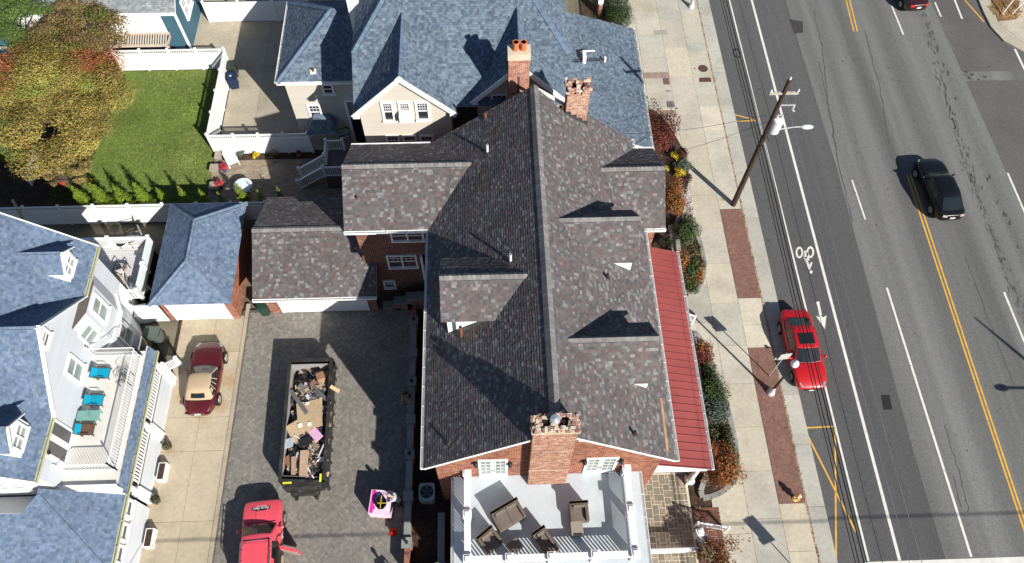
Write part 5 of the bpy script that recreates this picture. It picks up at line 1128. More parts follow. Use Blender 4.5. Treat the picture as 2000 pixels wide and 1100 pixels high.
a=G(1797,14,.6); car('moving_car','dark maroon sedan with lit brake light, cut off by the top edge','car',(a.x-.35,a.y+2.3,ZR),R_(97),4.7,1.8,1.45,paint('dark_maroon_paint',(.03,.008,.01)),(1.4,2.0,3.45,4.15),.98,.96,taillit=M('lit_tail',(.75,.03,.02),rough=.2))
lc,hd_,L_=carpos((410,684),(391,796),.5); car('convertible','dark maroon convertible with tan soft top parked on the concrete driveway','car',lc,hd_,4.25,1.78,1.28,paint('maroon_paint',(.085,.008,.012)),(1.6,2.2,3.05,3.5),.86,.86,roofmat=M('tan_canvas',(.44,.33,.22),rough=.95,var=.06),taillit=M('dark_tail',(.07,.006,.01),rough=.3),rnd=1.6,end=.5,rwin=.55)
# coral red sport utility vehicle with roof rails and an open rear door
pk=paint('coral_red_paint',(.74,.085,.115)); LS=4.85; a=G(514,977,.85); hd_=R_(94.5)
PK=car('sport_utility_vehicle','coral red utility vehicle with roof rails and one open door on the paved driveway','car',(a.x-LS/2*math.cos(hd_),a.y-LS/2*math.sin(hd_),0),hd_,LS,1.9,1.74,pk,(1.22,1.86,4.3,4.65),1.06,1.06,boxy=1,front_plate=False)
f=LS/2; x0,x1=f-2.15,-f+.35; Hc=1.80
g=MB(); P1=rrect((x0+x1)/2,0,(x0-x1)/2,.66,.14); P2=rrect((x0+x1)/2,0,(x0-x1)/2-.06,.60,.12)
for i in range(len(P1)):
    j=(i+1)%len(P1); g.face([(*P1[i],Hc-.05),(*P1[j],Hc-.05),(*P2[j],Hc),(*P2[i],Hc)])
g.face([(*p,Hc) for p in P2]); g.build('roof_panel',pk,PK,local=True)
for k in range(7): g=MB(); g.box(x1+.1,x0-.1,-.45+.15*k-.006,-.45+.15*k+.006,Hc,Hc+.006); g.build('roof_rib',pk,PK,local=True)
for s in (-1,1):
    g=MB(); g.tube([(x0+.02,s*.66,Hc-.04),(x0-.06,s*.68,Hc+.08),(x1+.3,s*.68,Hc+.08),(x1+.2,s*.66,Hc-.04)],.026,8); g.build('roof_rail',m_chrome,PK,smooth=True,local=True)
    for k in range(4): g=MB(); g.bar((x0-.3-k*.5,s*.68,Hc-.05),(x0-.3-k*.5,s*.68,Hc+.08),.04); g.build('rail_foot',m_black,PK,local=True)
g=MB(); g.tube([(x0+.03,-.58,Hc-.0),(x0+.05,0,Hc+.0),(x0+.03,.58,Hc-.0)],.02,8); g.build('front_trim',m_chrome,PK,local=True)
g=MB(); g.obox((f-.72,0,1.075),(.16,0,-.012),(0,.24,0),(0,0,.022)); g.build('hood_scoop',pk,PK,local=True)
g=MB(); g.obox((f-.38,.03,1.005),(.14,0,-.055),(0,.42,0),(0,0,.014)); db=g.build('hood_decal',m_black,PK,local=True)
def text(parent,s,loc,rz,size,mat,rx=0,name='lettering',ry=0):
    c=bpy.data.curves.new(name,'FONT'); c.body=s; c.size=size; c.align_x='CENTER'; c.align_y='CENTER'; c.extrude=.002; c.offset=.006; o0=bpy.data.objects.new('tmp',c); COL.objects.link(o0)
    dg=bpy.context.evaluated_depsgraph_get(); me=bpy.data.meshes.new_from_object(o0.evaluated_get(dg)); bpy.data.objects.remove(o0); me.materials.clear(); me.materials.append(mat)
    o=bpy.data.objects.new(name,me); COL.objects.link(o); o.parent=parent; o.location=loc; o.rotation_euler=(rx,ry,rz); return o
for w_,xx,zz0,sz in (('Apex East',f-.43,1.044,.19),('ROOFING',f-.29,.992,.095)):
    o=text(db,w_,(xx,.03,zz0),0,sz,m_white); o.rotation_euler=Matrix(((0,1,0),(-1,0,0),(0,0,1))).transposed().to_euler(); o.rotation_euler=(Matrix.Rotation(R_(21),3,'Y')@Matrix.Rotation(R_(90),3,'Z')).to_euler()
text(PK,'Apex East',(.35,-.965,.78),0,.24,m_white,R_(90)); text(PK,'ROOFING',(.35,-.965,.58),0,.13,m_white,R_(90))
hinge=Vector((f-2.42,-.95,0)); dd=Vector((-.32,-1,0)).normalized(); nn=Vector((-dd.y,dd.x,0))
g=MB(); g.obox(hinge+dd*.44+Vector((0,0,.72)),dd*.44,nn*.055,(0,0,.36)); dr=g.build('door',pk,PK,local=True)
sn=-1 if nn.x>0 else 1
g=MB(); g.obox(hinge+dd*.44+Vector((0,0,.72))+nn*sn*.062,dd*.40,nn*.01,(0,0,.32)); g.build('door_lining',M('door_lining',(.35,.33,.30),rough=.8),dr,local=True)
g=MB(); g.bar(hinge+dd*.03+Vector((0,0,1.06)),hinge+dd*.12+Vector((0,0,1.6)),.06,.05); g.bar(hinge+dd*.12+Vector((0,0,1.6)),hinge+dd*.82+Vector((0,0,1.56)),.06,.05); g.bar(hinge+dd*.82+Vector((0,0,1.56)),hinge+dd*.88+Vector((0,0,1.06)),.06,.05); g.build('window_frame',pk,dr,local=True)
g=MB(); g.obox((f-2.95,-.90,.95),(.46,0,0),(0,.075,0),(0,0,.5)); g.build('door_opening',m_black,PK,local=True); g=MB(); g.obox((f-2.95,-.93,.72),(.22,0,0),(0,.1,0),(0,0,.1)); g.build('seat',M('tan_seat',(.45,.33,.2),rough=.9),PK,local=True)
# ------------------------------------------------------------------ roll-off dumpster
dz=1.55; c0,c1,c2,c3=G(566,703,dz),G(647,701,dz),G(632,941,dz),G(546,938,dz)
DU=thing('dumpster','long black open-topped roll-off dumpster full of roofing debris on the paved driveway','dumpster',tuple(((c0+c2)/2).xy)+(0,))
cx=[c0,c1,c2,c3]; ins=.12
ctr=(c0+c1+c2+c3)/4
m_dump=M('dumpster_paint',(.028,.028,.026),rough=.6,var=.35,vs=1.5,fine=.25,dirt=((.12,.10,.09),3,.55,.9)); m_dumpin=M('dumpster_inside',(.30,.29,.285),rough=.9,var=.3,vs=2,dirt=((.25,.22,.2),2,.5,.8))
def off(p,k,z): q=p+(ctr-p)*k; return (q.x,q.y,z)
g=MB()
for i in range(4):
    a,b=cx[i],cx[(i+1)%4]; d=(b-a).normalized(); n_=Vector((-d.y,d.x,0)); 
    if n_.dot(ctr-a)<0: n_=-n_
    k=.09*1
    g.obox(((a+b)/2-n_*-.03).xy.to_3d()+Vector((0,0,.85)),d*((b-a).length/2-.02),n_*.03,(0,0,.68))
    g.obox(((a+b)/2).xy.to_3d()+Vector((0,0,dz-.05)),d*((b-a).length/2+.03),n_*.075,(0,0,.06))
    m_=int((b-a).length/.62)
    for j in range(m_+1):
        p=a+(b-a)*j/m_; g.obox(Vector((p.x,p.y,.82))-n_*.04,d*.05,n_*.045,(0,0,.68))
g.build('body',m_dump,DU)
g=MB(); g.face([off(p,.02,.25) for p in cx][::-1]); 
for i in range(4):
    a,b=cx[i],cx[(i+1)%4]; P=[off(a,.075,.2),off(b,.075,.2),off(b,.075,dz-.06),off(a,.075,dz-.06)]
    if newell([Vector(p) for p in P]).dot(ctr-a)<0: P=P[::-1]
    g.face(P)
g.build('inside_lining',m_dumpin,DU)
s_=(c3+c2)/2; e_=(c0+c1)/2; ax=(s_-e_).normalized(); wx_=Vector((-ax.y,ax.x,0))
g=MB(); g.obox(Vector((s_.x,s_.y,.95))+ax*.16,wx_*.95,ax*.1,(0,0,.5)); g.obox(Vector((s_.x,s_.y,.55))+ax*.33,wx_*.7,ax*.12,(0,0,.2)); 
for s in (-1,1): g.tube([Vector((s_.x,s_.y,.2))+ax*.35+wx_*s*.5,Vector((s_.x,s_.y,.2))+ax*.6+wx_*s*.5],.09,8)
g.build('door_end',m_dump,DU)
for s,q in ((-.7,(.82,.75,.02)),(.92,(.82,.75,.02))):
    g=MB(); o_=Vector((s_.x,s_.y,dz+.012))+wx_*s+ax*(.06 if s<0 else -.1); g.obox(o_,wx_*(.22 if s<0 else .05),ax*(.045 if s<0 else .2),(0,0,.006)); g.build('reflector',M('safety_yellow',(.75,.68,.03),rough=.5),DU)
g=MB()
for k in range(6): g.tube([c1+Vector((.06,-.3-k*.12,-.25-.1*(k%2))),c1+Vector((.2,-.35-k*.13,-.35)),c1+Vector((.12,-.45-k*.12,-.6))],.02,5)
g.build('tarp_chain',m_black,DU)
def inD(u,v,z):   # u along long axis 0 far..1 near, v across 0..1
    a=c0.lerp(c3,u); b=c1.lerp(c2,u); q=a.lerp(b,v); return Vector((q.x,q.y,z))
g=MB(); pal=[(.05,.05,.05),(.03,.03,.032),(.10,.10,.10),(.30,.20,.13),(.40,.29,.19),(.08,.09,.09),(.22,.15,.11),(.5,.46,.42),(.035,.04,.045),(.16,.09,.07),(.46,.35,.24),(.34,.25,.17),(.42,.41,.40)]
for i in range(1700):
    u=random.uniform(.03,.97); v=random.uniform(.13,.96); hgt=.95+.34*math.exp(-((v-.55)/.34)**2)*(1 if u>.2 else .3)+random.uniform(-.12,.14)
    if u<.2: hgt-=.3
    p=inD(u,v,hgt); a=random.uniform(0,6.28); l=random.choice([.08,.12,.2,.3,.45]); w_=l*random.uniform(.25,.8); U=Vector((math.cos(a),math.sin(a),random.gauss(0,.3))).normalized(); V=U.cross(Vector((random.gauss(0,.25),random.gauss(0,.25),1))).normalized()
    g.obox(p,U*l/2,V*w_/2,U.cross(V)*random.uniform(.005,.03),random.choice(pal) if random.random()<.97 else random.choice([(.5,.05,.3),(.6,.35,.55),(.75,.75,.75)]))
deb=g.build('debris',mt_att,kind='stuff'); tag(deb,'heap of torn shingles, scraps and rubble filling the black dumpster','debris')
def board(nm,lbl,cat,u,v,z,l,w_,a,col,tilt=(0,0),th=.015):
    p=inD(u,v,z+.2); a+=math.atan2(ax.y,ax.x); U=Vector((math.cos(a),math.sin(a),tilt[0])).normalized(); V=Vector((-math.sin(a),math.cos(a),tilt[1])).normalized(); g=MB(); g.obox(p,U*l/2,V*w_/2,U.cross(V).normalized()*th,col); tag(g.build(nm,mt_att),lbl,cat)
CBD=(.46,.34,.21)
board('plywood_sheet','largest tan sheet of board in the dumpster, its far end near the grey planks','board',.47,.56,1.28,1.5,1.25,.15,CBD,(.02,.05)); board('plywood_sheet','tan sheet of board below the largest one, reaching the left side of the dumpster','board',.58,.38,1.22,1.0,1.3,.5,(.44,.33,.21),(-.05,.06)); board('plywood_sheet','narrow tan board at the right side of the large board sheet','board',.44,.74,1.24,1.5,.45,.05,(.50,.38,.24),(.03,-.1))
board('grey_plank','long grey weathered plank lying across the far part of the dumpster, nearest the left wall','plank',.36,.28,1.22,1.7,.22,.62,(.14,.14,.14),(.1,0),.03); board('grey_plank','grey weathered plank next to the board sheets in the far part of the dumpster','plank',.30,.5,1.2,1.6,.28,.7,(.17,.17,.17),(.05,.1),.03); board('grey_plank','short grey weathered plank near the right wall of the dumpster','plank',.27,.72,1.15,1.2,.2,.75,(.12,.12,.125),(.1,.1),.03)
board('cardboard_box','long tan cardboard box at the near end of the dumpster','box',.86,.52,1.27,1.25,.38,.02,(.46,.32,.22),(0,.05),.12); board('cardboard_box','narrow tan cardboard box beside the longest box at the near end','box',.88,.28,1.22,.9,.2,.08,(.40,.28,.19),(0,.1),.08); board('cardboard_box','brown cardboard box in the far right corner of the dumpster','box',.14,.75,1.1,.42,.4,.3,(.36,.19,.10),(.1,.1),.15); board('cardboard_box','reddish brown cardboard piece by the left wall near the dumpster door','box',.84,.14,1.1,.6,.35,.5,(.34,.17,.09),(.2,.2),.03)
board('pink_wrapper','crumpled pale pink plastic wrapper in the middle of the debris','wrapper',.63,.74,1.27,.7,.45,.7,(.72,.42,.60),(.1,.2),.03); board('plastic_sheet','pale blue-white plastic sheet by the left wall of the dumpster','sheet',.70,.12,1.2,.5,.45,.1,(.55,.60,.66),(.1,.3)); board('white_trim','thin white trim strip near the dumpster door','strip',.93,.68,1.26,.7,.06,.55,(.78,.78,.77),(.05,0)); board('white_trim','thin white trim strip leaning at the right wall of the dumpster','strip',.76,.90,1.35,.75,.06,-.3,(.74,.74,.73),(.2,0)); board('white_trim','white trim strip crossing the debris left of the black case','strip',.66,.34,1.26,.5,.05,.9,(.74,.74,.73),(0,0)); board('black_case','black ribbed plastic case with tan strips among the debris','case',.69,.52,1.3,.4,.6,.35,(.015,.015,.017),(0,.1),.05)
board('white_scrap','small white square scrap on the lower board sheet, nearer the left wall','scrap',.56,.36,1.30,.2,.22,.3,(.75,.75,.74)); board('white_scrap','small white square scrap on the lower board sheet, at its right side','scrap',.55,.58,1.32,.2,.2,.1,(.7,.7,.69)); board('white_scrap','small white scrap on the far end of the board sheets','scrap',.38,.5,1.34,.12,.2,.2,(.74,.74,.73))
p=G(654,760,1.5); g=MB(); g.obox(p,(.22,-.12,-.1),(.05,.08,.02),(0,0,.02),CBD); tag(g.build('wood_offcut',mt_att),'tan wood offcut sticking out over the right side of the dumpster','offcut')
# ------------------------------------------------------------------ pink insulation stack, cone, people
p0=G(743,981,1.0); PKT=thing('insulation_stack','pink and white wrapped stack of roofing material on the paved driveway','stack',(p0.x,p0.y,0)); m_pink=M('pale_pink_wrap',(.78,.58,.68),rough=.5,var=.15,vs=3); m_mag=M('magenta_print',(.65,.03,.32),rough=.5,var=.2)
a=R_(-6); U=Vector((math.cos(a),math.sin(a),0)); V=Vector((-math.sin(a),math.cos(a),0)); P=Vector((p0.x,p0.y,0)); hs=1.05
g=MB(); g.obox(P+Vector((0,0,hs/2+.1)),U*.52,V*.58,(0,0,hs/2-.1)); g.build('bundle',m_pink,PKT)
g=MB(); g.obox(P-U*.38+Vector((0,0,hs+.003)),U*.09,V*.56,(0,0,.006)); 
for k in range(3): g.obox(P-U*.3+V*(-.3+.3*k)+Vector((0,0,hs+.004)),U*.08,V*.09,(0,0,.007))
g.build('print',m_mag,PKT)
g=MB(); 
for k in range(5): g.obox(P+U*(-.1+.1*k)+V*.42+Vector((0,0,hs+.004)),U*.03,V*.06,(0,0,.006))
g.build('small_print',M('purple_print',(.35,.22,.42),rough=.5),PKT)
g=MB(); 
for k in range(4): g.obox(P+Vector((0,0,.06))+U*(-.42+.28*k),U*.06,V*.58,(0,0,.06))
g.build('pallet',m_wood,PKT)
t_=thing('black_tub','black open tub with yellow straps on top of the pink stack','tub',(P.x,P.y,hs)); pl=[(P.x+.04+.29*math.cos(i*.785+.4),P.y-.05+.34*math.sin(i*.785+.4)) for i in range(8)]
g=MB(); 
for i in range(8):
    a_,b_=pl[i],pl[(i+1)%8]; g.face([(a_[0],a_[1],hs+.01),(b_[0],b_[1],hs+.01),(b_[0],b_[1],hs+.2),(a_[0],a_[1],hs+.2)]); g.face([(a_[0],a_[1],hs+.2),(b_[0],b_[1],hs+.2),(b_[0],b_[1],hs+.01),(a_[0],a_[1],hs+.01)])
g.face([(q[0],q[1],hs+.03) for q in pl]); g.build('tub',m_black,t_); g=MB(); g.bar((P.x+.04,P.y-.35,hs+.21),(P.x+.08,P.y+.25,hs+.21),.03,.01); g.bar((P.x-.1,P.y-.1,hs+.21),(P.x+.3,P.y-.12,hs+.21),.03,.01); g.build('strap',M('yellow_strap',(.7,.6,.05),rough=.6),t_)
p=G(767,1038,.2); t_=thing('traffic_cone','small bright red cone on the driveway at the edge of the shade','cone',(p.x,p.y,0)); g=MB(); g.lathe((p.x,p.y,.03),[(.14,0),(.02,.42)],14); g.build('cone',M('cone_red',(.75,.03,.01),rough=.5),t_); g=MB(); g.box(p.x-.17,p.x+.17,p.y-.17,p.y+.17,0,.035); g.build('base',MATS['cone_red'],t_)
m_skin=M('skin',(.42,.25,.17),rough=.6,var=.05)
def skinned(name,J,E,mat,parent,root=0,sub=2):
    me=bpy.data.meshes.new(name); me.from_pydata([j[0] for j in J],E,[]); o=bpy.data.objects.new(name,me); COL.objects.link(o); o.parent=parent; me.materials.append(mat)
    md=o.modifiers.new('skin','SKIN'); 
    if not me.skin_vertices: 
        bpy.context.view_layer.objects.active=o; bpy.ops.mesh.customdata_skin_add()
    for i,j in enumerate(J): me.skin_vertices[0].data[i].radius=j[1] if isinstance(j[1],tuple) else (j[1],j[1]); me.skin_vertices[0].data[i].use_root=(i==root)
    s=o.modifiers.new('subsurf','SUBSURF'); s.levels=sub; s.render_levels=sub; md.use_smooth_shade=True; return o
def person(lbl,x,y,rz,shirt,trou,hair,bend=.2,arms=((.25,-.1),(.25,-.1)),step=.12,grp=None,z=0):
    """standing or bending figure, local +y is forward"""
    t=thing('person',lbl,'person',(x,y,z),rz,grp)
    b=bend; hip=Vector((0,-.06*b*2,.93)); sp=lambda d:hip+Vector((0,math.sin(b)*d,math.cos(b)*d))
    ch=sp(.30); nk=sp(.52); hd=sp(.58)+Vector((0,.04,.02)); tp=sp(.72)+Vector((0,.06,.02))
    J=[(hip,(.15,.11)),(sp(.15),(.135,.10)),(ch,(.17,.115)),(nk,.055),(hd,.075),(tp,.085)]; E=[(0,1),(1,2),(2,3),(3,4),(4,5)]
    for s,(fw,dn) in zip((-1,1),arms):
        sh=sp(.46)+Vector((s*.19,0,0)); el=sh+Vector((s*.05,fw*.5,-.27)); wr=el+Vector((-s*.04,fw*.9,-.24+dn)); k=len(J)
        J+=[(sh,.055),(el,.042),(wr,.03)]; E+=[(2,k),(k,k+1),(k+1,k+2)]
        pm_=wr+(wr-el).normalized()*.08; J.append((pm_,(.035,.018))); E.append((k+2,k+3))
        for q in range(4): J.append((pm_+(wr-el).normalized()*(.075-.01*abs(q-1))+Vector((.018*(q-1.5),.01,-.01)),.009)); E.append((k+3,len(J)-1))
        J.append((wr+(wr-el).normalized()*.06+Vector((-s*.045,.02,0)),.010)); E.append((k+2,len(J)-1))
    for s in (-1,1):
        h_=hip+Vector((s*.09,0,-.06)); kn=Vector((s*.1,s*step*.6+.03,.50)); an=Vector((s*.11,s*step-.03,.09)); to=an+Vector((s*.02,.17,-.05)); k=len(J)
        J+=[(h_,.095),(kn,.062),(an,.042),(to,(.042,.03))]; E+=[(0,k),(k,k+1),(k+1,k+2),(k+2,k+3)]
    skinned('body',J,E,m_skin,t)
    Js=[(hip+Vector((0,0,.05)),(.165,.125)),(sp(.16),(.155,.115)),(ch,(.185,.13)),(sp(.47),(.09,.075))]; Es=[(0,1),(1,2),(2,3)]
    for s,(fw,dn) in zip((-1,1),arms):
        sh=sp(.46)+Vector((s*.19,0,0)); el=sh+Vector((s*.05,fw*.5,-.27)); k=len(Js); Js+=[(sh,.07),(sh.lerp(el,.75),.058)]; Es+=[(2,k),(k,k+1)]
    skinned('shirt',Js,Es,shirt,t)
    Jt=[(hip+Vector((0,0,.06)),(.16,.12))]; Et=[]
    for s in (-1,1):
        h_=hip+Vector((s*.09,0,-.06)); kn=Vector((s*.1,s*step*.6+.03,.50)); an=Vector((s*.11,s*step-.03,.11)); k=len(Jt); Jt+=[(h_,.11),(kn,.078),(an,.062)]; Et+=[(0,k),(k,k+1),(k+1,k+2)]
    skinned('trousers',Jt,Et,trou,t)
    g=MB(); g.blob(sp(.70)+Vector((0,.03,.035)),.095,.105,.105,12,8); g.build('hair',hair,t,smooth=True,local=True)
    hc_=sp(.655)+Vector((0,.055,.0))
    g=MB(); g.blob(hc_+Vector((0,.085,.0)),.014,.025,.02,6,4); [g.blob(hc_+Vector((s*.085,0,0)),.012,.02,.03,6,4) for s in (-1,1)]; g.build('nose_and_ears',m_skin,t,smooth=True,local=True)
    g=MB(); [g.blob(hc_+Vector((s*.03,.08,.025)),.011,.008,.008,6,4) for s in (-1,1)]; g.box(-.022,.022,hc_.y+.078,hc_.y+.088,hc_.z-.045,hc_.z-.038); g.build('eyes_and_mouth',m_dark,t,local=True)
    for s in (-1,1): g=MB(); g.blob((s*.12,s*step+.05,.05),.05,.14,.05,8,5); g.build('shoe',m_dark,t,smooth=True,local=True)
    return t
m_gsh=M('grey_cloth',(.42,.43,.45),rough=.9,var=.2,vs=4); m_dsh=M('dark_cloth',(.06,.045,.06),rough=.9,var=.2,vs=4); m_tan=M('tan_cloth',(.42,.29,.17),rough=.9,var=.15,vs=4); m_hair=M('dark_hair',(.015,.012,.01),rough=.6); m_jean=M('jean_cloth',(.05,.06,.09),rough=.9); m_hat=M('grey_cap',(.35,.35,.36),rough=.8)
p=G(779,975,.6); person('person in a grey top bending over the right side of the pink stack',p.x,p.y-.1,R_(75),m_gsh,m_jean,m_hat,.75,((.5,.1),(.5,.1)))
p=G(803,778,.9); person('person in a dark top and tan trousers standing in the shade by the yard wall',p.x-.15,p.y+.1,R_(150),m_dsh,m_tan,m_hair,.15)
p=G(727,1073)-Vector((math.cos(SAZ),math.sin(SAZ),0))*2.7; person('person standing on the driveway just below the bottom edge, casting a shadow',p.x,p.y,R_(30),m_dsh,m_jean,m_hair,.08)
# ------------------------------------------------------------------ furniture on the upper deck
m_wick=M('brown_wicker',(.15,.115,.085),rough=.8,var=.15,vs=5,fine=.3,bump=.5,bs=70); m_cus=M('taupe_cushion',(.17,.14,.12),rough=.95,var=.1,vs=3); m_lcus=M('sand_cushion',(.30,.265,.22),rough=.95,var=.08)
def seat_piece(nm,lbl,cat,px,py,rz,w,d,bh=.78,grp='brown wicker furniture on the upper deck',n=1,footstool=False):
    p=G(px,py,DZ+.4); t=thing(nm,lbl,cat,(p.x,p.y,DZ),rz,grp)
    g=MB(); g.box(-w/2,w/2,-d/2,d/2,.06,.30); g.build('base',m_wick,t,local=True)
    if footstool:
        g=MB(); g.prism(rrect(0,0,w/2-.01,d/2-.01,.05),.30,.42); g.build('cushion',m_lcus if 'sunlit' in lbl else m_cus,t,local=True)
    else:
        g=MB(); g.box(-w/2,-w/2+.13,-d/2,d/2,.30,.60); g.build('armrest',m_wick,t,local=True); g=MB(); g.box(w/2-.13,w/2,-d/2,d/2,.30,.60); g.build('armrest',m_wick,t,local=True)
        g=MB(); g.slab([(-w/2,d/2-.12,bh),(w/2,d/2-.12,bh),(w/2,d/2+.04,bh),(-w/2,d/2+.04,bh)],.05); g.obox((0,d/2-.03,(bh+.3)/2),(w/2,0,0),(0,.05,0),(0,0,(bh-.3)/2)); g.build('backrest',m_wick,t,local=True)
        cw=(w-.28)/n
        for i in range(n):
            x=-w/2+.14+cw*(i+.5); g=MB(); g.prism(rrect(x,-.05,cw/2-.01,d/2-.07,.05),.30,.43); g.build('cushion',m_cus,t,local=True)
            g=MB(); g.obox((x,d/2-.16,.60),(cw/2-.02,0,0),(0,.06,.02),(0,-.05,.17)); g.build('back_cushion',m_cus,t,local=True)
    for sx in (-1,1):
        for sy in (-1,1): g=MB(); g.box(sx*(w/2-.06)-.025,sx*(w/2-.06)+.025,sy*(d/2-.06)-.025,sy*(d/2-.06)+.025,0,.06); g.build('foot',m_black,t,local=True)
    return t
seat_piece('wicker_sofa','brown wicker two-seat sofa turned slightly on the sunlit middle of the upper deck','sofa',993,1007,R_(28),1.35,.85,n=2)
seat_piece('wicker_armchair','brown wicker armchair behind the sand coloured footstool, on the right of the upper deck','armchair',1131,1001,R_(2),.82,.8)
seat_piece('footstool','sunlit wicker footstool with sand coloured cushion in front of the right-hand armchair','footstool',1127,1032,R_(2),.55,.62,footstool=True)
seat_piece('wicker_armchair','brown wicker armchair half in shade by the left railing, beside the square table','armchair',957,1056,R_(38),.85,.8)
seat_piece('side_table','dark square wicker table in the railing shade between two armchairs','table',1005,1066,R_(35),.56,.5,footstool=True)
seat_piece('wicker_armchair','long dark wicker chaise by the south railing, half in shade, right of the square table','armchair',1065,1060,R_(32),.66,1.15)
# ------------------------------------------------------------------ stone patio, brick walk, rails by the street door
PTS=bpy.data.objects.new('stone_patio',None); COL.objects.link(PTS); PTS['kind']='structure'; PTS.location=(8,7,0)
fx0,fx1,fy0,fy1=6.25,9.75,3.4,10.45; c=.17; nx,nyy=int((fx1-fx0)/c),int((fy1-fy0)/c); used=set(); m_flag=M('flagstone',attr=True,rough=.9,var=.15,vs=3,fine=.1)
g=MB(); g.box(fx0,fx1,fy0,fy1,-.1,.010,(.62,.55,.42)); g.build('mortar_bed',mt_att,PTS)
FP=[(.24,.205,.15),(.27,.23,.17),(.215,.19,.14),(.29,.245,.18),(.20,.175,.135)]; meshes={}
for j in range(nyy):
    for i in range(nx):
        if (i,j) in used: continue
        opts=[(2,2),(2,2),(3,2),(2,3),(2,1),(1,2),(1,1)]; random.shuffle(opts); opts.append((1,1))
        for a_,b_ in opts:
            cells=[(i+u,j+v) for u in range(a_) for v in range(b_)]
            if all(q not in used and q[0]<nx and q[1]<nyy for q in cells): break
        used.update(cells); k=(a_,b_,random.randrange(5)); pos=(fx0+c*(i+a_/2),fy0+c*(j+b_/2),0)
        if k not in meshes:
            g=MB(); wx2,wy2=c*a_/2-.02,c*b_/2-.02; g.prism([(-wx2,-wy2+.01),(-wx2+.01,-wy2),(wx2,-wy2),(wx2,wy2),(-wx2,wy2)],0,.022,FP[k[2]]); o=g.build('flagstone',m_flag,PTS,local=True); meshes[k]=o.data
        else: o=bpy.data.objects.new('flagstone',meshes[k]); COL.objects.link(o); o.parent=PTS
        o.location=Vector(pos)-PTS.location+Vector((0,0,random.uniform(-.004,.004)))
bx0_,bx1_=9.75,G(1410,1030).x
g=MB(); g.box(bx0_,bx1_,5.0,G(1380,991).y,-.1,.0,(.33,.26,.2)); wb=g.build('walk_mortar',mt_att,kind='structure'); g=MB()
tiles(g,[[(bx0_+.02,5.0,0),(bx1_-.3,5.0,0),(bx1_-.3,G(1380,991).y,0),(bx0_+.02,G(1380,991).y,0)]],(1,0,0),.10,.23,.02,[(.21,.085,.06),(.25,.10,.07),(.18,.075,.06)],'paver',gap=.022,off=0); tiles(g,[[(bx1_-.28,5.0,0),(bx1_,5.0,0),(bx1_,G(1380,991).y,0),(bx1_-.28,G(1380,991).y,0)]],(1,0,0),.1,.28,.02,[(.2,.08,.06),(.17,.07,.05)],'paver',gap=.02,off=0); b_=g.build('walk_bricks',m_brick,wb,'stuff')
def handrail(lbl,a,b,n,h0=.9):
    t=thing('handrail',lbl,'handrail',(a.x,a.y,0)); g=MB(); g.bar(a,b,.07,.05); g.build('top_rail',m_vinyl,t); z=Vector((0,0,-.6)); g=MB(); g.bar(a+z,b+z,.05,.05); g.build('bottom_rail',m_vinyl,t)
    for i in range(1,n): p=a.lerp(b,i/n); g=MB(); g.bar(p,p+z,.028); g.build('baluster',m_vinyl,t)
    for p in (a,b): g=MB(); g.box(p.x-.05,p.x+.05,p.y-.05,p.y+.05,0,p.z+.08); g.build('post',m_vinyl,t)
handrail('white sloping handrail beside the brick walk and orange shrub at the bottom',G(1364,1021,.95),G(1424,1031,.75),13); handrail('small white handrail beside the red porch roof, at the street entrance',G(1342,613,1.1),G(1358,618,.9),6)
t_=thing('patio_railing','white railing with square post at the south edge of the stone patio','railing',(6.3,4.9,0)); pq=G(1378,1072,1.0); baluster_rail(t_,(6.62,pq.y,.1),(pq.x,pq.y,.1),.85,(1,),.12,.05,.2,.06,.3); baluster_rail(t_,(pq.x,pq.y,.1),(pq.x-.15,pq.y+.75,.1),.85,(1,),.12,.05,.2,.06,.28)
# ------------------------------------------------------------------ planting beds
def bed(poly_px,name='planting_bed',stone=True,hgt=.16,cols=((.27,.265,.25),(.24,.235,.22),(.30,.29,.275))):
    P=[G(*p,hgt) for p in poly_px]; pts=[]
    for i in range(len(P)):  # smooth the outline
        a,b,c,d=P[i-1],P[i],P[(i+1)%len(P)],P[(i+2)%len(P)]
        for k in range(5):
            s=k/5; pts.append(.5*((2*b)+(c-a)*s+(2*a-5*b+4*c-d)*s*s+(3*b-a-3*c+d)*s**3))
    t=bpy.data.objects.new(name,None); COL.objects.link(t); t['kind']='structure'; t.location=(pts[0].x,pts[0].y,0)
    g=MB(); g.prism([(p.x,p.y) for p in pts],0,hgt-.04); g.build('mulch',m_soil,t)
    if stone:
        acc=0; last=pts[0]
        i=0
        ring=pts+[pts[0]]; L=[0]
        for a,b in zip(ring[:-1],ring[1:]): L.append(L[-1]+(b-a).length)
        n=int(L[-1]/.42)
        def at(s):
            s%=L[-1]
            for k in range(len(L)-1):
                if L[k]<=s<=L[k+1]: return ring[k].lerp(ring[k+1],(s-L[k])/max(1e-6,L[k+1]-L[k]))
        for i in range(n):
            a,b=at(L[-1]*i/n),at(L[-1]*(i+1)/n); d=(b-a).normalized(); s_=Vector((-d.y,d.x,0)); c_=random.choice(cols); g=MB()
            g.obox(((a+b)/2).xy.to_3d()+Vector((0,0,hgt/2+random.uniform(-.006,.006))),d*((b-a).length/2-.006),s_*.13,(0,0,hgt/2),c_); g.build('edging_stone',m_conc,t)
    return t
bed([(1322,432),(1343,430),(1365,465),(1376,520),(1366,560),(1342,572),(1330,520)]); bed([(1356,655),(1372,668),(1400,735),(1425,810),(1440,890),(1436,935),(1408,962),(1368,968),(1385,900),(1372,780)])
bed([(1266,215),(1300,235),(1338,300),(1345,345),(1332,420),(1300,430),(1282,300)],stone=False,hgt=.08)
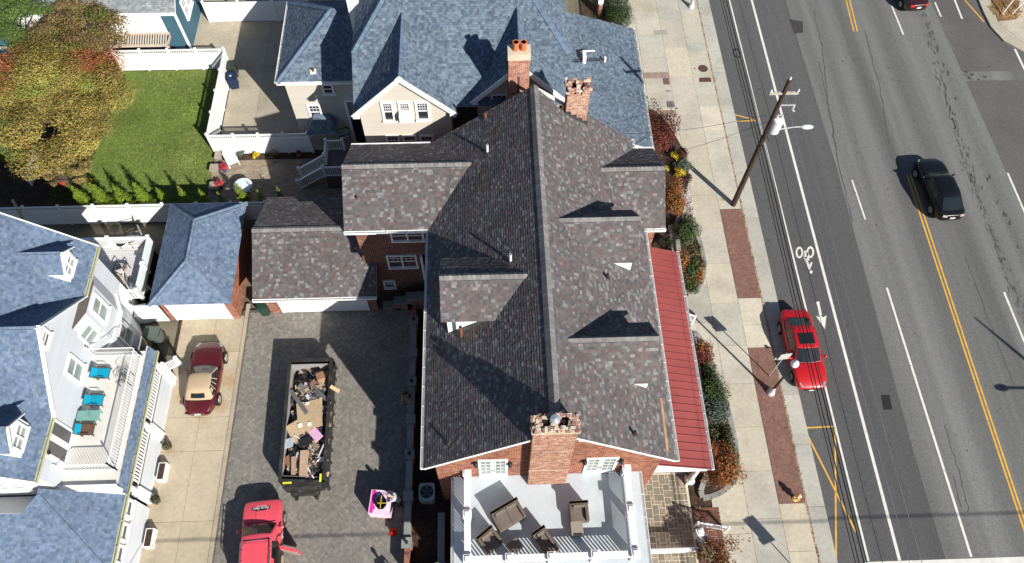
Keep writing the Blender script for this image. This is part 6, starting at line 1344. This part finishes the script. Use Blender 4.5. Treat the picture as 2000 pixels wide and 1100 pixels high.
GRN=[(.045,.075,.022),(.06,.09,.03),(.035,.06,.018),(.075,.10,.035)]; ORG=[(.24,.075,.025),(.30,.11,.03),(.19,.055,.025),(.16,.09,.03),(.22,.12,.04)]; DRED=[(.11,.025,.02),(.15,.035,.025),(.085,.02,.018),(.18,.05,.03)]; YEL=[(.55,.42,.015),(.65,.5,.03),(.45,.36,.02)]; GREY=[(.10,.13,.10),(.13,.16,.125),(.08,.105,.08)]; DK=[(.03,.05,.018),(.045,.065,.022)]; BRN=[(.17,.12,.06),(.13,.09,.05),(.20,.15,.07)]
def shrub(lbl,px,py,z,r,hz,pal,n=900,size=.09,nm='shrub',cat='shrub',grp=None,k=9,stems=True,pal2=None):
    p=G(px,py,z); t=thing(nm,lbl,cat,(p.x,p.y,0),0,grp); rx,ry=(r if isinstance(r,tuple) else (r,r)); rx*=1.12; ry*=1.12; n=int(n*1.5); size*=.85; C=[]
    for i in range(k):
        a=random.uniform(0,6.28); q=random.uniform(.1,.72); C.append((p.x+rx*q*math.cos(a),p.y+ry*q*math.sin(a),z+random.uniform(-.2,.45)*hz,rx*random.uniform(.32,.52),ry*random.uniform(.32,.52),hz*random.uniform(.35,.6),random.randrange(2) if pal2 else 0))
    leaves('foliage',C,n,size,[pal,pal2] if pal2 else pal,m_leaf,t)
    if stems:
        g=MB()
        for i in range(7):
            a=random.uniform(0,6.28); g.tube([(p.x,p.y,0),(p.x+rx*.3*math.cos(a),p.y+ry*.3*math.sin(a),z*.6),(p.x+rx*.75*math.cos(a),p.y+ry*.75*math.sin(a),z+hz*.35)],[.03,.018,.006],5)
        g.build('stem',m_bark,t)
    return t
shrub('large dark red feathery shrub at the corner of the blue porch roof',1289,258,1.3,(1.15,1.8),1.5,DRED,2600,.10,k=16)
shrub('small dark red rounded shrub where the pole shadow ends',1334,300,.6,.45,.5,DRED,600,.08)
shrub('upper yellow chrysanthemum clump beside the red feathery shrub',1322,303,.45,.36,.3,YEL,500,.07,'flower_clump','flowers',stems=False)
shrub('lower yellow chrysanthemum clump between grey-green and orange shrubs',1326,338,.45,.42,.3,YEL,560,.07,'flower_clump','flowers',stems=False)
shrub('grey-green low shrub between the two yellow clumps',1336,322,.5,.55,.4,GREY,600,.08)
shrub('tiny yellow flower clump at the wall, left of the grey-green shrub',1302,330,.3,.16,.15,YEL,120,.06,'flower_clump','flowers',stems=False)
shrub('tall orange shrub beside the east gable of the brick house',1318,388,1.0,(.75,1.75),1.1,ORG,2200,.09,k=14)
shrub('dark purple-brown low shrub right of the tall orange shrub',1340,352,.4,.45,.35,[(.05,.03,.03),(.07,.04,.035)],400,.08)
shrub('green evergreen shrub inside the curved upper bed',1340,450,.6,(.75,1.05),.5,GRN,1500,.09,k=12)
shrub('orange and green shrub in the lower half of the curved upper bed',1352,525,.6,(.85,1.3),.6,ORG,2000,.09,pal2=GRN,k=14)
shrub('dark shrub in the shaded corner by the red metal roof',1302,472,.5,(.6,.5),.5,[(.02,.03,.012),(.05,.03,.02)],700,.08)
shrub('green shrub at the near tip of the curved upper bed',1356,558,.5,(.55,.5),.4,GRN,600,.08)
shrub('round orange-red shrub at the far end of the lower bed beside the porch',1371,690,.7,(.6,.95),.7,ORG,1700,.08,pal2=DRED,k=12)
shrub('green yew shrub in the middle of the lower bed',1398,752,.5,(.7,1.1),.45,GRN,1500,.09,k=12)
shrub('blue-grey juniper in the lower bed beside the red roof',1400,805,.6,(.85,1.15),.5,GREY,2100,.09,k=14)
shrub('small dark green shrub by the path edge of the lower bed',1424,870,.4,(.4,.8),.35,DK,600,.08)
shrub('large orange shrub at the corner column of the porch',1404,915,1.0,(1.05,1.45),.95,ORG,2900,.10,pal2=[(.20,.06,.02),(.26,.09,.03)],k=18)
shrub('orange-brown shrub at the bottom edge beside the brick walk',1396,1085,.9,(1.15,.95),.9,ORG,2000,.10,pal2=BRN,k=14)
# low ground cover and pebbles in the beds
for nm_,lb_,pal_,pts_ in (('ground_cover',None,GRN+BRN,[(1372,700),(1385,720),(1392,770),(1408,790),(1412,840),(1420,860),(1428,900),(1425,930),(1395,850),(1340,470),(1358,490),(1366,520),(1358,545),(1335,440),(1346,435),(1345,560)]),):
    leaves(nm_,[(G(*q).x,G(*q).y,.2,.42,.55,.16) for q in pts_],5200,.075,pal_,m_leaf,None,'stuff')
leaves('pebbles',[(G(*q).x,G(*q).y,.1,.3,.5,.03) for q in ((1345,395),(1349,415),(1340,380),(1313,452),(1432,885),(1428,860))],1500,.07,[(.5,.45,.42),(.42,.34,.32),(.58,.54,.5)],m_leaf,None,'stuff',flat=2,aspect=1.1)
chair(672,262,.9,R_(110),'pale grey plastic chair on the dim landing under the left eave of the grey house',M('grey_plastic',(.35,.38,.38),rough=.5),w=.6,d=.6,back=.6)
# clipped hedge at the top, beside the grey house
t_=thing('hedge','dark green clipped hedge at the top beside the grey porch roof','hedge',tuple(G(1215,15))); p=G(1211,15,.9); leaves('foliage',[(p.x+random.uniform(-.85,.85),p.y+random.uniform(-1.4,2),.9+random.uniform(-.3,.25),.5,.5,.45) for i in range(28)],9500,.06,DK+[(.05,.075,.03)],m_leaf,t_); g=MB(); [g.tube([(p.x+x,p.y+y,0),(p.x+x,p.y+y,.9)],.03,5) for x in(-.6,0,.6) for y in (-.8,0,.9)]; g.build('stem',m_bark,t_)
g=MB(); p=G(1172,15,.5); g.box(p.x-.12,p.x+.12,p.y-.3,p.y+.4,0,.9); b0=tag(g.build('brick_pier',m_brickpat),'short brick pier with white top at the hedge, by the blue porch roof','pier'); g=MB(); g.box(p.x-.18,p.x+.18,p.y-.1,p.y+.5,.9,1.3); q=g.build('pier_cap',m_white,None); q.parent=b0
# potted plants, patio things behind the fence
m_adir=M('white_plastic',(.80,.80,.80),rough=.4,var=.03)
p=G(452,311,.4); t_=thing('lounge_chair','white plastic lounge chair on the brick patio by the fence','chair',(p.x,p.y,0),R_(-62)); g=MB()
for k in range(5): g.obox((-.3+.15*k,.0,.36),(.065,0,0),(0,.28-.03*abs(k-2)*0,0),(0,0,.015))
g.build('seat',m_adir,t_,local=True); g=MB(); 
for k in range(5): g.obox((-.70-.0*k,-.24+.12*k,.62),(.32,0,-.22),(0,.055,0),(.008,0,.012))
g.build('backrest',m_adir,t_,local=True)
for s in (-1,1):
    g=MB(); g.bar((-.6,s*.32,.56),(.25,s*.32,.54),.09,.03); g.bar((.22,s*.32,.54),(.3,s*.32,0),.05); g.bar((-.6,s*.32,.56),(-.7,s*.3,0),.05); g.build('armrest',m_adir,t_,local=True)
p=G(474,362,.72); t_=thing('round_table','round white patio table beside the small conifers','table',(p.x,p.y,0)); g=MB(); g.lathe((p.x,p.y,.68),[(.01,0),(.56,0),(.58,.03),(.56,.045),(.01,.05)],28); g.build('tabletop',M('table_white',(.66,.72,.74),rough=.35,var=.04),t_); g=MB(); g.tube([(p.x,p.y,.1),(p.x,p.y,.69)],.04,10); g.build('pedestal',m_steel,t_)
for k in range(4): g=MB(); g.bar((p.x,p.y,.12),(p.x+.35*math.cos(k*1.57),p.y+.35*math.sin(k*1.57),.02),.05); g.build('foot',m_steel,t_)
REDF=[(.50,.03,.06),(.60,.05,.10),(.40,.02,.04)]
for lb,px,py in (('red flowers in a blue pot by the low stone ledge, nearer the lounge chair',437,328),('red flowers in a dark pot by the low stone ledge, nearer the conifers',429,361)):
    p=G(px,py,.3); t_=thing('flower_pot',lb,'flower pot',(p.x,p.y,0)); g=MB(); g.lathe((p.x,p.y,0),[(.12,0),(.2,.3),(.21,.33),(.17,.31)],14); g.build('pot',M('blue_glaze',(.05,.07,.2),rough=.3) if '328' in str(py) else M('dark_pot',(.04,.03,.03),rough=.5),t_); leaves('flowers',[(p.x,p.y,.45,.26,.26,.18)],240,.08,REDF+[(.05,.08,.02)],m_leaf,t_)
for px,py,r_,pal,lb in ((472,300,.3,GREY,'grey-green low plant at the foot of the white fence on the patio'),(499,302,.26,YEL,'yellow flowering plant at the foot of the white fence on the patio'),(533,302,.35,BRN,'brownish plant in the fence shadow on the patio'),(22,200,.1,GRN,None)):
    if lb: shrub(lb,px,py,.25,r_,.25,pal,260,.07,stems=False)
p=G(584,301,.2); t_=thing('flower_pot','terracotta pot with dark plant beside the fence gate','flower pot',(p.x,p.y,0)); g=MB(); g.lathe((p.x,p.y,0),[(.13,0),(.2,.28),(.2,.3),(.15,.28)],12,(.35,.12,.06)); g.build('pot',mt_att,t_); leaves('plant',[(p.x,p.y,.36,.16,.16,.12)],90,.07,[(.2,.04,.02),(.05,.06,.02)],m_leaf,t_)
g=MB(); p=G(581,303,.02); g.box(p.x-.4,p.x+.35,p.y-.25,p.y+.2,.0,.03); tag(g.build('door_mat',m_dark),'dark door mat at the foot of the fence gate on the patio','mat')
for lb,px,py,w_,d_ in (('low stone ledge block nearest the fence corner',426,300,.35,.75),('square stone ledge block in the middle of the lawn edge',418,327,.5,.5),('stone ledge block nearest the conifers',418,362,.55,.5)):
    p=G(px,py,.4); g=MB(); g.box(p.x-w_/2,p.x+w_/2,p.y-d_/2,p.y+d_/2,0,.34,(.24,.2,.16)); b0=tag(g.build('stone_block',mt_att),lb,'stone block'); g=MB(); g.box(p.x-w_/2-.04,p.x+w_/2+.04,p.y-d_/2-.04,p.y+d_/2+.04,.342,.40,(.33,.29,.23)); q=g.build('coping',mt_att); q.parent=b0
# wheelie bins
def bin_(lbl,px,py,rz,col,rnd=False,s=1.0):
    p=G(px,py,.9); t=thing('wheelie_bin',lbl,'bin',(p.x,p.y,0),rz,'plastic wheelie bins'); m=M('bin_'+str(col),col,rough=.5,var=.08)
    a=rrect(0,0,.26*s,.30*s,.06); b=rrect(0,0,.31*s,.37*s,.07); g=MB()
    for i in range(len(a)): j=(i+1)%len(a); g.face([(*a[i],.08),(*a[j],.08),(*b[j],1.0),(*b[i],1.0)])
    g.build('body',m,t,local=True); g=MB(); g.prism(rrect(0,0,.34*s,.40*s,.08),.99,1.04); g.prism(rrect(0,-.04,.28*s,.32*s,.08),1.04,1.09); g.build('lid',m,t,local=True)
    g=MB(); g.tube([(-.25*s,.42*s,.98),(.25*s,.42*s,.98)],.02,6); g.build('handle',m_dark,t,local=True)
    for sx in (-1,1): g=MB(); g.tube([(sx*.22*s,.3*s,.1),(sx*.28*s,.3*s,.1)],.1,12); g.build('wheel',m_dark,t,local=True)
    return t
bt=bin_('navy blue wheelie bin with a pale round sticker beside the white fence',452,151,R_(15),(.012,.022,.06)); g=MB(); g.tube([(-.02,-.05,1.09),(-.02,-.05,1.093)],.09,12); g.build('sticker',m_steel,bt,local=True)
bin_('dark green wheelie bin behind the navy one beside the white fence',451,129,R_(10),(.03,.045,.03)); bin_('grey-green wheelie bin at the far end of the concrete driveway',297,650,R_(-95),(.10,.125,.11),s=1.05); bin_('dark green wheelie bin tucked in shade at the garage corner',512,596,R_(5),(.02,.05,.035),s=.9)
p=G(292,615,.5); g=MB(); g.obox((p.x-.4,p.y+.1,.45),(.3,.05,0),(-.05,.38,0),(0,0,.45)); b0=g.build('utility_cabinet',m_white); tag(b0,'white utility cabinet between the white house bay and the side gate','cabinet'); g=MB(); g.obox((p.x-.4,p.y+.1,.915),(.08,0,0),(0,.06,0),(0,0,.012),(.3,.12,.08)); q=g.build('cabinet_sticker',mt_att); q.parent=b0
p=G(464,610,.2); g=MB(); g.box(p.x-.15,p.x+.15,p.y-.15,p.y+.15,0,.35); tag(g.build('drain_box',m_white),'small white box at the corner of the blue-roofed garage','box')
g=MB(); p=G(310,680,.05); 
for k in range(9): g.box(p.x-.45+k*.11,p.x-.37+k*.11,p.y-.75,p.y+.6,.0,.03,(.06,.05,.045))
o=g.build('timber_grating',mt_att); tag(o,'dark slatted timber grating on the ground below the white house bay','grating')
t_=thing('entry_steps','white stair railing and landing at the far end of the porch of the white house','stair',(-17.3,17.2,0)); a=G(318,712,1.9);b=G(343,700,1.2); baluster_rail(t_,tuple(a-Vector((0,0,.85))),tuple(b-Vector((0,0,.85))),.85,(0,1),.13,.05,.1)
# ------------------------------------------------------------------ trees
def tree(lbl,px,py,z,rx,ry,rz_,pals,n,size,k,trunk_h,nm='tree',zone=None,thin=False,flat=.5):
    p=G(px,py,z); t=thing(nm,lbl,'tree',(p.x,p.y,0)); C=[]
    tips=[]
    for i in range(k):
        a=random.uniform(0,6.28); q=math.sqrt(random.random())*.92; x=p.x+rx*q*math.cos(a); y=p.y+ry*q*math.sin(a); zz_=z+rz_*(math.sqrt(max(0,1-q*q))*.75-.25)+random.gauss(0,.3); s=random.uniform(.13,.30) if 'maple' not in nm or 'weep' in nm else random.choice([.12,.16,.2,.27,.33]); pi=zone(x-p.x,y-p.y) if zone else 0
        C.append((x,y,zz_,rx*s,ry*s,rz_*s*.75,pi)); tips.append(Vector((x,y,zz_)))
    leaves('crown',C,n,size,pals,m_leaf,t,flat=flat,cvar=.22)
    g=MB(); base=Vector((p.x,p.y,0)); fork=Vector((p.x+.1,p.y-.1,trunk_h)); g.tube([base,base.lerp(fork,.5)+Vector((.06,0,0)),fork],[.2,.16,.12],9); g.build('trunk',m_bark,t); g=MB()
    for tp in random.sample(tips,min(len(tips),26 if not thin else 60)):
        m_=fork.lerp(tp,.5)+Vector((random.gauss(0,.15),random.gauss(0,.15),.25)); g.tube([fork,m_,tp+Vector((0,0,.25 if thin else .05))],[.07,.04,.012],5)
        if thin:
            for q in range(3): g.tube([m_.lerp(tp,.4+.2*q),m_.lerp(tp,.6+.2*q)+Vector((random.gauss(0,.3),random.gauss(0,.3),.3))],[.015,.004],4)
    g.build('limb',m_bark,t); return t
MAP=[(.215,.17,.042),(.185,.16,.04),(.25,.19,.045),(.155,.14,.036),(.22,.155,.042),(.165,.17,.045),(.26,.17,.05)]; MRED=[(.40,.12,.055),(.44,.15,.075),(.33,.09,.045),(.34,.18,.05)]; MGR=[(.12,.15,.03),(.16,.17,.035)]
def zn(x,y):
    if (-4.6<x<-1.5 and .2<y<3.2 and random.random()<.9) or (.2<x<2.9 and 1.7<y<4.2 and random.random()<.85): return 1
    return 2 if random.random()<.14 else 0
tree('broad maple with olive-yellow leaves and orange-red patches, over the left side of the lawn',104,205,3.2,4.15,4.9,2.3,[MAP,MRED,MGR],90000,.088,95,1.5,'maple_tree',zn)
tree('brown half-bare tree beyond the maple, in front of the pergola',150,62,3.6,3.3,2.5,1.9,[[(.17,.115,.045),(.13,.09,.04),(.20,.14,.05),(.10,.08,.035)],MGR],16000,.10,80,1.6,'brown_tree',lambda x,y:1 if random.random()<.15 else 0,thin=True)
tree('dark green tree in the top left corner',18,45,3.8,2.9,2.6,2,[[(.06,.10,.025),(.085,.125,.03),(.045,.08,.02)]],14000,.10,50,1.6,'green_tree')
tree('green tree at the left edge, below the maple',-8,268,3.0,1.5,1.7,1.8,[[(.06,.11,.03),(.085,.14,.035),(.11,.15,.03)]],7000,.10,34,1.3,'green_tree')
tree('small weeping maple with sparse brownish leaves at the edge of the lawn',128,338,1.4,1.75,1.15,.9,[[(.21,.16,.06),(.17,.13,.055),(.24,.19,.06)],MAP],6000,.08,40,.7,'weeping_maple',lambda x,y:1 if random.random()<.3 else 0,thin=True)
shrub('yellow-green shrub at the left edge below the green tree',8,295,.8,.7,.6,[(.25,.24,.03),(.2,.2,.03)],500,.1)
# picket gate half hidden under the maple
t_=thing('picket_fence','short white picket fence half hidden under the maple at the left','fence',tuple(G(60,310))); a=G(48,345,.9);b=G(66,285,.9)
for i in range(11): p=a.lerp(b,i/10); g=MB(); g.box(p.x-.04,p.x+.04,p.y-.05,p.y+.05,0,.9); g.build('picket',m_vinyl,t_)
g=MB(); g.bar(a-Vector((0,0,.15)),b-Vector((0,0,.15)),.05,.09); g.bar(a-Vector((0,0,.7)),b-Vector((0,0,.7)),.05,.09); g.build('rail',m_vinyl,t_)
for lb,px,py,c_ in (('magenta pot on bare soil at the left of the picket fence',47,284,(.45,.02,.12)),('red pot half hidden in the shade by the weeping maple',122,357,(.5,.06,.04))):
    p=G(px,py,.2); g=MB(); g.lathe((p.x,p.y,0),[(.1,0),(.17,.25),(.13,.24),(.0,.2)],12,c_); tag(g.build('small_pot',mt_att),lb,'flower pot')
# row of small conifers
base=None; ARB=[(.15,.22,.02),(.18,.25,.025),(.13,.19,.018),(.2,.26,.03)]
spots=[(135,369,2.9,.62),(171,366,3.1,.66),(216,370,2.9,.62),(255,366,3.1,.62),(302,372,2.5,.45),(343,369,2.7,.42),(386,373,2.3,.40),(422,377,2.0,.34),(457,366,2.8,.52),(467,374,2.2,.4),(500,375,2.1,.36),(539,369,2.3,.36)]
CL=['leftmost conifer in the row along the long fence, partly in shade','second conifer from the left in the row along the long fence','third conifer from the left in the row along the long fence','fourth conifer from the left, just left of the blue garage roof','fifth conifer from the left, above the tip of the blue garage roof','sixth conifer from the left, slim, behind the blue garage','slim conifer behind the blue garage, left of the stone ledge','shortest conifer, in front of the stone ledge by the patio','tallest conifer beside the round patio table','small conifer touching the tall one at the round table','small conifer right of the round patio table','last conifer on the right, near the stair railing']
for i,(px,py,hh,rad) in enumerate(spots):
    q=G(px,py,hh); y=27.62; x=q.x
    if i<3:
        t_=thing('conifer',CL[i],'conifer',(x,y,0),0,'row of small conifers along the fence'); C=[]
        for j in range(30):
            f_=j/29; rr=.62*(1-f_)**.75+.03; a=j*2.4; C.append((x+rr*.4*math.cos(a),y+rr*.4*math.sin(a),.15+f_*2.75,rr*.62+.02,rr*.62+.02,.16,0))
        leaves('foliage',C,5200,.055,ARB,m_leaf,t_,flat=.1); g=MB(); g.tube([(x,y,0),(x,y,2.3)],[.05,.01],6); g.build('trunk',m_bark,t_); protos=(protos if i else [])+[t_]
    else:
        t_=copy_tree(protos[i%3]); t_.location=(x,y,0); t_.rotation_euler=(0,0,random.uniform(0,6.28)); t_['label']=CL[i]
    t_.scale=(rad/.62,rad/.62,hh/2.95)
# ------------------------------------------------------------------ utility pole, cables, lamps, signs
b=G(1432,400); top=10.9; t_=thing('utility_pole','tall dark wooden utility pole with white transformer at the kerb','utility pole',tuple(b)); g=MB(); g.tube([b,b+Vector((0,0,5)),b+Vector((0,0,top))],[.17,.15,.11],12); g.build('pole',M('creosote_wood',(.055,.035,.026),rough=.9,var=.3,vs=3,stretch=(6,6,.6)),t_)
z=Vector((0,0,1)); T=b+Vector((.33,-.05,7.55)); g=MB(); g.lathe(T-z*.5,[(.02,0),(.3,.02),(.31,.95),(.27,1.02),(.02,1.06)],18); g.build('transformer',M('transformer_grey',(.62,.66,.70),rough=.4,var=.06),t_,smooth=False)
for k in (-.12,.12): g=MB(); g.lathe(T+Vector((k,0,.55)),[(.05,0),(.07,.08),(.04,.1),(.06,.2),(.02,.28)],8); g.build('bushing',m_steel,t_)
for zz_,w_ in ((9.95,.75),(9.3,.0)):
    if w_: g=MB(); g.obox(b+z*zz_,(w_,0,0),(0,.06,0),(0,0,.06),(.42,.38,.33)); g.build('crossarm',mt_att,t_)
for k in (-.7,.0,.7): g=MB(); g.lathe(b+Vector((k,0,10.02 if k else top)),[(.04,0),(.07,.06),(.03,.1),(.065,.16),(.02,.22)],8); g.build('insulator',m_steel,t_)
g=MB(); g.obox(b+Vector((.45,0,9.05)),(.45,0,0),(0,.03,0),(0,0,.03)); g.lathe(b+Vector((.85,0,8.7)),[(.05,0),(.08,.2),(.03,.4)],8); g.tube([b+Vector((.85,0,8.7)),b+Vector((1.05,.1,8.45))],.05,8); g.build('fuse_cutout',m_steel,t_)
g=MB(); g.tube([b+Vector((.1,0,6.9)),b+Vector((.7,-.05,7.2)),b+Vector((1.4,-.05,7.35)),b+Vector((1.75,-.05,7.36))],.035,8); g.build('lamp_arm',m_steel,t_)
g=MB(); g.blob(b+Vector((2.1,-.05,7.34)),.36,.16,.1,14,8); g.build('lamp_head',M('lamp_grey',(.70,.72,.74),rough=.4),t_,smooth=True)
g=MB()
for k in range(14): a=k*1.1; g.tube([b+Vector((.15+.1*math.cos(a),.1*math.sin(a),6.4+.08*k)),b+Vector((.3*math.cos(a*1.7),.35*math.sin(a*1.3)-.1,6.3+.1*k))],.012,4)
g.build('drop_wires',m_black,t_)
m_cab=M('cable_sheath',(.012,.012,.013),rough=.5); m_wire=M('bare_wire',(.42,.43,.44),rough=.35,metal=.6)
def cable(lbl,px,py,z,r,mat,nm='cable',sag=.35,y0=-45,y1=75):
    p=G(px,py,z); n=30; pts=[(p.x,y0+(y1-y0)*i/n,z-sag*math.sin(math.pi*(((y0+(y1-y0)*i/n)-b.y)/36%1))) for i in range(n+1)]; g=MB(); g.tube(pts,r,5); tag(g.build(nm,mat),lbl,'cable','overhead cables along the street')
cable('thick black overhead cable, leftmost of the dark bundle along the kerb lane',1472,262,6.2,.02,m_cab,sag=.15); cable('thick black overhead cable, second from the left in the dark bundle',1478,262,6.5,.022,m_cab,sag=.2); cable('thick black overhead cable, third from the left in the dark bundle',1484,262,6.0,.03,m_cab,sag=.12); cable('thick black overhead cable, rightmost of the dark bundle',1490,262,6.8,.018,m_cab,sag=.25)
cable('single thin black wire right of the dark cable bundle',1508,240,7.1,.011,m_cab,sag=.3); cable('thin pale wire over the lane, left of the pair',1538,200,9.9,.011,m_wire,sag=.4); cable('thin pale wire over the lane, right of the pair',1556,200,9.9,.011,m_wire,sag=.4)
p=G(1439,104,6.3); g=MB(); pts=[(p.x+.2*math.cos(a*.5236),p.y,6.3+.2*math.sin(a*.5236)) for a in range(13)]; g.tube([(q[0],q[1]+.35*math.sin(i*.5236),6.3) for i,q in enumerate(pts)],.03,6); tag(g.build('cable_coil',m_cab),'black coil of spare cable hanging on the dark cable bundle near the top','cable coil')
for lb,(p0_,z0_),(p1_,z1_) in (('dark service wire from the utility pole to the porch corner of the grey house',((1500,237),6.4),((1212,318),5.6)),('second dark service wire from the pole, higher up, to the grey house roof',((1497,225),6.8),((1160,262),6.6))):
    a=G(*p0_,z0_);c_=G(*p1_,z1_); n=12; g=MB(); g.tube([a.lerp(c_,i/n)-Vector((0,0,.5*math.sin(math.pi*i/n))) for i in range(n+1)],.012,5); tag(g.build('service_wire',m_cab),lb,'wire')
# span wire south of the frame, its shadow falls across the street
ys=G(1000,1032).y-11.3*math.cos(0)*.804*1.24; g=MB(); g.tube([(-60,ys+.3,9),(70,ys-.2,9)],.03,6); tag(g.build('span_wire',m_cab),'black wire spanning the street south of the houses','wire')
m_lampw=M('lamp_globe',(.75,.76,.76),rough=.3)
def lamp(lbl,px,py,hgt=4.0):
    p=G(px,py); t=thing('street_lamp',lbl,'street lamp',tuple(p),0,'globe street lamps on the verge'); g=MB(); g.lathe(p,[(.24,0),(.22,.12),(.15,.3),(.11,.55),(.07,.7)],14); g.build('base',M('pale_cast_iron',(.5,.5,.5),rough=.5,var=.2,vs=5),t); g=MB(); g.tube([p+z*.7,p+z*(hgt-.3)],[.07,.05],12); g.build('pole',m_black,t)
    g=MB(); g.lathe(p+z*(hgt-.3),[(.05,0),(.1,.08),(.14,.12)],12); g.build('collar',m_lampw,t); g=MB(); g.blob(p+z*(hgt+.0),.21,.21,.24,18,12); g.build('globe',m_lampw,t,smooth=True); g=MB(); g.lathe(p+z*(hgt+.2),[(.1,0),(.08,.05),(.01,.1)],10); g.build('finial',m_lampw,t); return t
lamp('globe street lamp on the brick verge beside the parked red car',1505,767); lamp('globe street lamp at the top edge of the sidewalk',1350,14)
def sign(lbl,px,py,hgt,rz,w_=.62,hh=.85,col=m_steel,plates=1):
    p=G(px,py); t=thing('street_sign',lbl,'sign',tuple(p),rz); g=MB(); g.tube([(0,0,0),(0,0,hgt)],.03,8); g.build('post',m_steel,t,local=True); g=MB(); g.box(-w_/2,w_/2,-.045,-.03,hgt-hh,hgt); g.build('plate',col,t,local=True)
    if plates>1: g=MB(); g.box(-w_/2-.12,w_/2-.1,.031,.046,hgt-hh*.8-.25,hgt-hh*.8); g.build('plate',col,t,local=True)
    return t
sign('grey backed parking sign on a thin post beside the street lamp and red car',1502,734,3.05,R_(6),.6,.7,M('sign_back',(.42,.42,.40),rough=.5),2)
tip=G(1459,1009); L_=3.0/math.tan(SEL); q=tip-Vector((math.cos(SAZ),math.sin(SAZ),0))*L_; sg=sign('street sign on the verge just below the bottom edge, casting its shadow on the sidewalk',1500,1100,3.0,R_(20),.6,1.0,MATS['sign_back'],2); sg.location=(q.x,q.y,0)
tip=G(1908,624,ZR); L_=9/math.tan(SEL); q=tip-Vector((math.cos(SAZ),math.sin(SAZ),0))*L_; t_=thing('lamp_mast','tall street light mast beyond the right edge, its shadow falling on the road','street light',(q.x,q.y,ZR)); g=MB(); g.tube([(q.x,q.y,ZR),(q.x,q.y,7.5),(q.x,q.y,9)],[.12,.1,.05],10); g.build('pole',m_steel,t_); sd_=Vector((math.cos(SAZ),math.sin(SAZ),0)); za=ZR+(G(2062,768,ZR)-Vector((q.x,q.y,ZR))).dot(sd_)*math.tan(SEL); tip2=G(1956,757,ZR); hp_=tip2-sd_*(za-ZR)/math.tan(SEL); g=MB(); g.tube([(q.x,q.y,za),(hp_.x,hp_.y,za)],.06,8); g.blob((hp_.x,hp_.y,za),.4,.18,.12,10,6); g.build('lamp_arm',m_steel,t_)
# hydrant
p=G(1553,974); t_=thing('fire_hydrant','small yellow and pale orange fire hydrant on the brick verge','fire hydrant',tuple(p)); m_h1=M('hydrant_yellow',(.70,.52,.10),rough=.5,var=.1); m_h2=M('hydrant_pale',(.75,.42,.25),rough=.5,var=.1); g=MB(); g.lathe(p,[(.16,0),(.16,.05),(.11,.07),(.11,.45),(.14,.47),(.14,.5)],14); g.build('barrel',m_h1,t_); g=MB(); g.lathe(p+z*.5,[(.14,0),(.13,.1),(.07,.19),(.03,.2),(.03,.25)],14); g.build('bonnet',m_h2,t_)
for dx,dy in ((1,0),(-1,0),(0,-1)): g=MB(); g.tube([p+Vector((dx*.1,dy*.1,.38)),p+Vector((dx*.2,dy*.2,.38))],.06,10); g.build('nozzle',m_h2,t_)
# corner island at the top right
cp=[(1912,0),(1921,22),(1936,52),(1962,80),(2005,103),(2060,112),(2060,-40),(1905,-40)]
g=MB(); g.prism([G(*p,0).xy for p in cp],-.15,.0,(.44,.40,.31)); ci=g.build('corner_kerb',m_conc,kind='structure'); ip=[(1931,0),(1940,20),(1955,48),(1985,72),(2030,88),(2060,92),(2060,-40),(1925,-40)]; g=MB(); g.prism([G(*p,0.01).xy for p in ip],-.02,.012,(.46,.42,.33)); g.build('corner_walk',m_conc,ci)
gp=[(1936,4),(1950,42),(1985,38),(1996,-20),(1930,-20)]; g=MB(); g.prism([G(*p,0.02).xy for p in gp],-.02,.024,(.19,.11,.05)); g.build('dry_grass',mt_att,ci)
t_=thing('white_bench','white slatted bench or rail on the corner island at the top right','bench',tuple(G(1970,15))); 
for a_,b_ in (((1958,28),(1980,0)),((1977,28),(2000,4))): g=MB(); g.bar(G(*a_,.1),G(b_[0],b_[1],.9),.06,.06); g.build('leg',m_vinyl,t_)
for k in range(4): g=MB(); g.bar(G(1975,-2-k*4,.95),G(2012,0-k*4,.95),.1,.04); g.build('slat',m_vinyl,t_)
leaves('leaf_litter',[(G(1965,20).x,G(1965,20).y,.03,1.2,1.0,.02)],600,.12,[(.3,.17,.07),(.22,.12,.05),(.38,.25,.1)],m_leaf,ci,'stuff',flat=3)
